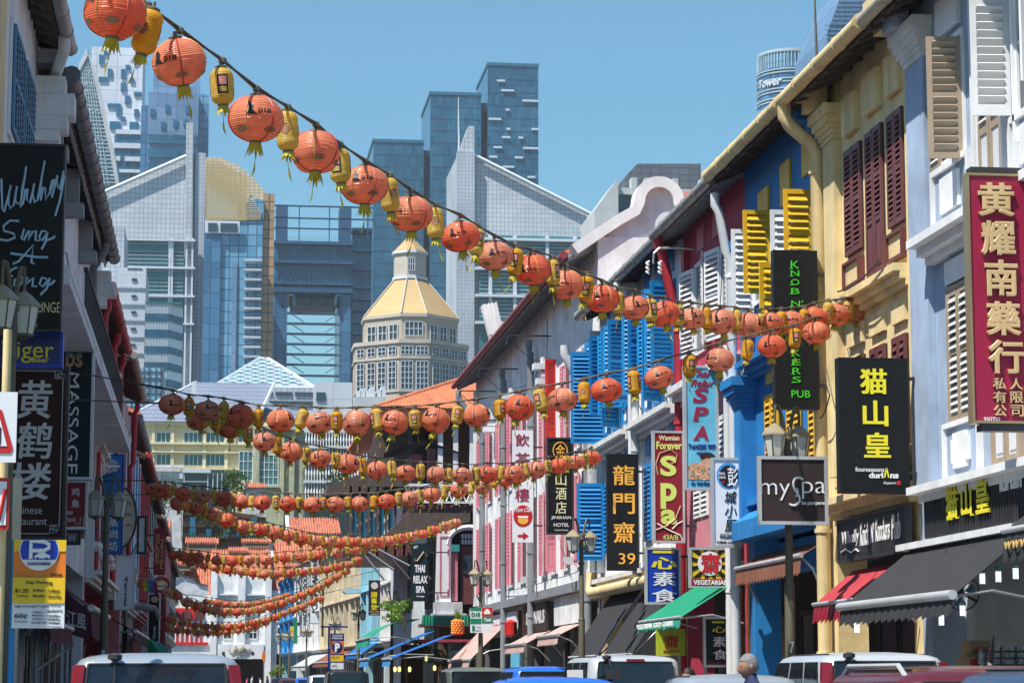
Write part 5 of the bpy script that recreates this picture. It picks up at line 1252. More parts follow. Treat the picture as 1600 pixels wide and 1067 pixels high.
for px, w_ in ((329, 10), (371, 12), (414, 10)): b = MB(); b.fb(fr, EX(px), EX(px+w_), 0 if px != 371 else 3.7, EZ(893), .004, .4); b.build('pilaster', 'trim_white', t)
for px in (343, 386): b = MB(); b.fb(fr, EX(px), EX(px+27), EZ(930), EZ(928), .01, .3); b.build('sill_band', 'sill_grey', t); raised(t, fr, EX(px), EX(px+27), EZ(938), EZ(931), 'wall_palegrey', .004, .1)
for a in (350, 390): fwin(t, fr, a, a+11, 978, 997, YE, 2, 2); fwin(t, fr, a-1, a+12, 941, 958, YE, 2, 2)
b = MB(); b.fb(fr, EX(341), EX(413), EZ(1029), EZ(1006), .01, .5); b.build('signboard_wall', 'trim_white', t)
b = MB(); put_text(b, fr, 'Adler', EX(362), EX(393), EZ(1020), EZ(1009), .55, .08, shear=.45); b.tube([fr.p(EX(358), EZ(1015), .6), fr.p(EX(362), EZ(1018), .6), fr.p(EX(370), EZ(1013), .6)], .04, 4); put_text(b, fr, 'HOSTEL 259', EX(368), EX(385), EZ(1024), EZ(1022.5), .55, .05); b.build('lettering', 'steel_gold', t)
for px in (349, 395): b = MB(); c_ = at(px*1.0, 1024, YE-.8); b.lathe(c_, [(.05, 0), (.14, .1), (.14, .3), (.05, .38)], 8); b.build('wall_lamp', 'steel_dark', t)
t, fr, x0, x1, z = front_house('narrow white shophouse at the right of the far junction', 424, 452, 922, 10, 'wall_white', 3.2)
fwin(t, fr, 428, 438, 945, 970, YE, 2, 2); fwin(t, fr, 434, 442, 980, 1000, YE, 1, 2)
t, fr, x0, x1, z = front_house('white shophouse partly hidden behind the left row at the junction', 180, 262, 925, 10, 'wall_white', 2.8)
for a in (190, 215, 240): fwin(t, fr, a, a+10, 950, 975, YE, 2, 2)
# chimneys / dormers on the far roofs
def dormer(label, px0, px1, py0, py1, Y):
    t = thing('dormer', label, 'roof dormer', tuple(PP((px0+px1)/2, py1, Y)), 'dormers on the far orange roofs')
    h = (py1-py0)
    b = MB(); b.fb(FRF(Y), X_(px0+3, Y), X_(px1-3, Y), Z_(py1+3, Y), Z_(py0+h*.55, Y), -2.5, 0); b.build('box', 'wall_cream', t)
    b = MB(); fr = FRF(Y); b.fprism(fr, [(.35, Z_(py0+h*.55, Y)), (-2.6, Z_(py0, Y)), (-2.6, Z_(py0, Y)-.15), (.35, Z_(py0+h*.55, Y)-.12)], X_(px0, Y), X_(px1, Y)); r_ = b.build('roof', 'roof_far', t)
    b = MB(); n = int((X_(px1, Y)-X_(px0, Y))/.22)
    for i in range(n): x = X_(px0, Y)+(i+.5)*.22; b.tube([fr.p(x, Z_(py0+h*.55, Y)+.03, .38), fr.p(x, Z_(py0, Y)+.05, -2.6)], .07, 5)
    b.build('roof_tiles', 'roof_far', r_, stuff=True)
    b = MB(); b.fb(fr, X_(px0+5, Y), X_(px1-5, Y), Z_(py1, Y), Z_(py0+h*.65, Y), .02, .08); b.build('window', 'window_dark', t)
dormer('red tiled dormer with a dark window strip, upper left of the orange roofs', 293, 345, 838, 856, 224)
dormer('orange dormer roof in the middle of the far roofs', 360, 392, 853, 868, 222)
dormer('dormer with a pale vent panel on the orange roof at the right', 380, 428, 840, 852, 226)
dormer('low dormer window at the left foot of the orange roofs', 262, 305, 874, 888, 220)
dormer('small dark dormer on the right orange roof', 446, 470, 878, 890, 221)
# roofs behind
def gabled(label, px0, px1, pyb, pyt, Y, dep, wall='wall_palegrey', tile='roof_far', group=None):
    t = thing('tiled_house', label, 'house', (X_((px0+px1)/2, Y), Y, 0), group)
    x0, x1, zb, zt = X_(px0, Y), X_(px1, Y), Z_(pyb, Y), Z_(pyt, Y); fr = FRF(Y)
    b = MB(); b.fb(fr, x0, x1, 0, zb, -dep, 0); b.build('wall', wall, t)
    b = MB(); b.fprism(fr, [(.4, zb), (-dep*.6, zt), (-dep*1.2, zb)], x0, x1); r_ = b.build('roof', tile, t)
    b = MB(); n = max(3, int((x1-x0)/.25))
    for i in range(n): x = x0+(i+.5)*(x1-x0)/n; b.tube([fr.p(x, zb+.05, .45), fr.p(x, zt+.05, -dep*.6)], .08, 5)
    b.build('roof_tiles', tile, r_, stuff=True, smooth=True)
    b = MB(); b.fprism(fr, [(.5, zb-.2), (-dep*.6, zt+.35), (-dep*.6, zt-.1), (.5, zb-.6)], x0-.3, x0); b.build('gable_coping', 'trim_white', t)
    return t
gabled('house with a large red tiled roof and white gable edge right of centre', 455, 535, 834, 804, 236, 9)
gabled('house with a small orange tiled slope beside the golden travel sign', 248, 270, 845, 808, 230, 8)
gabled('house with a small red roof in front of the olive building', 384, 418, 762, 750, 270, 8)
gabled('long low orange tiled roof behind the far junction houses', 262, 470, 880, 858, 229, 7)
gabled('orange tiled roof partly behind the lantern strings right of the far end', 430, 560, 872, 842, 224.5, 7)
Y = 245; t = thing('timber_block', 'dark slatted timber building with plants on its ledges behind the orange roofs', 'building', (X_(330, Y), Y, 0))
b = MB(); b.prism([PP(286, 790, Y), PP(300, 788, Y), PP(416, 808, Y), Vector((X_(416, Y), Y, 0)), Vector((X_(286, Y), Y, 0))], (0, 10, 0)); b.build('wall', 'interior_warm', t)
b = MB()
for k in range(60): x = X_(287+k*2.15, Y); b.fb(FRF(Y), x-.03, x+.03, Z_(846, Y), Z_(795+k*.3, Y), .01, .1)
for y in (803, 822, 840): b.fb(FRF(Y), X_(286, Y), X_(414, Y), Z_(y+1, Y), Z_(y, Y), .1, .3)
b.build('timber_slats', 'soffit', t, stuff=True)
for k, px in enumerate((300, 325, 352, 372, 395)): q = MB(); q.fb(FRF(Y), X_(px, Y), X_(px+9, Y), Z_(838, Y), Z_(826 if k % 2 else 808, Y), .12, .25); q.build('window', 'window_blue', t)
b = MB()
for k, (px, py) in enumerate(((300, 838), (322, 810), (352, 832), (366, 818), (395, 834), (335, 845))): leafcloud(b, PP(px, py, Y-.6), (.7, .4, .8), 90, .12, seed=k)
b.build('ledge_plants', 'leaf', t, stuff=True)
Y = 262; t = thing('dark_glass_box', 'dark glazed roof pavilion with white frames and air conditioners left of centre', 'building', (X_(330, Y), Y, 0))
b = MB(); b.prism([PP(289, 735, Y), PP(330, 733, Y), PP(355, 740, Y), PP(363, 795, Y), Vector((X_(363, Y), Y, 0)), Vector((X_(289, Y), Y, 0))], (0, 8, 0)); b.build('wall', 'window_dark', t)
b = MB(); b.fb(FRF(Y), X_(287, Y), X_(331, Y), Z_(739, Y), Z_(734, Y), .02, .4)
for px in (289, 326, 334, 341, 348): b.fb(FRF(Y), X_(px, Y), X_(px+1.3, Y), Z_(790, Y), Z_(739, Y), .02, .2)
b.fb(FRF(Y), X_(289, Y), X_(326, Y), Z_(753, Y), Z_(752, Y), .02, .2); b.build('frame', 'line_pale', t)
t = thing('white_annex', 'small white rooftop annex with a sloping edge and an air conditioner', 'building', (X_(270, 266), 266, 0))
b = MB(); b.prism([PP(200, 745, 266), PP(222, 728, 266), PP(268, 726, 266), PP(289, 738, 266), PP(289, 800, 266), Vector((X_(289, 266), 266, 0)), Vector((X_(200, 266), 266, 0))], (0, 6, 0)); b.build('wall', 'wall_palegrey', t)
b = MB(); b.fb(FRF(266), X_(200, 266), X_(289, 266), Z_(731, 266), Z_(727, 266), .2, .8); b.build('roof_edge', 'wall_grey', t)
b = MB(); b.fb(FRF(266), X_(282, 266), X_(288, 266), Z_(748, 266), Z_(737, 266), .1, .6); b.build('air_conditioner', 'wall_palegrey', t)
b = MB(); b.fb(FRF(266), X_(222, 266), X_(240, 266), Z_(765, 266), Z_(745, 266), .02, .1); b.build('window', 'window_green', t)
# --- cream civic building with blue tiled hip roof
Y = 300; t = thing('cream_civic_building', 'long cream building with green windows and a blue grey tiled hip roof', 'building', (X_(330, Y), Y, 0)); fr = FRF(Y)
b = MB(); b.box(X_(180, Y), X_(428, Y), Y, Y+22, 0, Z_(661, Y)); b.build('wall', 'cream_far', t)
for y, h in ((660, 5), (692, 3), (706, 2), (731, 3)): b = MB(); b.fb(fr, X_(180, Y), X_(428, Y), Z_(y+h, Y), Z_(y, Y), .02, .6); b.build('cornice', 'cream_far', t)
for px in (192, 238, 268, 318, 352, 393, 408): b = MB(); b.fb(fr, X_(px, Y), X_(px+5, Y), Z_(760, Y), Z_(665, Y), .02, .35); b.build('pilaster', 'cream_far', t)
for a, c, nx in ((204, 231, 4), (245, 266, 3), (288, 316, 4), (322, 350, 4), (373, 392, 3)):
    fwin(t, fr, a, c, 676, 691, Y, nx, 1, gm='window_green'); fwin(t, fr, a, c, 710, 727, Y, nx, 1, gm='window_green')
for a, c in ((288, 316), (322, 350), (373, 392)): fwin(t, fr, a, c, 733, 745, Y, 4, 1, gm='window_green')
A = [Vector((X_(187, Y), Y-.8, Z_(660, Y))), Vector((X_(400, Y), Y-.8, Z_(660, Y))), PP(306, 597, Y+9)]
b = MB(); bx = Vector((A[2].x+10, A[2].y, A[2].z)); b.add([A[0], A[1], bx, A[2], Vector((A[0].x, Y+20, A[0].z)), Vector((A[1].x, Y+20, A[1].z))], [(0, 1, 2, 3), (3, 2, 5, 4), (0, 3, 4), (1, 5, 2)]); b.build('roof', 'roof_blue', t)
b = MB(); b.tube([A[0], A[2]], .22, 5); b.tube([A[1], bx], .22, 5); b.build('roof_hip', 'line_pale', t)
b = MB(); b.box(X_(299, Y), X_(306, Y), Y-.5, Y+2, Z_(618, Y), Z_(597, Y)); b.build('chimney', 'bright_panel', t)
t = thing('blue_roof_wing', 'lower wing with a pale blue tiled hip roof behind the top lantern string', 'building', (X_(440, 310), 310, 0))
Y = 310; b = MB(); b.box(X_(345, Y), X_(500, Y), Y, Y+15, 0, Z_(655, Y)); b.build('wall', 'cream_far', t)
b = MB(); q0, q1 = PP(340, 655, Y-.6), PP(500, 655, Y-.6); r0_, r1_ = PP(350, 621, Y+7), PP(395, 621, Y+7); b.add([q0, q1, r1_, r0_, Vector((q0.x, Y+15, q0.z)), Vector((q1.x, Y+15, q1.z))], [(0, 1, 2, 3), (1, 5, 2), (0, 3, 4), (3, 2, 5, 4)]); b.build('roof', 'roof_blue', t)
Y = 290; t = thing('olive_building', 'olive green plastered building with tall green windows right of the cream building', 'building', (X_(450, Y), Y, 0)); fr = FRF(Y)
b = MB(); b.box(X_(398, Y), X_(490, Y), Y, Y+14, 0, Z_(668, Y)); b.build('wall', 'wall_olive', t)
b = MB(); b.fb(fr, X_(396, Y), X_(492, Y), Z_(672, Y), Z_(667, Y), .02, .7); b.build('cornice', 'wall_olive', t)
for px in (401, 440, 456, 478): b = MB(); b.fb(fr, X_(px, Y), X_(px+5, Y), 0, Z_(673, Y), .02, .4); b.build('pilaster', 'wall_olive', t)
fwin(t, fr, 406, 434, 711, 757, Y, 4, 4, gm='window_green'); fwin(t, fr, 374, 394, 706, 750, Y-.0, 3, 3, gm='window_green')
b = MB(); b.fb(fr, X_(402, Y), X_(438, Y), Z_(762, Y), Z_(759, Y), .02, .6); b.build('sill', 'wall_olive', t)
Y = 280; t = thing('baluster_building', 'white car park building with rows of tall white balusters', 'building', (X_(560, Y), Y, 0)); fr = FRF(Y)
b = MB(); b.box(X_(478, Y), X_(650, Y), Y+1.2, Y+20, 0, Z_(676, Y)); b.build('wall', 'window_dark', t)
b = MB(); b.box(X_(476, Y), X_(650, Y), Y, Y+1, Z_(676, Y), Z_(642, Y)); b.build('parapet', 'wall_palegrey', t)
for y in (697, 722, 751, 780): b = MB(); b.fb(fr, X_(476, Y), X_(650, Y), Z_(y+4, Y), Z_(y, Y), -1.1, .25); b.build('floor_edge', 'wall_palegrey', t)
b = MB()
for y0, y1 in ((677, 697), (702, 722), (727, 751), (756, 780)):
    for k in range(38):
        x = X_(479+k*4.5, Y); zz0, zz1 = Z_(y1, Y), Z_(y0, Y); h_ = zz1-zz0
        b.lathe((x, Y, zz0), [(.05, 0), (.05, h_*.2), (.11, h_*.45), (.05, h_*.75), (.05, h_)], 6)
b.build('balusters', 'trim_white', t, stuff=True)
# greenery in the distance
def bush(label, px, py, Y, r, n, m='leaf', s=.15, cat='tree', trunk=True, seed=0):
    c_ = PP(px, py, Y); t = thing('tree', label, cat, (c_.x, Y, 0 if trunk else c_.z))
    if trunk:
        b = MB(); kk = min(1, r[0]*.6); b.tube([(c_.x+.2, Y, 0), (c_.x, Y, c_.z*.6), (c_.x, Y, c_.z)], [.18*kk, .12*kk, .05*kk], 7)
        for k in range(5): g_ = k*1.3; b.tube([(c_.x, Y, c_.z*.75), (c_.x+math.cos(g_)*r[0]*.7, Y+math.sin(g_)*r[1]*.7, c_.z+r[2]*.4)], [.06*kk, .015*kk], 5)
        b.build('trunk', 'bark', t)
    b = MB(); rn = random.Random(seed)
    for k in range(9): leafcloud(b, c_+Vector((rn.uniform(-.7, .7)*r[0], rn.uniform(-.7, .7)*r[1], rn.uniform(-.7, .7)*r[2])), [v*.45 for v in r], n//9, s, seed=seed*20+k)
    b.build('crown', m, t); return t
bush('thin leafy tree in front of the white rooftop annex', 250, 770, 255, (2.4, 2, 1.8), 900, 'leaf', .14, seed=1)
bush('bushy green tree beside the small red roof', 366, 748, 262, (1.5, 1.5, 1.6), 900, 'leaf', .16, seed=2)
bush('dark green trees behind the balcony of the veranda house', 548, 770, 240, (2.8, 2, 2.2), 1200, 'leaf_dark', .2, seed=3)
bush('potted shrub at the far junction', 432, 1048, 190, (.7, .7, .5), 300, 'leaf_bright', .1, cat='shrub', trunk=False, seed=4)
bush('shrub growing over the green awning', 616, 955, 92, (.6, .4, .4), 300, 'leaf_bright', .08, cat='shrub', trunk=False, seed=5)
bush('second taller sprig over the green awning', 632, 950, 93, (.35, .35, .5), 160, 'leaf', .09, cat='shrub', trunk=True, seed=6)
bush('leafy plant growing from the ledge beside the grey blue pilaster', 1425, 730, 34.2, (.14, .2, .3), 260, 'leaf_bright', .05, cat='plant', trunk=False, seed=7)
bush('weedy plants growing under the eaves above the yellow pilaster', 1262, 190, 40.2, (.22, .2, .18), 160, 'leaf_dark', .07, cat='plant', trunk=False, seed=8)
bush('dark plants growing under the eaves above the grey blue pilaster', 1412, 25, 35.0, (.2, .2, .25), 180, 'leaf_dark', .08, cat='plant', trunk=False, seed=9)
# ================================================================= signs
class Sign: pass
def sign(name, label, rect, Y, board, frame=None, th=.14, items=(), cat='sign', group=None, fw=.035, bracket=None, raised_l=False, wallx=None, pole=None):
    px0, py0, px1, py1 = rect; pm = (py0+py1)/2
    x0, x1 = at(px0, pm, Y).x, at(px1, pm, Y).x; z1, z0 = at((px0+px1)/2, py0, Y).z, at((px0+px1)/2, py1, Y).z
    t = thing(name, label, cat, ((x0+x1)/2, Y, (z0+z1)/2), group); fr = FRF(Y)
    b = MB(); b.fb(fr, x0, x1, z0, z1, -th, 0); b.build('board', board, t)
    if frame:
        b = MB(); e = .012
        for (a, c, p, q) in ((x0-e, x1+e, z0-e, z0+fw), (x0-e, x1+e, z1-fw, z1+e), (x0-e, x0+fw, z0+fw+.001, z1-fw-.001), (x1-fw, x1+e, z0+fw+.001, z1-fw-.001)): b.fb(fr, a, c, p, q, -th-.004, .018)
        b.build('frame', frame, t)
    S = Sign(); S.t = t; S.fr = fr; S.r = rect; S.b = (x0, x1, z0, z1); S.Y = Y
    S.u = lambda px: x0+(px-px0)/(px1-px0)*(x1-x0); S.z = lambda py: z1-(py-py0)/(py1-py0)*(z1-z0)
    for it in items: S_text(S, *it)
    if bracket:
        wx = XR if bracket == 'R' else XL
        if wallx is not None: wx = wallx
        for k, zz in enumerate((z0+(z1-z0)*.15, z0+(z1-z0)*.85)):
            b = MB(); xa, xb_ = (x1, wx) if wx > x1 else (wx, x0)
            b.box(xa, xb_, Y+.03, Y+.07, zz-.025, zz+.025); b.box(wx-.03, wx+.0, Y-.03, Y+.13, zz-.12, zz+.12) if wx > x1 else b.box(wx, wx+.03, Y-.03, Y+.13, zz-.12, zz+.12); b.build('bracket', 'steel_dark', t)
    return S
def S_text(S, s, px0, py0, px1, py1, m, **k):
    vert = k.pop('v', False); sep = k.pop('sep', False); name = k.pop('name', 'lettering'); d = k.pop('d', .003)
    k.setdefault('ext', .008); k.setdefault('bold', .012)
    b = MB()
    if vert:
        n = len(s); h = (py1-py0)/n
        for i, ch in enumerate(s):
            if ch == ' ': continue
            put_text(b, S.fr, ch, S.u(px0), S.u(px1), S.z(py0+(i+.93)*h), S.z(py0+(i+.07)*h), d, **k)
            if sep: b.build('character', m, S.t, smooth=False); b = MB()
        if sep: return
    else: put_text(b, S.fr, s, S.u(px0), S.u(px1), S.z(py1), S.z(py0), d, **k)
    b.build(name, m, S.t)
def S_poly(S, pts, m, d=.004, e=.004, name='print', mb=None):
    b = MB(); b.prism([S.fr.p(S.u(x), S.z(y), d) for x, y in pts], S.fr.n*e); return b.build(name, m, S.t)
def S_line(S, pts, m, r=.01, name='print', d=.01):
    b = MB(); b.tube([S.fr.p(S.u(x), S.z(y), d) for x, y in pts], r, 5); return b.build(name, m, S.t)
def circ(cx, cy, r, ry=None, n=28, a0=0, a1=6.2832): ry = ry or r; return [(cx+r*math.cos(a0+(a1-a0)*i/n), cy+ry*math.sin(a0+(a1-a0)*i/n)) for i in range(n+(1 if a1-a0 < 6.2 else 0))]
def rect4(a, b, c, d): return [(a, b), (c, b), (c, d), (a, d)]
# --- right side
S = sign('shop_sign', 'tall crimson signboard with raised golden Chinese characters at the right edge', (1516, 273, 1608, 660), 28.0, 'sign_crimson', 'steel_gold', .16, bracket='R', fw=.02)
for ch, a, y0, c, y1 in (('黄', 1530, 287, 1588, 340), ('耀', 1534, 347, 1588, 401), ('南', 1538, 408, 1590, 465), ('藥', 1538, 473, 1593, 526), ('行', 1540, 533, 1596, 585)):
    S_text(S, ch, a, y0, c, y1, 'letter_gold', ext=.05, bold=.022, bev=.015, name='character')
S_text(S, '私有公', 1547, 590, 1567, 652, 'letter_gold', v=True, sep=True, ext=.03, bold=.02)
S_text(S, '人限司', 1573, 590, 1593, 652, 'letter_gold', v=True, sep=True, ext=.03, bold=.02)
S_text(S, '93/7730', 1532, 652, 1557, 658, 'print_white')
b = MB(); b.box(S.b[0]+.05, S.b[1], 28.0, 28.2, S.b[3]+.02, S.b[3]+.09); b.box(S.b[0]+.1, S.b[1], 28.02, 28.2, S.b[2]-.1, S.b[2]-.02); b.build('rail', 'steel_dark', S.t)
S = sign('shop_sign', 'black box sign with three big yellow Chinese characters and a durian shop line', (1312, 559, 1420, 770), 33.6, 'sign_black', None, .22, bracket='R')
for ch, a, y0, c, y1 in (('猫', 1345, 576, 1387, 616), ('山', 1348, 626, 1388, 666), ('皇', 1349, 676, 1391, 715)): S_text(S, ch, a, y0, c, y1, 'print_yellow', bold=.035)
S_text(S, 'fourseasons', 1335, 730, 1380, 737, 'print_white', bold=.01); S_text(S, 'durl', 1356, 738, 1378, 747, 'print_white', bold=.04); S_text(S, 'ns', 1389, 740, 1402, 747, 'print_white', bold=.04)
S_text(S, 'Λ', 1379, 731, 1388, 746, 'print_yellow', bold=.05); S_text(S, 'Singapore', 1378, 752, 1398, 757, 'print_white', bold=.0, shear=.3); S_poly(S, circ(1402, 754, 3, 4), 'print_red')
S = sign('shop_sign', 'narrow tall black pub sign with bright green serif letters stacked downwards', (1210, 391, 1279, 639), 38.6, 'sign_black', None, .2, bracket='R')
for ch, y0, y1 in (('K', 408, 420), ('N', 423, 432), ('O', 437, 446), ('B', 451, 460), ("N'", 470, 479), ('K', 493, 503), ('N', 505, 515), ('O', 517, 525), ('C', 527, 535), ('K', 547, 557), ('E', 562, 571), ('R', 575, 585), ('S', 589, 598)):
    S_text(S, ch, 1237, y0, 1250 if len(ch) < 2 else 1255, y1, 'print_green', bold=-.004); S_poly(S, rect4(1235, y1-.6, 1241, y1+.5), 'print_green'); 
S_text(S, 'PUB', 1235, 610, 1264, 621, 'print_green', bold=.0)
S = sign('shop_sign', 'dark brown square sign with pale cursive spa lettering mounted on the near lamp post', (1186, 714, 1292, 818), 34.2, 'sign_brown', 'alu', .08)
S_text(S, 'my', 1188, 755, 1234, 782, 'print_white', bold=-.012); S_text(S, 'pa', 1253, 752, 1290, 779, 'print_white', bold=-.012)
S_line(S, [(1255, 749), (1251, 746.5), (1246, 746), (1242, 748.5), (1240, 753), (1240, 759), (1242, 765), (1245.5, 770.5), (1248.5, 776), (1249, 782), (1246, 787), (1241, 789.5), (1236, 789), (1233, 787)], 'print_white', .017); S_line(S, [(1245, 762), (1247, 768), (1243, 776)], 'print_white', .009)
S_text(S, 'be pampered', 1252, 782, 1291, 790, 'print_white', bold=.01)
S = sign('shop_sign', 'tall sky blue spa sign with red letters and a massage picture below', (1070, 572, 1122, 765), 46.6, 'sign_sky', 'alu', .16, bracket='R')
S_text(S, 'Thai', 1081, 578, 1112, 589, 'print_wine', bold=.02, shear=.45); S_text(S, 'Relax', 1079, 593, 1117, 604, 'print_wine', bold=.02, shear=.45)
for ch, y0, y1 in (('S', 606, 629), ('P', 636, 658), ('A', 666, 688)): S_text(S, ch, 1083, y0, 1107, y1, 'print_wine', bold=.03, shear=.15); S_poly(S, rect4(1083, y1-1.2, 1093, y1), 'print_wine')
S_text(S, 'Tel:6220 9891', 1075, 694, 1120, 702, 'print_navy', bold=.03); S_text(S, 'wannian', 1087, 705, 1110, 710, 'print_navy')
S_poly(S, circ(1090, 732, 16, 9), 'print_skin'); S_poly(S, circ(1106, 723, 11, 8), 'print_skin', d=.009); S_poly(S, [(1092, 712), (1100, 708), (1112, 708), (1117, 713), (1114, 719), (1104, 715), (1095, 718)], 'sign_brown', d=.014); S_poly(S, rect4(1075, 738, 1118, 749), 'print_skin', d=.006)
for k in range(26): S_poly(S, circ(1075+(k*17) % 43, 730+(k*11) % 20, 1.3, n=6), ('leaf_bright', 'print_white', 'print_orange', 'awn_teal')[k % 4], d=.014)
S_text(S, '18A TRENGGANU', 1079, 753, 1116, 759, 'print_navy', bold=.02)
S = sign('shop_sign', 'dark red spa sign with large lime letters running down', (1021, 674, 1069, 847), 50.0, 'sign_wine', 'alu', .16, bracket='R')
S_text(S, 'Wannian', 1030, 680, 1062, 688, 'print_cream'); S_text(S, 'Forever', 1026, 690, 1066, 702, 'print_lime', bold=.03)
for ch, y0, y1 in (('S', 712, 744), ('p', 755, 795), ('a', 796, 819)): S_text(S, ch, 1032, y0, 1057, y1, 'print_lime', bold=.035)
S_line(S, [(1028, 742), (1025, 725), (1031, 708), (1048, 702), (1058, 710), (1056, 722), (1049, 724)], 'print_skin', .012); S_line(S, [(1024, 828), (1040, 822), (1055, 810), (1063, 790)], 'print_skin', .014); S_line(S, [(1026, 818), (1044, 828), (1062, 836), (1066, 844)], 'print_white', .014); S_line(S, [(1050, 826), (1058, 818), (1066, 814)], 'print_white', .01)
S_text(S, '43A/B', 1035, 835, 1059, 843, 'print_lime', bold=.01)
S = sign('shop_sign', 'white restaurant sign with a round blue and black calligraphy emblem on top', (1113, 716, 1158, 854), 44.6, 'sign_white', 'alu', .14, bracket='R')
S_poly(S, circ(1138, 743, 18, 20), 'print_blue'); S_poly(S, circ(1139, 744, 15, 17), 'print_black', d=.01)
S_text(S, '彭', 1137, 729, 1153, 760, 'print_white', d=.015, bold=.02); S_text(S, 'PENG', 1123, 738, 1133, 742, 'print_white', d=.015); S_text(S, 'CHENG', 1123, 744, 1134, 748, 'print_white', d=.015); S_poly(S, rect4(1128, 751, 1132, 755), 'print_red', d=.015)
S_text(S, '城小厨', 1132, 766, 1151, 832, 'print_black', v=True, shear=.15); S_text(S, '特色招牌菜', 1124, 836, 1150, 841, 'print_black'); S_text(S, '外賣熱線: 6220 8377', 1119, 845, 1152, 849, 'print_black'); S_poly(S, rect4(1124, 833.6, 1150, 834.2), 'print_black')
S = sign('shop_sign', 'black sign with orange Chinese characters and the number 39', (949, 709, 998, 891), 55.4, 'sign_black', None, .18, bracket='R')
for ch, y0, y1 in (('龍', 727, 758), ('門', 771, 803), ('齋', 816, 848)): S_text(S, ch, 958, y0, 992, y1, 'print_orange', bold=.02)
S_text(S, '39', 966, 864, 992, 881, 'print_orange', bold=.0)
S = sign('shop_sign', 'royal blue sign with yellow and white brush characters above the black awning', (1009, 856, 1063, 943), 50.5, 'sign_blue', 'alu', .12, bracket='R')
S_text(S, '一', 1020, 860, 1054, 864, 'print_yellow', bold=.03); S_text(S, '心', 1018, 870, 1058, 889, 'print_yellow', bold=.04); S_text(S, '素', 1020, 893, 1056, 915, 'print_white', bold=.02); S_text(S, '食', 1018, 920, 1058, 940, 'print_white', bold=.02)
S = sign('shop_sign', 'square vegetarian sign with a red character on yellow and black sun rays', (1078, 856, 1141, 917), 45.8, 'sign_yellow', 'alu', .12, bracket='R')
cx_, cy_ = 1109, 880
for k in range(12):
    a0, a1 = k*math.pi/6+.1, k*math.pi/6+.36
    def edge(a):
        c, s_ = math.cos(a), math.sin(a); r = min(29/max(abs(c), 1e-3), 22.5/max(abs(s_), 1e-3)); return (cx_+c*r, cy_+s_*r)
    S_poly(S, [(cx_+10*math.cos(a0), cy_+10*math.sin(a0)), edge(a0), edge(a1), (cx_+10*math.cos(a1), cy_+10*math.sin(a1))], 'print_black')
S_poly(S, circ(cx_, cy_, 19), 'sign_white', d=.009); S_text(S, '齋', 1095, 864, 1126, 896, 'print_red', d=.014, bold=.03)
S_poly(S, rect4(1080, 904, 1139, 915), 'print_wine', d=.014); S_text(S, 'VEGETARIAN', 1083, 906, 1137, 913.5, 'print_white', d=.02, bold=.03)
S = sign('shop_sign', 'lime green sign with a red character low beside the green awning', (1026, 982, 1071, 1024), 47.5, 'sign_lime', None, .1)
S_text(S, '齋', 1038, 992, 1061, 1012, 'print_red', bold=.02); S_text(S, 'VEGETARIAN', 1035, 1015, 1063, 1019, 'print_red')
b = MB(); b.box(S.b[0]+.1, S.b[0]+.16, 47.5, 47.56, .13, S.b[2]); b.box(S.b[1]-.16, S.b[1]-.1, 47.5, 47.56, .13, S.b[2]); b.build('stand', 'steel', S.t)
S = sign('shop_sign', 'black menu board with yellow and white brush characters beneath the shop ceiling', (1100, 964, 1147, 1041), 46.0, 'sign_teal', 'alu', .08)
S_text(S, '一', 1113, 970, 1132, 973, 'print_yellow', bold=.02); S_text(S, '心', 1113, 978, 1135, 988, 'print_yellow', bold=.03); S_text(S, '素', 1114, 994, 1134, 1010, 'print_white'); S_text(S, '食', 1114, 1014, 1136, 1030, 'print_white'); S_text(S, 'VEGETARIAN FOOD', 1106, 1034, 1142, 1037, 'print_red')
b = MB(); b.box(S.b[0], S.b[0]+.05, 46.0, 46.05, .13, S.b[2]); b.box(S.b[1]-.05, S.b[1], 46, 46.05, .13, S.b[2]); b.build('stand', 'steel', S.t)
S = sign('shop_sign', 'black hotel sign with a round red emblem and gold characters on the white building', (855, 684, 896, 834), 65.0, 'sign_black', 'steel_dark', .15, bracket='R')
S_line(S, circ(875.5, 704, 11, 13, 30)+circ(875.5, 704, 11, 13, 30)[:1], 'print_orange', .016); S_text(S, '金', 868, 694, 883, 714, 'print_orange'); S_text(S, '山酒店', 868, 738, 885, 804, 'print_cream', v=True)
S_text(S, 'JINSHAN', 861, 806, 892, 812, 'print_white'); S_text(S, 'HOTEL', 865, 817, 889, 822.5, 'print_white'); S_text(S, 'CHINATOWN', 866, 827, 887, 829, 'print_white')
S = sign('shop_sign', 'white tea house sign with purple brush characters and a red arrow', (801, 672, 833, 847), 73.0, 'sign_white', None, .12, bracket='R')
S_text(S, '飲', 805, 678, 827, 697, 'print_wine'); S_text(S, '茶', 805, 707, 828, 732, 'print_wine'); S_text(S, '樓', 805, 763, 827, 784, 'print_wine')
S_poly(S, circ(817, 806, 15, 17, 16), 'print_red'); S_text(S, 'Yum Cha', 806, 793, 829, 800, 'print_white', d=.01, shear=.4); S_poly(S, circ(817, 813, 8, 6), 'print_orange', d=.01); S_poly(S, rect4(809, 806, 825, 809), 'print_white', d=.013)
S_poly(S, [(809, 835), (817, 835), (817, 831), (826, 837), (817, 843), (817, 839), (809, 839)], 'print_red')
S = sign('shop_sign', 'dark teal spa banner with white capitals and a gold roof line on the veranda house', (643, 849, 669, 939), 96.0, 'sign_teal', None, .1, bracket='R', wallx=9.3)
S_text(S, '#7', 646, 852, 653, 857, 'print_white'); S_line(S, [(648, 872), (648, 876), (652, 876), (662, 862), (667, 869)], 'steel_gold', .035)
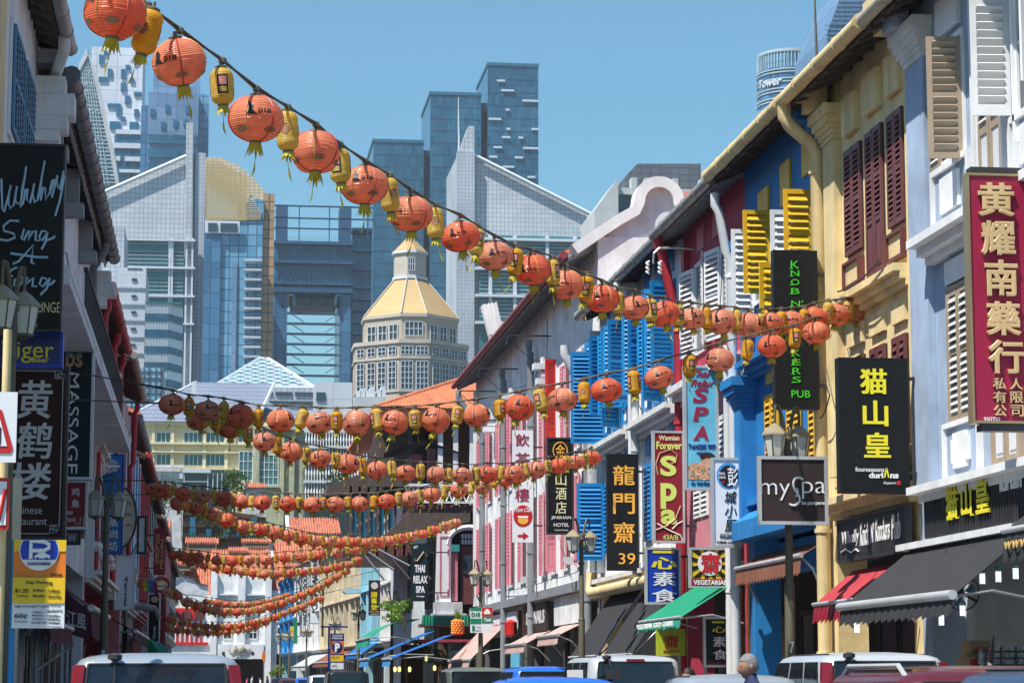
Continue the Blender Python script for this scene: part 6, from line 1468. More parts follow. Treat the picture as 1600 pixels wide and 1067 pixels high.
S_text(S, 'THAI', 648, 882, 664, 894, 'print_white', bold=.04); S_text(S, 'RELAX', 646, 899, 668, 911, 'print_white', bold=.04); S_text(S, 'SPA', 650, 915, 664, 926, 'print_white', bold=.04); S_text(S, 'Massage', 651, 930, 663, 933, 'print_white', bold=.02)
S = sign('shop_sign', 'dark sign with a pale disc and three yellow characters on the grey pilastered house', (576, 906, 594, 961), 122.0, 'sign_brown', None, .1, bracket='R', wallx=9.8)
S_poly(S, circ(585, 914.5, 5.5), 'print_grey'); S_text(S, '國醫堂', 580, 924, 589, 953, 'print_yellow', v=True, bold=.03); S_text(S, 'CHI YIN', 578, 954, 592, 956.5, 'print_gold'); S_text(S, 'SINGAPORE', 580, 958, 591, 959.5, 'print_white')
S = sign('street_sign', 'green and red taxi stand sign marked D18 on the lamp post', (735, 949, 770, 988), 76.4, 'sign_white', None, .05, cat='road sign')
S_poly(S, rect4(735, 949, 752, 953.5), 'sign_green'); S_poly(S, rect4(735, 966, 752, 974), 'sign_green'); S_text(S, 'D18', 736.5, 956, 750, 963, 'sign_green', bold=.05); S_text(S, '1', 737.5, 977, 742, 985, 'sign_green', bold=.05); S_text(S, 'Taxi', 744, 977, 751, 980, 'print_grey'); S_text(S, 'Stand', 743.5, 982, 751, 985, 'print_grey')
S_poly(S, rect4(753, 949, 769.5, 962.5), 'sign_red'); S_poly(S, rect4(753, 963, 769.5, 973), 'sign_green'); S_text(S, 'Taxi', 756, 965, 767, 970.5, 'print_white', d=.009, bold=.03)
S_poly(S, [(756, 959), (756, 955), (758, 954), (759, 951), (763, 951), (764.5, 954), (766, 955), (766, 959)], 'print_white', d=.009)
S = sign('street_sign', 'blue parking sign board with a P panel, yellow and white notices on a blue pole', (516, 989, 537.5, 1046), 125.0, 'sign_navy', None, .08, cat='road sign')
S_poly(S, rect4(517, 1001, 537, 1021), 'sign_orange'); S_poly(S, circ(527, 1011, 8.5, 9), 'sign_navy', d=.009); S_text(S, 'P', 523, 1004, 531, 1018, 'print_white', d=.014, bold=.06); S_poly(S, rect4(517, 1023, 537, 1033), 'sign_yellow'); S_poly(S, rect4(517, 1035, 537, 1045), 'sign_white')
S_text(S, 'COUPON', 519, 991, 535, 994, 'print_white'); S_text(S, 'PARKING', 519, 995, 535, 998, 'print_white'); S_text(S, '$1.20', 519, 1025, 530, 1029, 'print_black'); S_text(S, '60c', 519, 1038, 527, 1042, 'print_black')
b = MB(); x_, z_ = S.b[0], at(515, 980, 125).z; b.box(x_-.12, x_-.02, 125, 125.1, 0, z_); b.box(x_-.5, x_+.9, 124.95, 125.15, z_+.002, z_+.08); b.build('pole', 'sign_navy', S.t)
for nm, r_, Y_, bd, txt, tm in (('white vertical banner with black outline letters, leftmost of the far banners', (463, 885, 470, 994), 186, 'sign_white', 'LAI LAI', 'print_black'), ('white vertical banner with dotted sushi lettering among the far banners', (471, 884, 482, 993), 184, 'sign_white', 'HADDSOPOOOUC', 'print_black'),
        ('wide white vertical banner with thin black capitals at the far end', (484, 876, 500, 974), 182, 'sign_white', 'KITTI W-A', 'print_black'), ('blue vertical banner behind the white ones at the far right', (495, 862, 508, 910), 187, 'sign_blue', 'DSPA', 'print_white'),
        ('dark grey vertical spa banner with white capitals near the far end', (503, 905, 516, 994), 176, 'sign_brown', 'D SPA', 'print_white')):
    S = sign('banner', nm, r_, Y_, bd, 'steel_dark', .1, cat='banner', group='vertical banners far down the right side')
    w_ = r_[2]-r_[0]; y_ = r_[1]+8 if 'dark' not in nm else r_[1]+20; put = MB(); put_text(put, S.fr, txt, S.u(r_[0]+w_*.2), S.u(r_[2]-w_*.2), S.z(r_[3]-18), S.z(y_), .02, rot=True, bold=.02)
    # these read upwards: turn the run of letters over
    cx2, cz2 = (S.u(r_[0])+S.u(r_[2]))/2, (S.z(r_[3]-18)+S.z(y_))/2; put.v = [(2*cx2-x, y, 2*cz2-z) for x, y, z in put.v]; put.build('lettering', tm, S.t)
    b = MB(); b.box(S.b[1], S.b[1]+1.0, Y_+.02, Y_+.08, S.b[3]-.3, S.b[3]-.24); b.box(S.b[1], S.b[1]+1.0, Y_+.02, Y_+.08, S.b[2]+.3, S.b[2]+.36); b.build('bracket', 'steel_dark', S.t)
S = sign('banner', 'thin green vertical sign with a yellow patch near the far blue house', (459, 966, 464.5, 1005), 180, 'sign_green', None, .08, cat='banner'); S_poly(S, rect4(453.5, 978, 458.7, 996), 'sign_yellow')
# --- signs on the facade wall, right
def wall_sign(label, fr, u0, u1, z0, z1, d, board, frame=None, cat='sign', th=.08):
    t = thing('shop_sign', label, cat, tuple(fr.p((u0+u1)/2, z0, d))); b = MB(); b.fb(fr, u0, u1, z0, z1, d-th, d); b.build('board', board, t)
    if frame: b = MB(); [b.fb(fr, a, c, p, q, d-th-.003, d+.02) for (a, c, p, q) in ((u0-.03, u1+.03, z0-.03, z0+.02), (u0-.03, u1+.03, z1-.02, z1+.03), (u0-.03, u0+.02, z0+.021, z1-.021), (u1-.02, u1+.03, z0+.021, z1-.021))]; b.build('frame', frame, t)
    return t
t = wall_sign('long dark fascia sign with white brush script of a pub on the yellow house', FRr, 35.5, 39.2, 3.42, 4.05, .2, 'sign_panelblack', 'steel_dark')
b = MB()
for s_, a, c, z0, z1 in (('Wholly', 37.95, 38.95, 3.62, 3.88), ('Knick', 37.4, 37.9, 3.6, 3.95), ("N'", 37.12, 37.32, 3.62, 3.92), ('Knockers', 36.3, 37.05, 3.62, 3.95), ('Pub', 35.75, 36.2, 3.6, 3.97)): put_text(b, FRr, s_, a, c, z0, z1, .203, flip=True, bold=.0, shear=.2)
b.build('lettering', 'print_white', t)
b = MB(); b.tube([FRr.p(39.0, 3.56, .22), FRr.p(38.7, 3.6, .22), FRr.p(38.4, 3.53, .22), FRr.p(38.1, 3.57, .22), FRr.p(37.95, 3.52, .22)], .012, 5); b.build('flourish', 'print_white', t)
t = wall_sign('long black ribbed fascia sign with yellow Chinese characters on the grey blue house', FRr, 27.0, 34.25, 3.5, 4.12, .3, 'sign_panelblack')
b = MB(); u = 27.05
while u < 34.2: b.fb(FRr, u, u+.03, 3.52, 4.1, .301, .315); u += .11
b.build('ribs', 'steel_dark', t, stuff=True)
for ch, a, c in (('猫', 32.65, 33.15), ('山', 32.05, 32.5), ('皇', 31.4, 31.9)): b = MB(); put_text(b, FRr, ch, a, c, 3.68, 4.12, .32, flip=True, bold=.05, ext=.03); b.build('character', 'print_yellow', t)
b = MB(); put_text(b, FRr, 'iurian', 30.2, 31.0, 3.9, 4.08, .32, flip=True, bold=.02); b.build('lettering', 'print_white', t)
b = MB(); b.fb(FRr, 26.9, 35.3, 3.38, 3.47, .003, .42); b.build('drip_board', 'sill_grey', t)
t = wall_sign('grey fascia sign with pale lettering on the long white building', FRr, 73.2, 78.6, 3.0, 3.9, .1, 'sign_brown'); b = MB(); put_text(b, FRr, 'SPA NAILS', 73.6, 77.8, 3.25, 3.65, .103, flip=True, bold=.03); b.build('lettering', 'print_grey', t)
t = wall_sign('plain grey metal fascia panel on the dark grey shopfront', FRr, 65.2, 71.6, 3.1, 3.9, .1, 'wall_grey')
t = wall_sign('pink and white fascia sign at the far end of the long white building', FRr, 80.5, 88, 3.0, 3.8, .1, 'sign_white'); b = MB(); put_text(b, FRr, 'Sweet Home', 81, 87.4, 3.15, 3.6, .103, flip=True, bold=.02, shear=.3); b.build('lettering', 'print_wine', t); b = MB(); b.lathe(tuple(FRr.p(80.2, 2.9, .3)), [(.05, 0), (.5, .1), (.5, .5), (.05, .6)], 14, sx=.4); b.build('emblem', 'sign_red', t)
# --- left side signs
S = sign('shop_sign', 'large black lounge sign with blue neon script lettering at the left edge', (-14, 226, 98, 516), 32.0, 'sign_black', 'steel_dark', .2, bracket='L', fw=.015)
pts = [(-12, 150), (0, 60), (10, 250), (22, 268), (60, 100), (48, 215), (60, 245), (80, 225), (98, 105), (90, 195), (104, 215), (124, 205), (152, -20), (130, 120), (124, 235), (138, 215), (152, 120), (165, 120), (160, 185), (182, 210), (206, 85), (200, 165), (212, 205), (228, 190), (268, -60), (244, 165), (248, 190), (262, 105), (275, 110), (280, 188), (312, 120), (332, 55), (318, 60), (305, 120), (318, 170), (350, 30), (352, 100), (366, 120), (388, 0), (392, 40), (368, 190), (342, 285)]
S_line(S, [(x/4, 267+y/4) for x, y in pts], 'neon_glass', .014, 'neon_tube', .04)
for pp in ([(118, 322), (60, 320), (20, 355), (25, 385), (85, 400), (95, 425), (50, 445), (0, 440)], [(150, 370), (135, 430), (150, 442), (175, 385), (185, 380), (178, 440), (205, 385), (225, 380), (222, 440), (250, 440)], [(290, 385), (262, 380), (245, 420), (262, 442), (290, 400), (296, 385), (285, 450), (262, 495)], [(290, 440), (330, 425), (345, 410)], [(85, 590), (120, 575), (210, 470), (200, 580), (220, 585)], [(70, 525), (230, 545), (305, 545)], [(115, 610), (80, 625), (60, 660), (90, 665)], [(130, 670), (100, 690), (98, 725), (130, 725), (155, 690), (140, 668)], [(178, 670), (165, 725), (195, 690), (215, 672), (212, 728), (240, 725)], [(300, 680), (270, 670), (255, 710), (275, 728), (305, 690), (318, 672), (300, 740), (262, 778)], [(300, 725), (335, 705), (350, 685)]):
    S_line(S, [(x/4, 267+y/4) for x, y in pp], 'neon_glass', .017, 'neon_tube', .04)
S_text(S, 'E LOUNGE', 34, 472, 97, 488, 'print_cream', bold=-.01); S_text(S, 'PUB', 36, 495, 61, 512, 'print_cream', bold=-.01)
S = sign('shop_sign', 'blue beer sign with yellow outlined letters below the neon lounge sign', (-10, 520, 97, 572), 32.4, 'sign_navy', 'sign_blue', .2, bracket='L')
S_text(S, 'Tiger', 2, 533, 84, 567, 'print_yellow', bold=.0, bev=.0); S_text(S, 'Beer', 50, 558, 77, 566, 'print_yellow')
S = sign('shop_sign', 'tall maroon restaurant sign with three white brush characters and a corner fret border', (-4, 574, 104, 842), 35.0, 'sign_maroon', 'steel_dark', .2, bracket='L')
S_text(S, '黄', 24, 594, 80, 654, 'print_grey', bold=.02, shear=.08); S_text(S, '鹤', 26, 660, 81, 717, 'print_grey', bold=.02, shear=.08); S_text(S, '楼', 14, 723, 81, 781, 'print_grey', bold=.02, shear=.08)
S_text(S, 'Chinese', 20, 791, 68, 803, 'print_grey', bold=-.005); S_text(S, 'Restaurant', 12, 808, 76, 820, 'print_grey', bold=-.005)
S_line(S, [(0, 579.5), (84, 579.5)], 'print_grey', .006); S_line(S, [(95.5, 592), (95.5, 820)], 'print_grey', .006); S_line(S, [(0, 833.5), (80, 833.5)], 'print_grey', .006)
for cx_, cy_, sy in ((90, 584, 1), (88, 827, -1)):
    for r_ in ((-7, -5, 3, 5), (-3, -1, 7, 7), (-7, 1, 0, 7)): S_line(S, [(cx_+r_[0], cy_+r_[1]*sy), (cx_+r_[2], cy_+r_[1]*sy), (cx_+r_[2], cy_+r_[3]*sy), (cx_+r_[0], cy_+r_[3]*sy), (cx_+r_[0], cy_+r_[1]*sy)], 'print_grey', .005)
S = sign('shop_sign', 'black massage sign with white capitals turned sideways and a striped logo', (88, 531, 145, 748), 43.0, 'sign_teal', 'alu', .2, bracket='L')
b = MB(); put_text(b, S.fr, 'MASSAGE', S.u(106), S.u(123), S.z(740), S.z(582), .003, rot=True, bold=.0); b.build('lettering', 'print_white', S.t)
S_text(S, 'bs', 101, 543, 127, 574, 'print_skin', bold=.02); S_text(S, 'bs', 102, 548, 126, 560, 'print_teal', d=.008, bold=.02)
S = sign('shop_sign', 'small maroon sign with two white characters below the massage sign', (96, 751, 136, 826), 45.0, 'sign_wine', 'alu', .14, bracket='L')
S_text(S, '鸡', 111, 762, 124, 775, 'print_white'); S_text(S, '鱼', 112, 780, 124, 792, 'print_white'); S_text(S, 'nese', 98, 798, 114, 804, 'print_grey'); S_text(S, 'urant', 98, 808, 119, 815, 'print_grey'); S_line(S, [(114, 823), (131, 823), (131, 808), (126, 808), (126, 818), (118, 818)], 'print_grey', .008)
S = sign('shop_sign', 'small dark grey sign with a single letter under the small maroon sign', (96, 828, 125, 850), 46.0, 'wall_darkgrey', 'steel_dark', .1, bracket='L'); S_text(S, 'W', 106, 834, 119, 846, 'print_grey')
S = sign('shop_sign', 'bright blue seafood sign with a white bowl drawing and white characters', (147, 710, 192, 865), 64.0, 'sign_poster', 'sign_blue', .14, bracket='L')
for ch, y0, y1 in (('海', 771, 786), ('鲜', 790, 804), ('蒸', 808, 823), ('尚', 827, 841), ('坊', 845, 860)): S_text(S, ch, 171, y0, 185, y1, 'print_white', bold=.02)
S_poly(S, circ(168, 728, 17, 11), 'print_grey'); S_poly(S, circ(176, 729, 12, 4), 'print_white', d=.01)
for pp in (circ(176, 728, 14, 3.5, 18), [(150, 735), (156, 731), (163, 735), (158, 741), (152, 739), (160, 736)], [(163, 738), (170, 732), (176, 738), (170, 744), (160, 746)], [(176, 744), (184, 738), (189, 727)]): S_line(S, pp, 'print_navy', .012, d=.02)
for pp in (circ(180, 756, 6, 5, 14), circ(158, 800, 6, 6, 14), circ(158, 838, 7, 7, 14)): S_line(S, pp, 'print_blue', .006)
Y_ = 70; c_ = at(189, 808, Y_); t = thing('round_sign', 'large oval cream sign with a black rim and scrolled bracket beside the blue poster', 'sign', tuple(c_))
b = MB(); b.prism([c_+Vector((.44*math.cos(a), 0, .86*math.sin(a))) for a in [math.pi*i/16 for i in range(32)]], (0, .12, 0)); b.build('face', 'wall_cream', t)
b = MB(); b.tube([c_+Vector((.44*math.cos(a), -.02, .86*math.sin(a))) for a in [math.pi*i/16 for i in range(33)]], .03, 6); b.build('rim', 'steel_dark', t)
b = MB()
for k in range(3): b.tube([c_+Vector((.1+.02*k, -.02, .35-.3*k)), c_+Vector((.22, -.02, .42-.3*k)), c_+Vector((.3, -.02, .34-.3*k))], .012, 4)
b.build('print', 'print_black', t)
b = MB(); b.tube([c_+Vector((.1, .06, -.9)), c_+Vector((.3, .06, -1.05)), c_+Vector((.42, .06, -.85)), c_+Vector((.5, .06, -.6)), c_+Vector((.42, .06, -.5))], .015, 4); b.build('bracket', 'steel_dark', t)
S = sign('shop_sign', 'black framed pale louvred signboard right of the oval sign', (214, 806, 229, 865), 80, 'wall_palegrey', 'steel_dark', .1, fw=.07)
S = sign('shop_sign', 'white vertical signboard with small black sideways letters behind the second lamp post', (179, 868, 210, 952), 72, 'sign_white', 'alu', .12, bracket='L'); b = MB(); put_text(b, S.fr, 'Tarras', S.u(195), S.u(199), S.z(947), S.z(899), .01, rot=True, bold=.03); b.build('lettering', 'print_black', S.t)
S = sign('shop_sign', 'red vertical travel agency sign with gold letters in two columns', (240, 825, 258.5, 898), 105, 'sign_wine', None, .12, bracket='L')
S_text(S, 'GOLDEN', 243, 834, 249, 881, 'print_gold', v=True, bold=.02); S_text(S, 'TRAVEL', 251, 842, 256, 889, 'print_gold', v=True, bold=.02)
S = sign('shop_sign', 'narrow black sign with a white sideways word and a flower picture', (231, 927, 249.5, 1003), 98, 'sign_black', 'alu', .1, bracket='L'); b = MB(); put_text(b, S.fr, 'Works', S.u(239), S.u(244), S.z(998), S.z(978), .01, rot=True); cx2, cz2 = S.u(241.5), S.z(988); b.v = [(2*cx2-x, y, 2*cz2-z) for x, y, z in b.v]; b.build('lettering', 'print_white', S.t); S_poly(S, circ(241, 936, 6, 5), 'print_skin')
S = sign('shop_sign', 'narrow red sign beside the black flower sign', (250.5, 925, 259, 1003), 100, 'sign_wine', None, .1); S_text(S, '川江號', 252.5, 940, 257, 990, 'print_wine', v=True)
c_ = at(252, 913, 102); t = thing('round_sign', 'round red and cream sign above the rainbow flag', 'sign', tuple(c_)); b = MB(); b.prism([c_+Vector((.36*math.cos(a), 0, .36*math.sin(a))) for a in [math.pi*i/12 for i in range(24)]], (0, .1, 0)); b.build('face', 'sign_red', t); b = MB(); b.prism([c_+Vector((.26*math.cos(a), -.01, .2*math.sin(a)-.03)) for a in [math.pi*i/12 for i in range(24)]], (0, -.02, 0)); b.build('print', 'print_cream', t)
# --- parking signs, left foreground
S = sign('street_sign', 'orange and yellow coupon parking sign with a big blue P disc and a car symbol', (21, 843, 103, 902), 24.0, 'sign_orange', None, .02, cat='road sign')
S_poly(S, rect4(21, 843, 103, 861), 'sign_yellow'); S_poly(S, [(x, max(y, 843.6)) for x, y in circ(61, 860, 31, 31, 40)], 'print_white', d=.006); S_poly(S, [(x, min(874, max(y, 844))) for x, y in circ(61, 860, 29.5, 29.5, 48)], 'sign_blue', d=.01)
S_line(S, [(48, 873), (48, 846), (68, 846), (76, 850), (76, 856), (68, 860), (50, 860)], 'print_white', .022, d=.02)
S_poly(S, [(54, 872), (54, 868), (58, 866), (61, 863), (70, 863), (74, 866), (78, 867), (78, 872)], 'print_white', d=.018); S_poly(S, circ(59, 872.5, 2.2), 'sign_blue', d=.024); S_poly(S, circ(73, 872.5, 2.2), 'sign_blue', d=.024)
S_text(S, 'COUPON PARKING', 43, 878, 79, 883, 'print_navy', d=.012); S_text(S, 'TOWER', 79, 896, 98, 899, 'print_black')
S2 = sign('street_sign', 'yellow and white parking tariff board showing day and night prices', (19, 902, 101, 981), 23.95, 'sign_white', None, .02, cat='road sign')
S_poly(S2, rect4(19, 902, 101, 942), 'sign_yellow')
for s_, a, y0, c, y1 in (('Day Parking', 40, 907, 81, 913), ('$1.20', 23, 919.5, 44, 926.5), ('8.30am - 5.00pm', 51, 920, 93, 925), ('½ Hourly', 26, 929, 44, 933), ('Monday - Saturday', 51, 928.5, 95, 933.5), ('Night & Sunday/P Holiday Parking', 23, 945, 95, 949.5), ('60¢', 23, 958, 43, 967), ('½ Hourly', 23, 969, 43, 973), ('5.00pm - 10.00pm', 51, 954.5, 92, 958), ('Monday - Saturday', 51, 959.5, 92, 963), ('8.30am - 10.00pm', 51, 965, 92, 968.5), ('Sundays & P Holidays', 50, 970.5, 94, 974.5)):
    S_text(S2, s_, a, y0, c, y1, 'print_black', d=.012, ext=.004)
b = MB(); x_ = at(19, 950, 24.05).x; b.tube([(x_, 24.06, 0), (x_, 24.06, at(19, 842, 24).z)], .03, 8); b.build('pole', 'sign_poster', S2.t, smooth=True)
S = sign('street_sign', 'white warning board with a red triangle cut off by the left edge', (-40, 612, 26, 722), 22.5, 'sign_white', None, .02, cat='road sign')
S_poly(S, [(-34, 704), (-6, 640), (2, 640), (21, 700), (18, 708), (-28, 708)], 'sign_red'); S_poly(S, [(-22, 697), (-3, 655), (0, 655), (12, 697)], 'sign_white', d=.01); S_poly(S, rect4(-6, 668, 2, 694), 'print_black', d=.015)
S = sign('street_sign', 'red and white round cornered board below the warning triangle', (-40, 746, 14, 827), 22.6, 'sign_red', None, .02, cat='road sign'); S_poly(S, rect4(-36, 752, 10, 820), 'sign_white'); S_line(S, [(-20, 812), (-6, 770), (0, 812), (8, 764)], 'sign_red', .02)
t = thing('sign_post', 'cream steel post at the left edge carrying the warning boards', 'post', (at(4, 1000, 22.8).x, 22.8, 0)); b = MB(); x_ = at(1, 900, 22.8).x; b.tube([(x_, 22.8, 0), (x_, 22.8, at(0, 515, 22.8).z)], .04, 12); b.build('post', 'trim_yellow', t, smooth=True)
t = thing('entrance_pillar', 'cream round pillar behind the parking signs at the left', 'pillar', (at(28, 1000, 30).x, 30, 0)); b = MB(); x_ = at(10, 900, 30).x; b.tube([(x_, 30, 0), (x_, 30, 4.0)], .16, 14); x_ = at(46, 900, 34).x; b.build('pillar', 'wall_cream', t, smooth=True)
# ================================================================= awnings
AW = 'fabric awnings on the right shopfronts'
t = awning('wide black fabric awning with a white roller bar and scalloped front', FRr, 29.9, 35.0, .3, 3.38, 1.3, 2.58, 'awn_black', val=.24, group=AW, nsc=17, barr=.06)
t = awning('black awning printed with a web address at the right edge', FRr, 24.6, 28.3, .3, 3.95, 1.2, 3.24, 'awn_black', val=.36, group=AW, nsc=14, barr=.035)
b = MB(); put_text(b, FRr, 'www.wongyiunam.com', 24.7, 28.1, 2.98, 3.14, 1.28, flip=True, bold=.01, shear=.15); b.build('lettering', 'print_gold', t)
awning('red fabric awning with a darker valance on the yellow house', FRr, 35.5, 39.0, .02, 3.28, .66, 2.74, 'awn_red', vm='sign_wine', val=.3, group=AW, nsc=14, barr=.03)
awning('brown striped awning with a ragged valance on the blue house', FRr, 40.7, 45.6, .02, 3.85, .42, 3.6, 'awn_brown', val=.32, group=AW, nsc=20, barr=.04)
t = awning('green awning with pale lettering on its valance below the vegetarian sign', FRr, 46.7, 51.1, .02, 3.52, 1.26, 2.74, 'awn_green', vm='awn_teal', val=.22, group=AW, barr=.03, nsc=16)
b = MB(); put_text(b, FRr, 'VEGETARIAN  FOOD  CUISINE', 47, 50.9, 2.58, 2.68, 1.36, flip=True, bold=.05); b.build('lettering', 'print_white', t)
awning('steep black awning at the left of the blue and white house', FRr, 57.2, 61.6, .02, 3.78, 1.15, 2.1, 'awn_black', val=0, group=AW, barr=.03)
awning('steep black awning between the green awning and the other black one', FRr, 53.0, 56.8, .02, 3.75, 1.1, 2.1, 'awn_black', val=0, group=AW, barr=.03)
awning('dusty pink awning on the dark grey shopfront, nearest', FRr, 66.2, 70.2, .02, 3.1, .75, 2.75, 'awn_pink', val=.25, group=AW, scal=.3)
awning('dusty pink awning on the white building, second from the dark grey shopfront', FRr, 72.8, 77.6, .02, 3.0, .8, 2.6, 'awn_pink', val=.25, group=AW, scal=.3)
awning('large salmon awning sloping out near the green tiled ledge', FRr, 83.0, 90, .02, 3.5, 1.35, 2.2, 'awn_pink', val=.25, group=AW, scal=.3)
fs = FRR(8.4)
awning('pale green scalloped canopy over the pavement at the veranda house', fs, 98.6, 108.5, 0, 3.95, 2.0, 3.2, 'awn_teal', val=.35, group=AW, scal=.35, sag=-.25)
awning('blue awning with a lighter front in front of the veranda house, left one', fs, 91.8, 97.2, .0, 3.35, 2.5, 2.3, 'awn_blue', val=.28, vm='print_blue', group=AW, scal=.4)
awning('blue awning in front of the veranda house, right one with a grey underside', fs, 84.5, 88.5, .0, 3.1, 2.2, 2.25, 'awn_blue', val=.25, vm='print_blue', group=AW, scal=.4)
ff = FR2(Lp(.1), Lp(.9))
awning('bright blue small awning on the turquoise shophouse', FR2(Lp(0), Lp(.2)), .5, 9, 0, 3.9, 1.3, 3.0, 'awn_blue', val=.3, group=AW, scal=.5)
awning('brown scalloped awning on the cream shophouse', ff, 8, 21, 0, 3.5, 1.5, 2.6, 'awn_brown', val=.3, group=AW, scal=.5)
awning('pale grey striped awning further along the cream shophouse', ff, 23, 36, 0, 3.4, 1.7, 2.4, 'awn_grey', val=.3, group=AW, scal=.5)
AWL = 'fabric awnings on the left shopfronts'
t = awning('maroon awning with white script on its end beside the left lamp post', FRL(-3.1), 46.5, 54.0, 0, 3.5, .8, 2.9, 'awn_maroon', val=.55, group=AWL, barr=.07, scal=.4)
b = MB(); fe_ = FRF(46.45); b.fpoly(fe_, [(-3.05, 3.45), (-2.3, 2.85), (-2.3, 2.3), (-2.95, 2.5)], 0, .01); b.build('end_panel', 'awn_maroon', t)
b = MB(); put_text(b, fe_, '瀘江風', -2.9, -2.35, 2.55, 2.85, .012, slope=-.5); b.build('lettering', 'print_white', t)
awning('dark awning low in front of the crimson house on the left', FRL(-3.1), 64, 78, 0, 3.4, 1.1, 2.8, 'awn_black', val=.3, group=AWL, scal=.5)
awning('black pitched awning further down the left pavement', FRL(-3.1), 84, 100, 0, 3.2, 1.4, 2.3, 'awn_maroon', val=.25, group=AWL, scal=.5)
awning('small maroon awning low behind the parking tariff board', FRL(-3.1), 38, 44, 0, 2.9, .6, 2.45, 'awn_maroon', val=.3, group=AWL, scal=.4)
b = MB(); t = thing('steel_canopy', 'grey steel canopy beam arching over the left pavement beyond the second lamp', 'canopy', (-2.6, 80, 0)); b.tube([(-3.1, 80, 3.9), (-2.4, 80.5, 3.9), (-1.9, 81, 3.85), (-1.75, 81, 3.5)], .12, 8); b.build('beam', 'gutter_black', t, smooth=True)
# scaffold-like steel frame at left
t = thing('steel_railing', 'grey steel railing and ramp frame under the left awnings', 'railing', (-2.9, 40, 0))
for k in range(7): b = MB(); y_ = 39+k*1.6; b.tube([(-2.75, y_, 0), (-2.75, y_, 2.4)], .03, 6); b.build('post', 'pipe_grey', t)
for z_ in (.9, 1.7, 2.4): b = MB(); b.tube([(-2.75, 39, z_), (-2.75, 48.6, z_+.5)], .025, 6); b.build('rail', 'pipe_grey', t)
# ================================================================= flags
c0_ = at(212, 904, 95); t = thing('rainbow_flag', 'small rainbow striped flag hanging over the left pavement', 'flag', tuple(c0_))
for k, m_ in enumerate(('sign_red', 'sign_orange', 'sign_yellow', 'sign_green', 'sign_blue', 'print_wine')):
    b = MB(); v = []; 
    for j in range(7):
        for e in (0, 1):
            px = 212+(k+e)*5.6; v.append(at(px+j*.25, 904+(k+e)*.9+j*(2.0+.3*k)+1.5*math.sin((k+e)*1.1), 95+.08*math.sin((k+e)*1.3+j*.3)))
    b.add(v, [(2*j, 2*j+1, 2*j+3, 2*j+2) for j in range(6)]); b.build('stripe', m_, t)
b = MB(); b.tube([at(212, 902, 95), at(250, 908, 95)], .02, 5); b.build('pole', 'steel', t)
t = thing('green_flag', 'green cloth flag hanging low above the silver wagon', 'flag', tuple(at(232, 998, 60))); b = MB(); v = [at(x, y, 60+.1*math.sin(i)) for i, (x, y) in enumerate(((233, 997), (245, 1002), (255, 1006), (263, 1016), (262, 1022), (248, 1018), (238, 1020), (230, 1018)))]; b.prism(v, (0, .02, 0)); b.build('cloth', 'sign_green', t)
t = thing('road_marker', 'orange diamond marker on a thin pole at the far junction', 'road sign', tuple(at(412, 1026, 195))); b = MB(); b.prism([at(412, 1014, 195), at(415.5, 1025, 195), at(412, 1036, 195), at(408.5, 1025, 195)], (0, .03, 0)); b.build('board', 'sign_orange', t); b = MB(); p_ = at(412, 1030, 195.05); b.tube([(p_.x, 195.06, 0), p_], .03, 5); b.build('pole', 'steel', t)
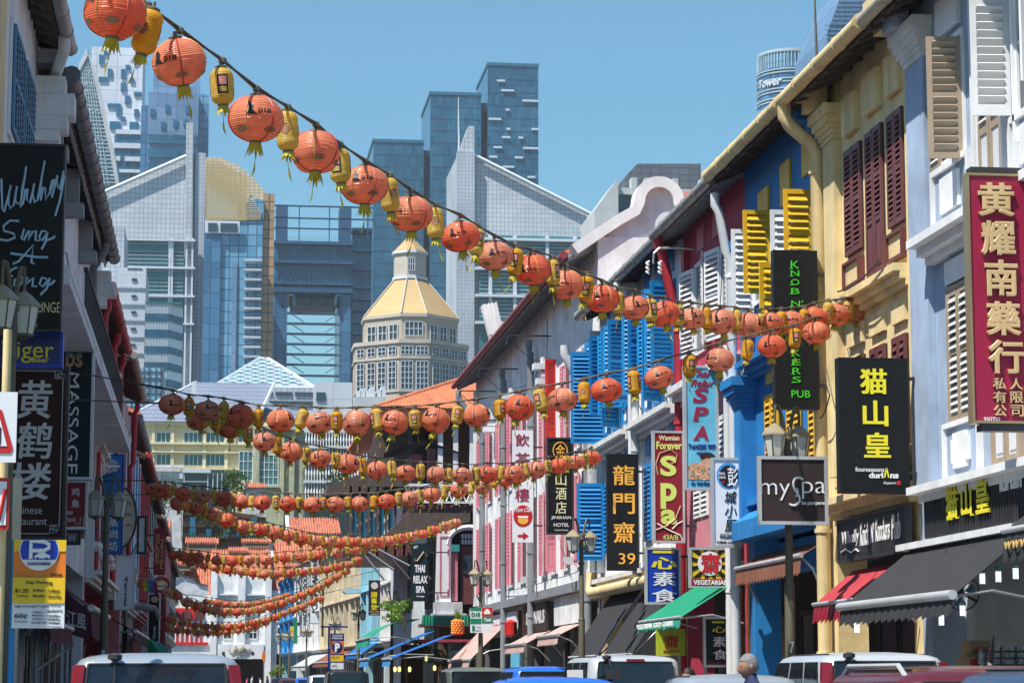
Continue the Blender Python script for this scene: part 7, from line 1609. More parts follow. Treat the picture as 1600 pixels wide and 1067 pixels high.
# ================================================================= lanterns
LR = .214; RH = .176
def red_r(z, k=0): return LR*math.sqrt(max(0, 1-(z/RH)**2))**.86
def make_red(shellm):
    n, m = 30, 30; b = MB(); prof = []
    for i in range(n+1):
        a = -math.pi/2*.86+math.pi*.86*i/n; z = RH*math.sin(a); r = LR*math.cos(a)**.9*(1 if i % 2 else .975); prof.append((r, z))
    b0 = 0
    for r, z in prof:
        for k in range(m):
            g_ = 2*math.pi*k/m; lob = 1-.02*abs(math.cos(g_*3)); b.v.append((r*lob*math.cos(g_), r*lob*math.sin(g_), z))
    for i in range(n):
        for k in range(m): k2 = (k+1) % m; b.f.append((i*m+k, i*m+k2, (i+1)*m+k2, (i+1)*m+k)); b.m.append(0)
    me = {}
    me['paper_shell'] = b.mesh('red_shell', shellm, smooth=True)
    b = MB()
    for k in range(6):
        g_ = math.pi/3*k+math.pi/6
        pts = [((LR*math.cos(a)**.9)*math.cos(g_)*1.004, (LR*math.cos(a)**.9)*math.sin(g_)*1.004, RH*1.004*math.sin(a)) for a in [-1.35+2.7*i/14 for i in range(15)]]
        b.tube(pts, .0065 if k % 2 == 0 else .004, 4, mi=k % 2)
    me['seams'] = b.mesh('red_seams', ['seam_red', 'seam_gold'])
    b = MB(); b.lathe((0, 0, RH*.96), [(.055, 0), (.055, .02), (.02, .03), (.012, .06)], 12); me['top_cap'] = b.mesh('lantern_cap', 'lantern_cap', smooth=True)
    b = MB(); b.lathe((0, 0, -RH*.96-.022), [(.045, 0), (.05, .022)], 12); me['bottom_ring'] = b.mesh('lantern_ring', 'lantern_cap', smooth=True)
    b = MB()
    for k in range(5):
        g_ = 2*math.pi*k/5+.5; a = -.62
        def P(dx, dy):
            aa = a+dy; gg = g_+dx/math.cos(aa); r = LR*math.cos(aa)**.9*1.008; return (r*math.cos(gg), r*math.sin(gg), RH*1.008*math.sin(aa))
        b.add([P(.24*math.cos(t_), .15*math.sin(t_)) for t_ in [2*math.pi*i/12 for i in range(12)]], [tuple(range(12))])
    me['medallions'] = b.mesh('medallions', 'medallion')
    b = MB()   # printed mark: 2018 with a dog's head and tail, on two sides
    for g0 in (0, math.pi):
        def W(x, y):   # print plane to shell
            x, y = x*1.35, y*1.35; aa = .14+y; gg = g0+x/max(.2, math.cos(aa)); r = LR*math.cos(aa)**.9*1.012; return (r*math.cos(gg), r*math.sin(gg), RH*1.012*math.sin(aa))
        vs, fs = text_data('018', .03, .0); x0, x1 = min(v.x for v in vs), max(v.x for v in vs)
        b.add([W((v.x-x0)/(x1-x0)*.36-.06, (v.y-.35)*.22+.02) for v in vs], fs)
        dog = [(-.34, .26), (-.27, .34), (-.24, .26), (-.17, .24), (-.2, .16), (-.17, .0), (-.1, -.1), (-.05, -.12), (-.36, -.12), (-.33, 0), (-.3, .12)]
        b.add([W(x, y) for x, y in dog], [tuple(range(len(dog)))])
        for i in range(8):
            t0, t1 = -2.6+i*.42, -2.6+(i+1)*.42; c = (-.08, .02)
            b.add([W(c[0]+r_*math.cos(tt), c[1]+r_*.9*math.sin(tt)) for r_, tt in ((.14, t0), (.14, t1), (.11, t1), (.11, t0))], [(0, 1, 2, 3)])
        for i in range(5): b.add([W(-.05+i*.07+dx, .27+dy) for dx, dy in ((0, 0), (.045, 0), (.045, .03), (0, .03))], [(0, 1, 2, 3)])
    me['printed_mark'] = b.mesh('printed_mark', 'print_black')
    return me
def make_fringe(seed, r0=.045, n=15, L=.095, tail=True):
    rn = random.Random(seed); b = MB(); z = -RH*.96-.02
    for k in range(n):
        g_ = 2*math.pi*k/n; l = L*rn.uniform(.6, 1.15); sw = rn.uniform(.7, 1.9); w_ = .011
        p0 = Vector((r0*math.cos(g_), r0*math.sin(g_), z)); p1 = p0+Vector((math.cos(g_)*.008*sw, math.sin(g_)*.008*sw, -l*.55)); p2 = p1+Vector((math.cos(g_)*.012*sw, math.sin(g_)*.012*sw, -l*.45)); tn = Vector((-math.sin(g_), math.cos(g_), 0))*w_
        b.add([p0-tn, p0+tn, p1+tn, p1-tn, p2+tn*.3, p2-tn*.3], [(0, 1, 2, 3), (3, 2, 4, 5)])
    if tail:
        x, y = rn.uniform(-.02, .02), rn.uniform(-.02, .02); dx = rn.uniform(-.06, .06)
        P = [Vector((x, y, z-L*.5)), Vector((x+dx*.3, y, z-L-.04)), Vector((x+dx*.7, y+.01, z-L-.10)), Vector((x+dx*1.3, y, z-L-.155))]
        b.tube(P, [.0025, .0025, .010, .003], 4)
    return b.mesh('fringe', 'fringe')
def make_yellow(shellm, emblem):
    R0, H0 = .090, .155; b = MB(); n, m = 24, 20
    for i in range(n+1):
        s = -1+2*i/n; z = H0*s; e = abs(s); r = R0*(1-.05*e) if e < .55 else R0*math.sqrt(max(0, 1-((e-.55)/.50)**2))*.99+.001
        r *= (1 if i % 2 else .972)
        for k in range(m): g_ = 2*math.pi*k/m; b.v.append((r*math.cos(g_), r*math.sin(g_), z))
    for i in range(n):
        for k in range(m): k2 = (k+1) % m; b.f.append((i*m+k, i*m+k2, (i+1)*m+k2, (i+1)*m+k)); b.m.append(0)
    me = {'paper_shell': b.mesh('yellow_shell', shellm, smooth=True)}
    b = MB(); b.lathe((0, 0, H0*.99), [(.05, 0), (.05, .015), (.012, .03), (.01, .06)], 10); me['top_cap'] = b.mesh('lantern_cap', 'lantern_cap', smooth=True)
    b = MB(); b.lathe((0, 0, -H0*.99-.02), [(.04, 0), (.045, .02)], 10); me['bottom_ring'] = b.mesh('lantern_ring', 'lantern_cap', smooth=True)
    b = MB()
    for g0 in (0, 2*math.pi/3, 4*math.pi/3):
        def W(x, y, k=1.012): g_ = g0+x/R0; return (R0*k*math.cos(g_), R0*k*math.sin(g_), y)
        def quad(x0, x1, y0, y1, k, mi):
            for i in range(4): a, c = x0+(x1-x0)*i/4, x0+(x1-x0)*(i+1)/4; b.add([W(a, y0, k), W(c, y0, k), W(c, y1, k), W(a, y1, k)], [(0, 1, 2, 3)], mi)
        if emblem == 'round': b.add([W(.042*math.cos(t_)*(1+.12*math.cos(5*t_)), .042*math.sin(t_)*(1+.12*math.cos(5*t_))+.005) for t_ in [2*math.pi*i/25 for i in range(25)]], [tuple(range(25))], 0)
        else: quad(-.042, .042, -.075, .085, 1.012, 1); quad(-.03, .03, .0, .07, 1.02, 2); quad(-.03, .03, -.06, -.015, 1.02, 3); quad(-.014, .014, .015, .05, 1.028, 3)
    me['printed_emblem'] = b.mesh('printed_emblem', ['medallion', 'print_black', 'shutter_pink', 'lantern_pale'])
    return me
REDS = [make_red(m_) for m_ in ('lantern_red', 'lantern_orange', 'lantern_faded')]
YELS = [make_yellow(m_, e_) for m_, e_ in (('lantern_yellow', 'round'), ('lantern_pale', 'frame'), ('lantern_yellow', 'frame'), ('lantern_pale', 'round'))]
FRG = [make_fringe(i) for i in range(6)]
FRY = [make_fringe(20+i, .038, 12, .07) for i in range(5)]
rl = random.Random(11)
def lantern(kind, p, label, group, rot=None, tilt=.12, extra=0):
    me = (REDS[rl.choices((0, 1, 2), (4, 5, 2))[0]] if kind == 'red' else YELS[rl.randrange(4)])
    o = thing(kind+'_lantern', label, 'lantern', tuple(p), group)
    o.rotation_euler = (rl.gauss(0, tilt), rl.gauss(0, tilt), rot if rot is not None else rl.uniform(0, 6.28)); s_ = rl.uniform(.95, 1.05); o.scale = (s_*rl.uniform(.94, 1.05), s_, s_*rl.uniform(.88, 1.06))
    for k, m_ in me.items():
        c = bpy.data.objects.new(k, m_); C.objects.link(c); c.parent = o
        if k in ('medallions', 'seams', 'printed_mark', 'printed_emblem'): c['kind'] = 'stuff'
    c = bpy.data.objects.new('fringe', (FRG if kind == 'red' else FRY)[rl.randrange(5)]); C.objects.link(c); c.parent = o
    if kind != 'red': c.location = (0, 0, .018)
    c.rotation_euler = (0, 0, rl.uniform(0, 6))
    return o
def lerp(a, b, t): return a+(b-a)*t
def interp(pts, x):
    if x <= pts[0][0]: return pts[0][1]
    for (x0, y0), (x1, y1) in zip(pts, pts[1:]):
        if x <= x1: return y0+(y1-y0)*(x-x0)/(x1-x0)
    return pts[-1][1]
ORD = 'first second third fourth fifth sixth seventh eighth ninth tenth eleventh twelfth thirteenth fourteenth fifteenth sixteenth seventeenth eighteenth nineteenth twentieth twenty-first twenty-second twenty-third'.split()
ORD[0] = 'leftmost'
def string(desc, reds, dpts, ext0=None, ext1=None, marks=False, rc=1, tl=.12):
    """reds: centres (px,py) of the red lanterns, dpts: (px, width in px) pairs that give the distance"""
    gr = 'red lanterns on the '+desc; gy = 'yellow lanterns on the '+desc
    def W(px, py): d = interp(dpts, px); return at(px, py, .40*3778/d)
    P = [W(*r) for r in reds]; cab = []
    cpts = []
    for i, p in enumerate(P):
        cpts.append(p+Vector((0, 0, .238)))
        if i < len(P)-1:
            q = (p+P[i+1])/2+Vector((rl.uniform(-.03, .03), -.05, rl.uniform(.0, .05))); cpts.append(q+Vector((0, 0, .20))); YP.append((q, gy, desc, i))
    t = thing('lantern_cable', 'twisted cable carrying the '+desc, 'cable', tuple(cpts[0]))
    pts = ([ext0(W) if callable(ext0) else ext0] if ext0 else [])+cpts+([ext1] if ext1 else [])
    for k in range(2):
        b = MB(); b.tube([Vector(p)+Vector((0, .02*k, (.012 if (i+k) % 2 else -.008))) for i, p in enumerate(pts)], .010, 5); b.build('cable', 'cable', t)
    b = MB()
    for i, p in enumerate(cpts): b.lathe((p.x, p.y, p.z-.035), [(.012, 0), (.03, .015), (.03, .045), (.01, .06)], 6)
    b.build('clips', 'lantern_cap', t, stuff=True)
    for i, p in enumerate(P):
        rot = None
        if (marks and (i*7+3) % 5 < 3) or (not marks and rl.random() < .35): rot = -math.pi/2+rl.uniform(-.5, .5)
        lantern('red', p, ('%s round red lantern%s on the ' % (ORD[i], '' if i == 0 else ' from the left'))+desc, gr, rot, tl)
    return P
YP = []
D1 = [(140, 92), (280, 88), (400, 84), (493, 77), (570, 68), (642, 65), (720, 59), (773, 55), (885, 52), (992, 48), (1082, 44), (1200, 42), (1345, 41)]
string('largest string, falling from top left', [(180, 20), (280, 97), (400, 186), (493, 238), (570, 290), (642, 334), (720, 370), (773, 400), (832, 421), (885, 445), (941, 467), (992, 481), (1038, 491), (1082, 498), (1128, 503), (1170, 508), (1203, 507), (1236, 505), (1272, 497), (1307, 492), (1339, 486)], D1, at(60, -70, 15.5), Vector((10.05, 37.6, at(1395, 458, 37.6).z)), True)
string('second string, below the largest', [(269, 632), (325, 642), (376, 651), (438, 657), (500, 661), (557, 661), (617, 660), (681, 657), (745, 649), (812, 637), (879, 625), (948, 610), (1030, 590), (1125, 562), (1206, 541), (1275, 520)], [(260, 38), (500, 41), (880, 45), (1125, 46), (1290, 42)], Vector((-3.05, 44, at(178, 575, 44).z)), Vector((10.05, 37.9, at(1345, 500, 37.9).z)), True)
string('third string, across the veranda house', [(311, 655), (360, 669), (413, 690), (455, 706), (500, 717), (544, 725), (589, 734), (634, 739), (682, 741), (722, 743), (762, 741), (803, 741), (838, 734), (873, 728), (900, 722), (925, 715)], [(300, 38), (455, 35), (640, 32), (840, 30), (930, 28)], Vector((-3.05, 41, at(255, 625, 41).z)), Vector((9.9, 63.6, at(945, 705, 63.6).z)), True)
string('fourth string, nearly level', [(240, 765), (258, 767), (286, 771), (317, 775), (351, 779), (378, 783), (410, 785), (450, 787), (488, 788), (524, 788), (562, 787), (604, 784), (640, 779), (675, 773), (717, 766), (755, 760), (790, 750), (812, 744)], [(240, 25), (450, 28), (640, 28), (812, 24)], Vector((-3.0, 62, at(205, 752, 62).z)), Vector((10.0, 75, at(852, 728, 75).z)), True)
string('fifth string, ending at the white pillar', [(279, 786), (305, 793), (332, 802), (354, 812), (378, 822), (406, 827), (427, 832), (450, 837), (471, 842), (492, 845), (512, 847), (532, 848), (552, 847), (572, 848), (590, 848), (609, 845), (627, 841), (644, 838), (661, 834), (679, 828), (696, 822), (713, 817)], [(279, 25), (406, 23), (530, 20), (713, 16)], Vector((-3.0, 60, at(258, 775, 60).z)), Vector((10.0, 96, at(745, 799, 96).z)))
string('sixth string, above the orange roofs', [(272, 867), (287, 869), (310, 871), (340, 875), (363, 876), (389, 875), (416, 875), (445, 872), (471, 870), (499, 867), (527, 863), (555, 859), (570, 853)], [(272, 18), (420, 18.5), (570, 16)], Vector((-3.0, 82, at(255, 864, 82).z)), Vector((9.9, 100, at(700, 828, 100).z)))
string('seventh string, just under the sixth', [(297, 877), (320, 882), (338, 886), (358, 890), (378, 892), (396, 895), (413, 897), (434, 896), (454, 895), (473, 894), (492, 892), (510, 890), (527, 886), (544, 882), (559, 876)], [(297, 16), (420, 16.5), (559, 15)], Vector((-3.0, 92, at(272, 870, 92).z)), Vector((9.9, 101, at(690, 842, 101).z)))
string('eighth string, rising steeply rightwards', [(260, 925), (276, 930), (292, 941), (306, 946), (320, 951), (335, 954), (350, 956), (370, 956), (388, 955), (405, 952), (422, 947), (440, 943), (457, 936), (471, 930), (486, 924), (499, 917), (512, 909), (526, 901), (540, 892)], [(260, 16), (400, 15), (540, 14.5)], Vector((-3.0, 95, at(248, 916, 95).z)), Vector((9.9, 110, at(640, 858, 110).z)))
string('ninth string, faint behind the eighth', [(322, 940), (338, 942), (352, 944), (368, 945), (386, 945), (403, 943), (420, 940), (436, 935), (449, 930)], [(322, 12.5), (449, 12)], Vector((-3.0, 122, at(262, 922, 122).z)), Vector((9.0, 132, at(560, 890, 132).z)))
string('tenth string, across the red framed house', [(265, 967), (285, 973), (305, 977), (322, 979), (340, 980), (358, 979), (376, 977), (396, 973), (414, 969), (430, 964), (444, 958), (458, 953), (472, 948), (487, 941), (501, 935)], [(265, 13.5), (400, 13), (501, 12)], Vector((-3.0, 112, at(240, 960, 112).z)), Vector((9.0, 126, at(560, 905, 126).z)))
string('lowest string at the far end', [(262, 981), (278, 984), (294, 986), (310, 988), (325, 989), (340, 988), (356, 987), (372, 985), (388, 982), (402, 977), (416, 972)], [(262, 12), (416, 11)], Vector((-3.0, 128, at(250, 978, 128).z)), Vector((8.5, 146, at(520, 940, 146).z)))
YP.sort(key=lambda a: a[0].y)
for q, gy, desc, i in YP: lantern('yellow', q, ('%s slim yellow lantern%s on the ' % (ORD[i], '' if i == 0 else ' from the left'))+desc, gy, None if rl.random() < .5 else -math.pi/2+rl.uniform(-.4, .4), .1)
# ================================================================= street lamps
def make_lamp(name, label, x, y, h=4.35, num=None, ang=.55, board=False):
    t = thing(name, label, 'street lamp', (x, y, 0), 'twin lantern street lamps')
    b = MB(); b.lathe((x, y, 0), [(.16, 0), (.16, .5), (.10, .62), (.085, 1.2), (.085, 1.25), (.075, 2.9), (.06, 2.95), (.05, h), (.03, h+.05)], 14); b.build('pole', 'pole_olive', t, smooth=True)
    for z in (2.9, h-.65, h-.1): b = MB(); b.lathe((x, y, z), [(.06, 0), (.075, .02), (.075, .05), (.06, .07)], 12); b.build('collar', 'pole_olive', t, smooth=True)
    for s_ in (1, -1):
        dx, dy = s_*math.cos(ang), s_*math.sin(ang)
        pts = [(x, y, h-.1), (x+dx*.05, y+dy*.05, h+.02), (x+dx*.10, y+dy*.10, h+.25), (x+dx*.17, y+dy*.17, h+.42), (x+dx*.23, y+dy*.23, h+.43), (x+dx*.25, y+dy*.25, h+.30), (x+dx*.25, y+dy*.25, h+.12)]
        b = MB(); b.tube(pts, [.03, .03, .028, .025, .022, .02, .02], 8); b.build('arm', 'pole_olive', t, smooth=True)
        c = (x+dx*.25, y+dy*.25, h-.32)
        b = MB(); b.lathe(c, [(.11, 0), (.165, .30)], 6); hd = b.build('lamp_glass', 'lamp_glass', t)
        b = MB(); b.lathe((c[0], c[1], c[2]+.302), [(.20, 0), (.19, .03), (.10, .12), (.05, .16), (.02, .18), (.015, .24)], 6); b.build('lamp_cap', 'lamp_cap', t)
        b = MB(); b.lathe((c[0], c[1], c[2]-.03), [(.02, -.05), (.05, -.02), (.12, 0), (.12, .028)], 6)
        for k in range(6): g_ = 2*math.pi*k/6; b.tube([(c[0]+.112*math.cos(g_), c[1]+.112*math.sin(g_), c[2]), (c[0]+.168*math.cos(g_), c[1]+.168*math.sin(g_), c[2]+.30)], .009, 4)
        b.build('lamp_cage', 'pole_olive', t)
    if num: b = MB(); p_ = at(0, 0, y); f_ = FRF(y-.08); put_text(b, f_, num, x-.035, x+.035, 1.95, 2.12, .01, bold=.03); b.build('number', 'print_white', t)
    return t
def lamp_at(label, px, Y, h, **k): return make_lamp('street_lamp', label, at(px, 1000, Y).x, Y, h, **k)
lamp_at('twin lantern street lamp behind the brown spa sign, post numbered 7', 1235, 34.6, 5.12, num='7')
lamp_at('twin lantern street lamp between the hotel sign and the 39 sign', 909, 56, 4.85)
lamp_at('twin lantern street lamp carrying the taxi stand sign', 751, 76.6, 4.85)
lamp_at('twin lantern street lamp among the green shrub by the green canopy', 612, 101, 4.75)
lamp_at('twin lantern street lamp left of the dark sign with the pale disc', 560, 119, 4.75)
lamp_at('twin lantern street lamp just behind the blue parking sign', 523, 144, 4.75)
lamp_at('twin lantern street lamp below the white vertical banners', 479, 168, 4.75)
lamp_at('twin lantern street lamp left of the far blue house', 452, 178, 4.6)
lamp_at('twin lantern street lamp at the far junction, leftmost of the right side', 438, 184, 4.75)
lamp_at('twin lantern street lamp in front of the blue seafood sign, post numbered 8', 162, 46.5, 4.95, num='8')
lamp_at('twin lantern street lamp in front of the white signboard on the left', 195, 74, 4.75)
lamp_at('twin lantern street lamp below the rainbow flag', 236, 112, 4.25)
lamp_at('large twin lantern street lamp at the left edge, nearest the camera', 5, 27.0, 5.72, ang=1.15)
# wall spotlights
for label, X, Y_, Z in (('small white wall lamp under the hotel sign', 10.0, 66.5, 4.7), ('small white wall lamp on the white building beside the pink shutter', 10.0, 76, 4.55), ('small lamp box on the ledge of the grey blue house', 9.8, 33.8, 4.35)):
    t = thing('wall_lamp', label, 'lamp', (X, Y_, Z)); b = MB(); b.box(X-.35, X-.1, Y_-.12, Y_+.12, Z, Z+.2); b.build('housing', 'pipe_white', t); b = MB(); b.box(X-.1, X+.05, Y_-.03, Y_+.03, Z+.06, Z+.12); b.build('bracket', 'steel', t)
# twin white curly lamps on cable below the red house gutter
t = thing('white_coil_lamps', 'pair of white coiled lamps hanging from a curved arm under the eaves', 'lamp', (9.3, 50.2, 9.6))
b = MB(); b.tube([at(1096, 408, 50), at(1085, 390, 50), at(1060, 387, 50), at(1030, 388, 50), at(1022, 396, 50), at(1021, 412, 50)], .03, 6); b.build('arm', 'steel', t)
for px in (1012, 1031):
    b = MB(); b.tube([at(px+2*math.cos(k*.8), 408+k*.85, 50+.05*math.sin(k*.8)) for k in range(24)], .022, 5); b.build('coil', 'print_white', t)
# ================================================================= things in the durian shop
lab = ['bare spiral bulb hanging lowest at the left of the durian shop', 'bare spiral bulb below the fan in the durian shop', 'bare spiral bulb beside the side wall under the awning arm', 'bare spiral bulb above the fan', 'bare spiral bulb right of the fan', 'bare spiral bulb under the black printed awning', 'bare spiral bulb under the printed awning at the right', 'bare spiral bulb under the front of the wide black awning']
for l_, (px, py, Y_) in zip(lab, ((1471, 968, 31), (1504, 953, 30.5), (1480, 911, 31), (1504, 902, 31), (1535, 903, 30), (1560, 900, 29.5), (1587, 895, 29), (1339, 980, 33.6))):
    p = at(px, py, Y_); t = thing('light_bulb', l_, 'light bulb', tuple(p), 'spiral bulbs under the black awnings')
    b = MB(); b.lathe((p.x, p.y, p.z+.06), [(.045, 0), (.05, .03), (.02, .07), (.012, .12)], 8); b.build('socket', 'wall_lightblue', t)
    for k in range(3): b = MB(); x_ = p.x+(k-1)*.026; b.tube([(x_, p.y, p.z+.06), (x_, p.y, p.z-.07)], .009, 6); b.build('tube', 'bulb_glow', t)
    b = MB(); b.tube([(p.x, p.y, p.z+.15), (p.x, p.y, p.z+.5)], .005, 4); b.build('wire', 'steel_dark', t)
p = at(1501, 925, 31.5); t = thing('wall_fan', 'black wire cage fan on the shop wall under the awning', 'fan', tuple(p))
b = MB(); b.tube([p+Vector((.24*math.cos(a), -.05, .24*math.sin(a))) for a in [math.pi*i/12 for i in range(25)]], .01, 5)
for k in range(24): a = math.pi*k/12; b.tube([p+Vector((.05*math.cos(a), -.1, .05*math.sin(a))), p+Vector((.24*math.cos(a), -.05, .24*math.sin(a)))], .003, 3)
b.build('cage', 'steel_dark', t, stuff=True)
for k in range(3): b = MB(); a = k*2.09+.3; b.prism([p+Vector((.04*math.cos(a), -.03, .04*math.sin(a))), p+Vector((.2*math.cos(a-.35), -.05, .2*math.sin(a-.35))), p+Vector((.2*math.cos(a+.35), -.01, .2*math.sin(a+.35)))], (0, .01, 0)); b.build('blade', 'shutter_steel', t)
b = MB(); b.lathe(tuple(p+Vector((0, .02, -.06))), [(.05, 0), (.06, .06), (.05, .12)], 10); b.tube([p, p+Vector((.3, .3, -.1))], .02, 6); b.build('motor', 'steel_dark', t)
for l_, px0, px1, py0, py1, Y_ in (('brown carton on the shelf at the back of the durian shop, upper one', 1517, 1548, 1000, 1026, 29.5), ('brown carton below the other one in the durian shop', 1510, 1540, 1027, 1045, 29.3)):
    a, c = at(px0, py1, Y_), at(px1, py0, Y_); t = thing('carton', l_, 'box', (a.x, Y_, a.z)); b = MB(); b.box(a.x, c.x, Y_, Y_+.4, a.z, c.z); b.build('box', 'card', t); b = MB(); b.box(a.x+.05, a.x+.3, Y_-.004, Y_-.001, a.z+.04, a.z+.12); b.build('label', 'print_red', t)
t = thing('display_rack', 'black wire rack with durian spikes and tags at the right edge', 'rack', (9.4, 29, .13)); p = at(1560, 1025, 29)
b = MB()
for k in range(6): b.box(p.x-.2, p.x+.6, 28.9, 29.4, p.z-.35+k*.08, p.z-.33+k*.08)
for k in range(5): b.box(p.x-.2+k*.19, p.x-.18+k*.19, 28.88, 28.9, .13, p.z+.12)
b.build('frame', 'steel_dark', t)
b = MB(); rn = random.Random(2); 
for k in range(160): leafcloud(b, p+Vector((rn.uniform(-.25, .5), -.05, rn.uniform(-.1, .12))), (.03, .03, .03), 3, .03, seed=k)
b.build('trimmings', 'wall_palegrey', t, stuff=True)
# pineapple and glowing lamps at the veranda house
p = at(715, 991, 94.5); t = thing('pineapple_ornament', 'large orange and yellow pineapple figure on the corner roof', 'ornament', tuple(p))
b = MB(); b.lathe(tuple(p), [(.18, 0), (.225, .08), (.235, .3), (.225, .5), (.17, .6)], 14, sx=1.0, sy=.8); b.build('fruit', 'sign_orange', t, smooth=True)
b = MB()
for i in range(6):
    for k in range(12): g_ = 2*math.pi*(k+.5*(i % 2))/12; r_ = .235; c_ = p+Vector((r_*math.cos(g_), r_*.8*math.sin(g_), .07+i*.09)); b.lathe(tuple(c_), [(.03, -.03), (.035, 0), (.02, .03)], 5)
b.build('scales', 'print_orange', t, stuff=True)
b = MB()
for i in range(22):
    g_ = i*2.4; l_ = .22+.012*i; k_ = 1.1-.04*i; p0 = p+Vector((.06*math.cos(g_), .05*math.sin(g_), .6)); p2 = p0+Vector((.22*k_*math.cos(g_), .16*k_*math.sin(g_), l_*1.3)); s_ = Vector((-math.sin(g_), math.cos(g_), 0))*.035
    b.add([p0-s_, p0+s_, p2], [(0, 1, 2)])
b.build('leaves', 'leaf_bright', t)
t = thing('cafe_front', 'dark plant filled cafe front under the corner roof', 'shopfront', (8.6, 92, 0))
b = MB(); b.box(TX(655, 1010, 93), 11, 93, 97.5, 2.95, 3.05); b.build('roof_slab', 'wall_red', t)
b = MB(); b.box(TX(640, 1010, 93), 8.4, 97.2, 97.4, 0, 2.9); b.build('back_wall', 'interior_warm', t)
b = MB()
for k in range(12): leafcloud(b, at(650+(k*13) % 60, 1008+(k*7) % 30, 93.5), (.35, .3, .35), 40, .09, seed=k+50)
b.build('hanging_plants', 'leaf', t, stuff=True)
b = MB(); b.box(TX(702, 1020, 93), TX(736, 1020, 93), 93.1, 93.2, .1, 2.9); b.build('glass_panel', 'window_dark', t)
for k, (px, py) in enumerate(((666, 1028), (679, 1043), (640, 1045), (617, 1045), (624, 1045), (720, 1022), (772, 1038), (719, 1027))):
    p = at(px, py, 92.5); t = thing('hanging_lamp', ['amber pendant lamp nearest the plants in the cafe front', 'amber pendant lamp below the others in the cafe front', 'amber pendant lamp left of the cafe plants', 'greenish pendant lamp under the right blue awning', 'second greenish pendant lamp under the right blue awning', 'pale pendant lamp against the cafe glass', 'amber lamp above the dark grey jeep', 'small pale lamp beside the cafe glass'][k], 'pendant lamp', tuple(p), 'lamps in the cafe front')
    b = MB(); b.lathe(tuple(p), [(.03, -.1), (.06, -.04), (.055, .06), (.02, .1)], 10); b.build('bulb', 'bulb_warm', t, smooth=True); b = MB(); b.tube([p+Vector((0, 0, .1)), p+Vector((0, 0, .5))], .006, 4); b.build('wire', 'steel_dark', t)
t = thing('print_banner', 'blue printed cloth banner hanging at the white building shopfront', 'banner', tuple(FRr.p(81, 1.5, .3))); b = MB(); b.fb(FRr, 77.5, 80.5, .6, 2.4, .25, .27); b.build('cloth', 'sign_sky', t)
t = thing('orange_column', 'orange painted round column under the vegetarian shop', 'column', tuple(FRr.p(46.2, 0, -.2))); b = MB(); b.tube([FRr.p(46.55, .1, -.15), FRr.p(46.55, 3.5, -.15)], .17, 12); b.build('shaft', 'print_orange', t, smooth=True)
t = thing('orange_column', 'slimmer orange column left of the menu board', 'column', tuple(FRr.p(48, 0, -.2))); b = MB(); b.tube([FRr.p(47.4, .1, .05), FRr.p(47.4, 3.3, .05)], .15, 12); b.build('shaft', 'print_orange', t, smooth=True)
t = thing('air_conditioner', 'white air conditioner unit on the far left house beside the lamp post', 'air conditioner', (-2.9, 70, 3.8)); b = MB(); b.box(-3.05, -2.75, 70, 70.6, 3.8, 4.2); b.build('case', 'wall_white', t); b = MB(); b.lathe((-2.9, 69.99, 4.0), [(.14, -.001), (.14, .001)], 16); b.build('grille', 'steel_dark', t)
p = at(443, 481, 300); t = thing('flying_bird', 'dark bird with spread wings flying below the gateway block', 'bird', tuple(p))
b = MB(); b.tube([p+Vector((-.25, 0, .05)), p+Vector((-.1, 0, .02)), p+Vector((.15, 0, 0)), p+Vector((.3, 0, -.03))], [.02, .09, .09, .02], 6)
b.add([p+Vector((-.1, 0, .03)), p+Vector((.1, 0, .03)), p+Vector((-.25, -.3, .4)), p+Vector((-.45, -.2, .5))], [(0, 1, 2, 3)]); b.add([p+Vector((-.05, 0, .03)), p+Vector((.12, 0, .03)), p+Vector((.4, .3, .22)), p+Vector((.75, .5, .05))], [(0, 1, 2, 3)]); b.build('body', 'shutter_dark', t)
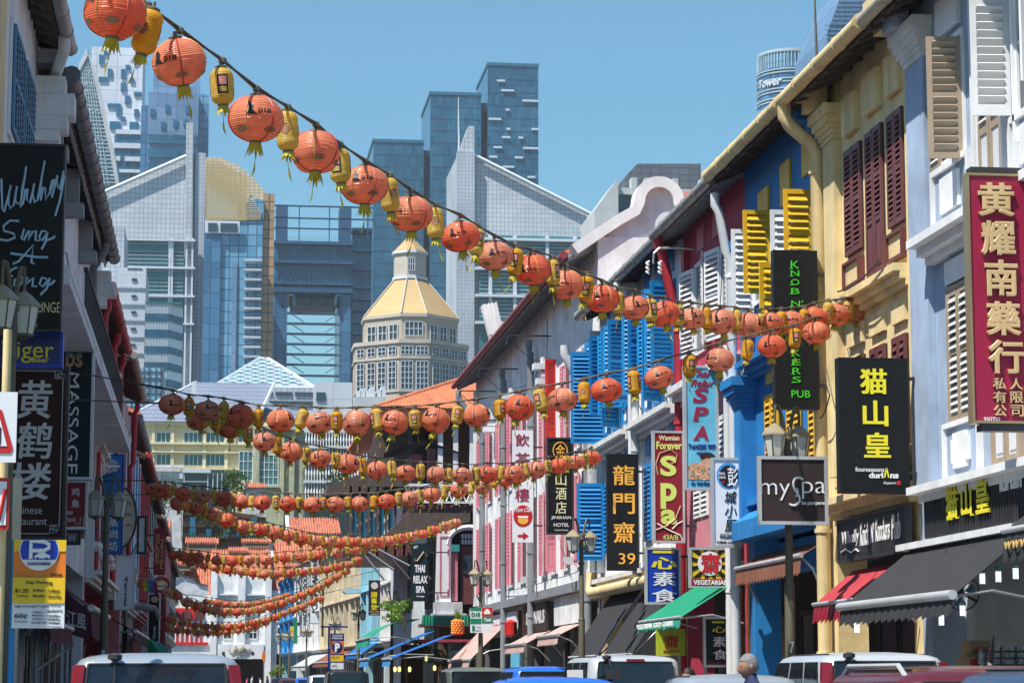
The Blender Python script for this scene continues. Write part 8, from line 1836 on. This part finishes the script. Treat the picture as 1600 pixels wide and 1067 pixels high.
# ================================================================= vehicles
def vehicle(label, name, cat, px, Y, W, H, L, belt, paint, kind='wagon', rz=0, tail='tall', extra=None, glassm='car_glass', taper=.16, x=None):
    """seen from behind; rear bumper at Y, nose further away"""
    X = at(px, 1050, Y).x if x is None else x; t = thing(name, label, cat, (X, Y, 0))
    hw = W/2
    def ring(w_, y0, y1, z, r=.18, n=5):
        pts = []
        for (sx, sy) in ((1, 1), (-1, 1), (-1, -1), (1, -1)):
            cx2, cy2 = sx*(w_-r), (y1-r if sy > 0 else y0+r); a0 = {(1, 1): 0, (-1, 1): 90, (-1, -1): 180, (1, -1): 270}[(sx, sy)]
            for i in range(n+1): a = R(a0+90*i/n); pts.append((X+cx2+r*math.cos(a), Y+cy2+r*math.sin(a), z))
        return pts
    def loft(rings, m, nm, par):
        b = MB(); n = len(rings[0]); b.v = [p for r_ in rings for p in r_]
        for i in range(len(rings)-1):
            for k in range(n): k2 = (k+1) % n; b.f.append((i*n+k, i*n+k2, (i+1)*n+k2, (i+1)*n+k)); b.m.append(0)
        b.f.append(tuple(range(n))[::-1]); b.m.append(0); b.f.append(tuple((len(rings)-1)*n+k for k in range(n))); b.m.append(0)
        return b.build(nm, m, par, smooth=True)
    nose = L; y0, y1 = .02, L
    hood = belt-.02 if kind != 'van' else belt-.05
    loft([ring(hw-.06, .08, L-.08, .28), ring(hw-.01, .02, L-.02, .42), ring(hw, 0, L, .62), ring(hw, 0, L, belt-.2), ring(hw-.02, .01, L-.15, belt-.08), ring(hw-.07, .03, L-.35, belt)], paint, 'body', t)
    ws = {'van': L-1.1, 'wagon': L-1.7, 'car': L-1.7, 'jeep': L-1.4, 'suv': L-1.6}[kind]; rr_ = {'van': .02, 'wagon': .12, 'car': .75, 'jeep': .02, 'suv': .2}[kind]
    r0 = .05; wt = hw-taper; roof_y0, roof_y1 = rr_+.12, ws-(.45 if kind != 'van' else .5)
    zr = H-.1
    gy0b, gy1b = .04 if kind != 'car' else .35, ws
    loft([ring(hw-.075, gy0b, gy1b, belt-.03), ring(hw-.09, gy0b+.02, gy1b-.05, belt+.04), ring((hw-.09)*.45+wt*.55, lerp(gy0b, roof_y0, .5), lerp(gy1b, roof_y1, .55), (belt+zr)/2), ring(wt+.01, roof_y0, roof_y1, zr-.02), ring(wt-.03, roof_y0+.04, roof_y1-.05, zr+.03, .18), ring(wt-.10, roof_y0+.12, roof_y1-.16, zr+.06, .2), ring(wt-.22, roof_y0+.28, roof_y1-.32, H-.018, .2), ring(wt-.45, roof_y0+.55, roof_y1-.6, H, .16)], paint, 'cabin', t)
    # rear glass, side glass, windscreen lie just outside the cabin
    def yb(z): s_ = (z-belt)/(zr-belt); return lerp(gy0b+.02, roof_y0, s_) if True else 0
    def yf(z): s_ = (z-belt)/(zr-belt); return lerp(gy1b-.05, roof_y1, s_)
    def xs(z): s_ = (z-belt)/(zr-belt); return lerp(hw-.09, wt+.01, s_)
    za, zb = belt+.08, zr-.015
    b = MB(); m_ = .13
    q = [Vector((X-xs(za)+m_, Y+yb(za)-.012, za)), Vector((X+xs(za)-m_, Y+yb(za)-.012, za)), Vector((X+xs(zb)-m_, Y+yb(zb)-.012, zb)), Vector((X-xs(zb)+m_, Y+yb(zb)-.012, zb))]
    b.prism(q, (0, .03, 0)); gl = b.build('rear_window', glassm, t)
    b = MB()
    for i in range(4): b.tube([q[i], q[(i+1) % 4]], .014, 5)
    b.build('rubber_seal', 'rubber', gl)
    for s_ in (1, -1):
        segs = 3 if kind != 'car' else 2
        for k in range(segs):
            a0, a1 = k/segs+.02, (k+1)/segs-.02
            def P(f, z): return Vector((X+s_*(xs(z)+.008), Y+lerp(yb(z)+.2, yf(z)-.12, f), z))
            b = MB(); b.prism([P(a0, za), P(a1, za), P(a1, zb), P(a0, zb)], (-s_*.02, 0, 0)); b.build('side_window', glassm, t)
    b = MB(); b.prism([Vector((X-xs(za)+.1, Y+yf(za)+.012, za)), Vector((X+xs(za)-.1, Y+yf(za)+.012, za)), Vector((X+xs(zb)-.1, Y+yf(zb)+.03, zb)), Vector((X-xs(zb)+.1, Y+yf(zb)+.03, zb))], (0, -.03, 0)); b.build('windscreen', glassm, t)
    for s_ in (1, -1):
        b = MB()
        if tail == 'tall': zz0, zz1 = belt-.35, zr-.02
        else: zz0, zz1 = belt-.28, belt-.05
        if tail == 'tall':
            P = [Vector((X+s_*(xs(z)-.005+e*0), Y+yb(z)-.02+0, z)) for z, e in ((belt, 0), (zz1, 0))]
            b.prism([Vector((X+s_*(hw-.01), Y-.012, zz0)), Vector((X+s_*(hw-.14), Y-.012, zz0)), Vector((X+s_*(xs(belt)-.11), Y+yb(belt)-.03, belt)), Vector((X+s_*(xs(zz1)-.10), Y+yb(zz1)-.03, zz1)), Vector((X+s_*(xs(zz1)+.012), Y+yb(zz1)-.0, zz1)), Vector((X+s_*(xs(belt)+.02), Y+yb(belt)-.0, belt))], (0, .09, 0))
        else: b.prism([Vector((X+s_*(hw+.004), Y-.01, zz0)), Vector((X+s_*(hw-.25), Y-.012, zz0)), Vector((X+s_*(hw-.25), Y-.012, zz1)), Vector((X+s_*(hw+.0), Y-.01, zz1))], (0, .15, 0))
        b.build('tail_light', 'tail_red', t)
    for s_ in (1, -1): b = MB(); b.prism([Vector((X+s_*(hw-.35), Y+L-.02, belt-.4)), Vector((X+s_*(hw-.06), Y+L-.05, belt-.4)), Vector((X+s_*(hw-.06), Y+L-.1, belt-.25)), Vector((X+s_*(hw-.35), Y+L-.06, belt-.25))], (0, .05, 0)); b.build('headlight', 'lamp_glass', t)
    b = MB(); b.box(X-hw+.03, X+hw-.03, Y-.09, Y+.06, .32, .56); b.build('rear_bumper', paint if kind != 'jeep' else 'rubber', t)
    b = MB(); b.box(X-.26, X+.26, Y-.02, Y-.005, .66, .78); b.build('number_plate', 'print_black', t)
    for s_ in (1, -1):
        for yy in (.85, L-.85):
            b = MB(); n = 20; cx2 = X+s_*(hw-.12)
            v0 = []; 
            for e, r_ in ((-.11, .27), (-.1, .32), (.1, .32), (.11, .27)):
                v0.append([(cx2+e, Y+yy+r_*math.cos(2*math.pi*k/n), .32+r_*math.sin(2*math.pi*k/n)) for k in range(n)])
            b.v = [p for r_ in v0 for p in r_]
            for i in range(3):
                for k in range(n): k2 = (k+1) % n; b.f.append((i*n+k, i*n+k2, (i+1)*n+k2, (i+1)*n+k)); b.m.append(0)
            b.f.append(tuple(range(n))); b.m.append(0); b.f.append(tuple(3*n+k for k in range(n))); b.m.append(0)
            w_ = b.build('wheel', 'rubber', t, smooth=True)
            b = MB(); b.v = [(cx2+s_*(.112), Y+yy+.19*math.cos(2*math.pi*k/n), .32+.19*math.sin(2*math.pi*k/n)) for k in range(n)]+[(cx2+s_*.08, Y+yy, .32)]; b.f = [(k, (k+1) % n, n) for k in range(n)]; b.m = [0]*n; b.build('rim', 'alu', w_)
        b = MB(); b.box(min(X+s_*(hw-.02), X+s_*(hw+.17)), max(X+s_*(hw-.02), X+s_*(hw+.17)), Y+ws-.35, Y+ws-.25, belt+.02, belt+.16); b.build('side_mirror', paint, t)
    for s_ in (1, -1): b = MB(); b.tube([(X+s_*(wt-.12), Y+roof_y0+.25, H-.028), (X+s_*(wt-.12), Y+roof_y1-.3, H-.028)], .008, 4); b.build('roof_seam', 'rubber', t)
    b = MB(); b.tube([(X-hw+.16, Y-.014, belt-.02), (X+hw-.16, Y-.014, belt-.02)], .008, 4); b.tube([(X-hw+.16, Y-.012, belt-.02), (X-hw+.18, Y-.012, .62)], .008, 4); b.tube([(X+hw-.16, Y-.012, belt-.02), (X+hw-.18, Y-.012, .62)], .008, 4); b.tube([(X-hw+.18, Y-.012, .62), (X+hw-.18, Y-.012, .62)], .008, 4); b.build('tailgate_seam', 'rubber', t)
    for s_ in (-.42, .42): b = MB(); b.box(X+s_-.13, X+s_+.13, Y+roof_y0+.5, Y+roof_y0+.58, belt-.1, belt+.28); b.build('headrest', 'rubber', t)
    T = Sign(); T.t = t; T.X = X; T.Y = Y; T.H = H; T.zr = zr; T.belt = belt; T.hw = hw; T.wt = wt; T.yb = yb; T.za = za; T.zb = zb; T.r0 = roof_y0; T.r1 = roof_y1
    return T
def wiper(T, xx, top=True, m='steel_dark', dirn=1):
    b = MB(); y_ = T.Y+T.yb(T.zb)-.03; b.tube([(T.X+xx, y_-.01, T.zb+.06), (T.X+xx, T.Y+T.yb(T.belt+.15)-.04, T.belt+.12)], .012, 5); b.lathe((T.X+xx, y_, T.zb+.05), [(.02, -.02), (.07, 0), (.07, .04), (.02, .06)], 10); b.build('rear_wiper', m, T.t)
def hi_light(T, w=.14):
    b = MB(); z = T.zr+.02; b.box(T.X-w, T.X+w, T.Y+T.r0-.04, T.Y+T.r0+.05, z-.03, z+.015); b.build('brake_light', 'tail_red', T.t)
def rails(T):
    for s_ in (1, -1): b = MB(); b.tube([(T.X+s_*(T.wt-.06), T.Y+T.r0+.15, T.zr+.01), (T.X+s_*(T.wt-.06), T.Y+T.r0+.35, T.H+.0), (T.X+s_*(T.wt-.06), T.Y+T.r1-.4, T.H+.0), (T.X+s_*(T.wt-.06), T.Y+T.r1-.2, T.zr+.01)], .018, 6); b.build('roof_rail', 'alu', T.t)
T = vehicle('silver estate car with tall red tail lights at the lower left', 'silver_estate_car', 'car', 244, 23.5, 1.86, 1.84, 4.7, 1.12, 'paint_silver', 'wagon'); wiper(T, -.4)
T = vehicle('dark green jeep with a black framed back at the bottom centre', 'dark_jeep', 'jeep', 748, 62, 1.72, 1.86, 3.9, 1.1, 'paint_green', 'jeep', tail='low', taper=.06)
T = vehicle('bright blue van further back at the bottom, left of the silver van', 'blue_van', 'van', 856, 50, 1.66, 1.83, 4.3, 1.15, 'paint_blue', 'van', tail='low'); 
T = vehicle('bright blue saloon roof in front of the blue van', 'blue_car', 'car', 868, 40, 1.74, 1.62, 4.3, 1.02, 'paint_blue', 'car', tail='low')
T = vehicle('low bright blue car nearest at the bottom centre', 'blue_car', 'car', 890, 28, 1.76, 1.605, 4.3, 1.0, 'paint_blue', 'car', tail='low')
T = vehicle('silver van with a high brake light and side stickers at bottom right of centre', 'silver_van', 'van', 995, 37, 1.70, 1.95, 4.4, 1.2, 'paint_pearl', 'van', tail='low'); hi_light(T); wiper(T, -.45)
b = MB(); b.box(T.X-T.hw-.0, T.X-T.hw+.09, T.Y+.5, T.Y+1.6, 1.3, 1.72); b.build('sticker', 'sign_white', T.t)
for k in range(4): b = MB(); b.box(T.X-T.hw-.01, T.X-T.hw, T.Y+.6+k*.24, T.Y+.72+k*.24, 1.36, 1.6); b.build('sticker_print', ('leaf_bright', 'print_yellow', 'print_orange', 'awn_teal')[k], T.t)
b = MB(); b.tube([(T.X-.45, T.Y-.1, T.zb+.04), (T.X-.45, T.Y-.28, T.zb-.05), (T.X-.4, T.Y-.3, T.zb-.14)], .012, 5); b.box(T.X-.5, T.X-.3, T.Y-.32, T.Y-.26, T.zb-.26, T.zb-.12); b.build('reversing_mirror', 'steel_dark', T.t)
T = vehicle('silver saloon roof beside the grey haired man', 'silver_car', 'car', 1185, 27, 1.70, 1.64, 4.4, 1.0, 'paint_silver', 'car', tail='low')
T = vehicle('large pearl white estate van with tall red tail lights at the lower right', 'white_estate_van', 'van', 1392, 26.5, 1.72, 1.89, 4.7, 1.12, 'paint_pearl', 'wagon'); wiper(T, -.42)
T = vehicle('glossy maroon car with silver roof rails at the bottom right', 'maroon_car', 'car', 1610, 15.2, 1.80, 1.68, 4.4, 1.02, 'paint_maroon', 'suv', tail='low'); rails(T)
b = MB(); b.tube([(T.X-.1, T.Y+.5, T.H), (T.X-.1, T.Y+.5, T.H+.03), (T.X-.12, T.Y+.35, T.H+.2)], [.03, .02, .005], 6); b.build('aerial', 'steel_dark', T.t)
T = vehicle('blue black car cut off by the lower right corner', 'dark_blue_car', 'car', 1905, 12.5, 1.80, 1.675, 4.4, 1.0, 'paint_navy', 'suv', tail='low')
for l_, px, Y_, m_, k_, h_ in (('small dark car parked far off at left of the far right kerb', 445, 150, 'paint_black', 'car', 1.6), ('far silver car seen between the dark cars', 512, 100, 'paint_pearl', 'suv', 1.72), ('black multi purpose car parked far off on the right', 545, 88, 'paint_black', 'van', 1.85), ('far maroon car roof near the junction', 460, 128, 'paint_maroon', 'car', 1.55), ('far blue car roof near the junction', 487, 118, 'paint_blue', 'car', 1.6)):
    vehicle(l_, 'parked_car', 'car', px, Y_, 1.75, h_, 4.4, 1.05, m_, k_, tail='low')
# ================================================================= people
TMP = bpy.data.scenes.new('workspace')
def person(label, X, Y, H, face, shirt, trousers, hair, skin='skin', pose='stand', bend=0, extra=None):
    """one continuous body mesh from skinned chains, then a head with face; face = heading angle of the gaze"""
    s = H/1.75; t = thing('person', label, 'person', (X, Y, 0))
    V = {'pel': (0, 0, .96), 'bel': (0, 0, 1.1), 'che': (0, .02, 1.32), 'nek': (0, .0, 1.49), 'hed': (0, -.012, 1.60),
         'sl': (.19, 0, 1.42), 'el': (.25, .03, 1.13), 'wl': (.24, -.10, .88), 'hl': (.24, -.13, .80), 'sr': (-.19, 0, 1.42), 'er': (-.25, .03, 1.13), 'wr': (-.24, -.10, .88), 'hr': (-.24, -.13, .80),
         'pl': (.1, 0, .92), 'kl': (.11, -.04, .5), 'al': (.11, .02, .09), 'tl': (.12, -.16, .04), 'pr': (-.1, 0, .92), 'kr': (-.11, -.02, .5), 'ar': (-.11, .06, .09), 'tr': (-.12, -.12, .04)}
    if pose == 'walk': V['kl'] = (.1, -.22, .52); V['al'] = (.1, -.28, .1); V['tl'] = (.1, -.45, .08); V['ar'] = (-.1, .3, .15); V['tr'] = (-.1, .18, .04); V['kr'] = (-.1, .06, .5); V['wl'] = (.24, .15, .92); V['hl'] = (.24, .18, .84); V['wr'] = (-.24, -.25, .95); V['hr'] = (-.24, -.3, .88)
    rad = {'pel': .15, 'bel': .13, 'che': .155, 'nek': .06, 'hed': .06, 'sl': .065, 'el': .045, 'wl': .03, 'hl': .035, 'sr': .065, 'er': .045, 'wr': .03, 'hr': .035, 'pl': .095, 'kl': .06, 'al': .045, 'tl': .04, 'pr': .095, 'kr': .06, 'ar': .045, 'tr': .04}
    if bend:
        for k in ('bel', 'che', 'nek', 'hed', 'sl', 'sr', 'el', 'er', 'wl', 'wr', 'hl', 'hr'):
            x, y, z = V[k]; a = R(bend)*(1 if k != 'bel' else .5); dz = z-.96; V[k] = (x, y*math.cos(a)-dz*math.sin(a), .96+dz*math.cos(a)+y*math.sin(a))
    E = [('pel', 'bel'), ('bel', 'che'), ('che', 'nek'), ('nek', 'hed'), ('che', 'sl'), ('sl', 'el'), ('el', 'wl'), ('wl', 'hl'), ('che', 'sr'), ('sr', 'er'), ('er', 'wr'), ('wr', 'hr'), ('pel', 'pl'), ('pl', 'kl'), ('kl', 'al'), ('al', 'tl'), ('pel', 'pr'), ('pr', 'kr'), ('kr', 'ar'), ('ar', 'tr')]
    # fingers: short chains from each hand
    for sd, h in (('l', 'hl'), ('r', 'hr')):
        x, y, z = V[h]
        for k in range(4):
            a, b_ = 'f%s%da' % (sd, k), 'f%s%db' % (sd, k); V[a] = (x, y+(k-1.5)*.02, z-.05); V[b_] = (x, y+(k-1.5)*.022-.01, z-.10+abs(k-1.3)*.008); rad[a] = .0095; rad[b_] = .008; E += [(h, a), (a, b_)]
        a = 'th'+sd; V[a] = (x, y-.05, z-.03); rad[a] = .010; E.append((h, a))
    ks = list(V); me = bpy.data.meshes.new('body'); me.from_pydata([Vector(V[k])*s for k in ks], [(ks.index(a), ks.index(b_)) for a, b_ in E], [])
    TS = TMP; o = bpy.data.objects.new('body', me); TS.collection.objects.link(o)
    md = o.modifiers.new('s', 'SKIN'); sk_ = me.skin_vertices[0].data
    for i, k in enumerate(ks): sk_[i].radius = (rad[k]*s*(1.15 if k in ('che', 'pel', 'bel') else 1), rad[k]*s*(.8 if k in ('che', 'pel', 'bel') else 1))
    sk_[0].use_root = True
    o.modifiers.new('u', 'SUBSURF').levels = 1
    TS.view_layers[0].update(); dg = TS.view_layers[0].depsgraph; m2 = bpy.data.meshes.new_from_object(o.evaluated_get(dg)); bpy.data.objects.remove(o)
    for m_ in (skin, shirt, trousers, 'rubber'): m2.materials.append(M[m_])
    hz = (Vector(V['hed'])-Vector((0, 0, .085)))*s; mi = []
    for p in m2.polygons:
        c = p.center; z = c.z/s; r_ = 0
        if z < .10: r_ = 3
        elif z < .95 and abs(c.x) < .19*s: r_ = 2
        elif z < 1.535 or bend: r_ = 1
        if abs(c.x) > .2*s and z < 1.15 and not bend: r_ = 0
        if bend and (c-hz).length < .07: r_ = 0
        mi.append(r_)
    m2.polygons.foreach_set('material_index', mi); m2.polygons.foreach_set('use_smooth', [True]*len(mi))
    bo = bpy.data.objects.new('body', m2); C.objects.link(bo); bo.parent = t
    # head
    hb = MB(); n, m = 20, 24; c0 = hz+Vector((0, -.015, .088))*s
    if bend: c0 = hz+Vector((0, -.09, .05))*s
    def hp(a, g_):
        x, y, z = math.cos(a)*math.sin(g_), -math.cos(a)*math.cos(g_), math.sin(a)      # -y is the face
        w_, d_, h_ = .076, .095, .118
        if z < 0: w_ *= 1-.28*abs(z)**1.3; d_ *= 1-.12*abs(z)
        if y > 0 and z < -.2: d_ *= 1-.35*(abs(z)-.2)
        f = Vector((x*w_, y*d_, z*h_))
        fx = abs(f.x)
        nose = math.exp(-(fx/.013)**2)*math.exp(-((f.z+.022)/.026)**2)*.026 if y < -.2 else 0
        brow = math.exp(-((f.z-.018)/.012)**2)*math.exp(-((fx-.028)/.025)**2)*.006 if y < -.2 else 0
        eye = -math.exp(-((f.z)/.012)**2)*math.exp(-((fx-.030)/.013)**2)*.009 if y < -.2 else 0
        mouth = (math.exp(-((f.z+.058)/.007)**2)-math.exp(-((f.z+.066)/.004)**2)*.8)*math.exp(-(fx/.024)**2)*.007 if y < -.2 else 0
        chin = math.exp(-((f.z+.100)/.018)**2)*math.exp(-(fx/.025)**2)*.010 if y < 0 else 0
        f.y -= nose+brow+eye+mouth+chin; return f
    hv = []
    for i in range(n+1):
        for k in range(m): hv.append(c0+hp(-math.pi/2+math.pi*i/n, 2*math.pi*k/m-math.pi)*s)
    hb.add(hv, [(i*m+k, i*m+(k+1) % m, (i+1)*m+(k+1) % m, (i+1)*m+k) for i in range(n) for k in range(m)]); hb.v = [tuple(v) for v in hb.v]
    hd = hb.build('head', skin, t, smooth=True, local=True)
    for s_ in (1, -1):
        b = MB(); b.lathe(tuple(c0+Vector((s_*.078, .012, -.03))*s), [(.004, 0), (.016*s, .012*s), (.02*s, .035*s), (.012*s, .055*s), (.003, .06*s)], 8, sx=.45); b.build('ear', skin, hd, smooth=True, local=True)
        b = MB(); b.lathe(tuple(c0+Vector((s_*.030, -.083, -.006))*s), [(.002, 0), (.009*s, .004*s), (.009*s, .008*s), (.002, .012*s)], 8, sy=.6); b.build('eye', 'print_black', hd, local=True)
    hr = MB(); rn = random.Random(4); hv = []
    nn = 14
    for i in range(nn+1):
        for k in range(m):
            g_ = 2*math.pi*k/m-math.pi; front = math.cos(g_) > 0; lo = .42 if math.cos(g_) > .3 else (-.05 if abs(math.cos(g_)) <= .3 else -.35)
            a = lo+(math.pi/2-lo)*i/nn; hv.append(c0+hp(a, g_)*s*(1.035+rn.uniform(-.012, .025))+Vector((0, 0, .006)))
    hr.add(hv, [(i*m+k, i*m+(k+1) % m, (i+1)*m+(k+1) % m, (i+1)*m+k) for i in range(nn) for k in range(m)]); hr.build('hair', hair, t, smooth=False, local=True)
    t.rotation_euler = (0, 0, face)
    if extra: extra(t, s)
    return t
# rotation face: 0 looks towards the camera (-Y)
p_ = at(1174, 1030, 24); person('grey haired man in a dark blue shirt seen side on at the right', p_.x, 24, 1.86, R(-90), 'cloth_navy', 'cloth_black', 'hair_grey')
p_ = at(1107, 1046, 33); person('dark haired person in black bending forward beside the menu board', p_.x, 33, 1.85, R(-60), 'cloth_black', 'cloth_black', 'hair_dark', bend=22)
for l_, px, Y_, h_, f_, sh, tr, ps in (('distant person in a pale top walking across the junction, leftmost', 373, 200, 1.62, -1.4, 'cloth_white', 'cloth_teal', 'walk'), ('distant person with pink hair clothes walking at the junction', 386, 199, 1.60, 1.5, 'cloth_pink', 'cloth_navy', 'walk'), ('distant man in a white shirt walking at the junction', 394, 196, 1.78, 1.4, 'cloth_white', 'cloth_navy', 'walk'),
        ('distant person in pale pink crossing behind the cars', 407, 200, 1.62, -1.5, 'cloth_white', 'cloth_pink', 'walk'), ('distant man in dark clothes walking at right of the junction group', 418, 195, 1.76, -1.3, 'cloth_black', 'cloth_teal', 'walk')):
    p_ = at(px, 1050, Y_); person(l_.replace(' hair clothes', ' clothes'), p_.x, Y_, h_, f_, sh, tr, 'hair_dark', 'skin_pale', ps)

bpy.data.scenes.remove(TMP)

# ================================================================= loose cables along the facades
rc = random.Random(8)
def cable(label, pts, sag=.15, r=.012):
    t = thing('facade_cable', label, 'cable', tuple(pts[0])); b = MB(); P = []
    for a, c in zip(pts, pts[1:]):
        a, c = Vector(a), Vector(c)
        for i in range(8): s_ = i/8; P.append(a.lerp(c, s_)+Vector((0, 0, -sag*4*s_*(1-s_))))
    P.append(Vector(pts[-1])); b.tube(P, r, 5); b.build('wire', 'steel_dark', t)
cable('dark bundled cable running along the yellow house ledge', [FRr.p(36, 7.75, .34), FRr.p(37.2, 7.6, .36), FRr.p(38.5, 7.66, .33)], .02, .014)
cable('thin wire sagging beside the pub sign on the yellow wall', [FRr.p(39.9, 7.0, .3), FRr.p(39.2, 6.1, .3), FRr.p(39.9, 5.8, .3)], .1)
cable('thin wire across the lower yellow wall', [FRr.p(36, 5.0, .15), FRr.p(39.6, 4.8, .2)], .12, .008)
cable('thin wire hanging in front of the red house', [FRr.p(47, 10.3, .3), FRr.p(47.8, 8.9, .2), FRr.p(51.5, 8.8, .2)], .15, .009)
cable('wire sagging across the long white wall', [FRr.p(70, 12.0, .5), FRr.p(73, 11.3, .1), FRr.p(80, 11.2, .1)], .25)
cable('wire running low along the white building above the shopfronts', [FRr.p(64.5, 4.6, .1), FRr.p(72, 4.5, .12), FRr.p(84, 4.6, .1)], .08)
cable('wire looped under the blue and white house windows', [FRr.p(53, 7.2, .1), FRr.p(58, 7.2, .15), FRr.p(63, 7.3, .12)], .12)
cable('drooping wire on the pale grey left house', [FRl.p(43, 9.9, .1), FRl.p(49, 10.2, .15), FRl.p(56, 9.9, .1)], .2)
# ================================================================= air
b = MB(); b.box(-700, 900, -60, 900, -3, 320)
hz = b.build('haze', 'steel'); hz['kind'] = 'stuff'
m = bpy.data.materials.new('haze_air'); m.use_nodes = True; n_ = m.node_tree.nodes; n_.clear(); o_ = n_.new('ShaderNodeOutputMaterial'); v_ = n_.new('ShaderNodeVolumePrincipled')
v_.inputs['Color'].default_value = (.86, .92, 1, 1); v_.inputs['Density'].default_value = .00012; v_.inputs['Anisotropy'].default_value = .2
m.node_tree.links.new(v_.outputs[0], o_.inputs['Volume']); hz.data.materials.clear(); hz.data.materials.append(m)
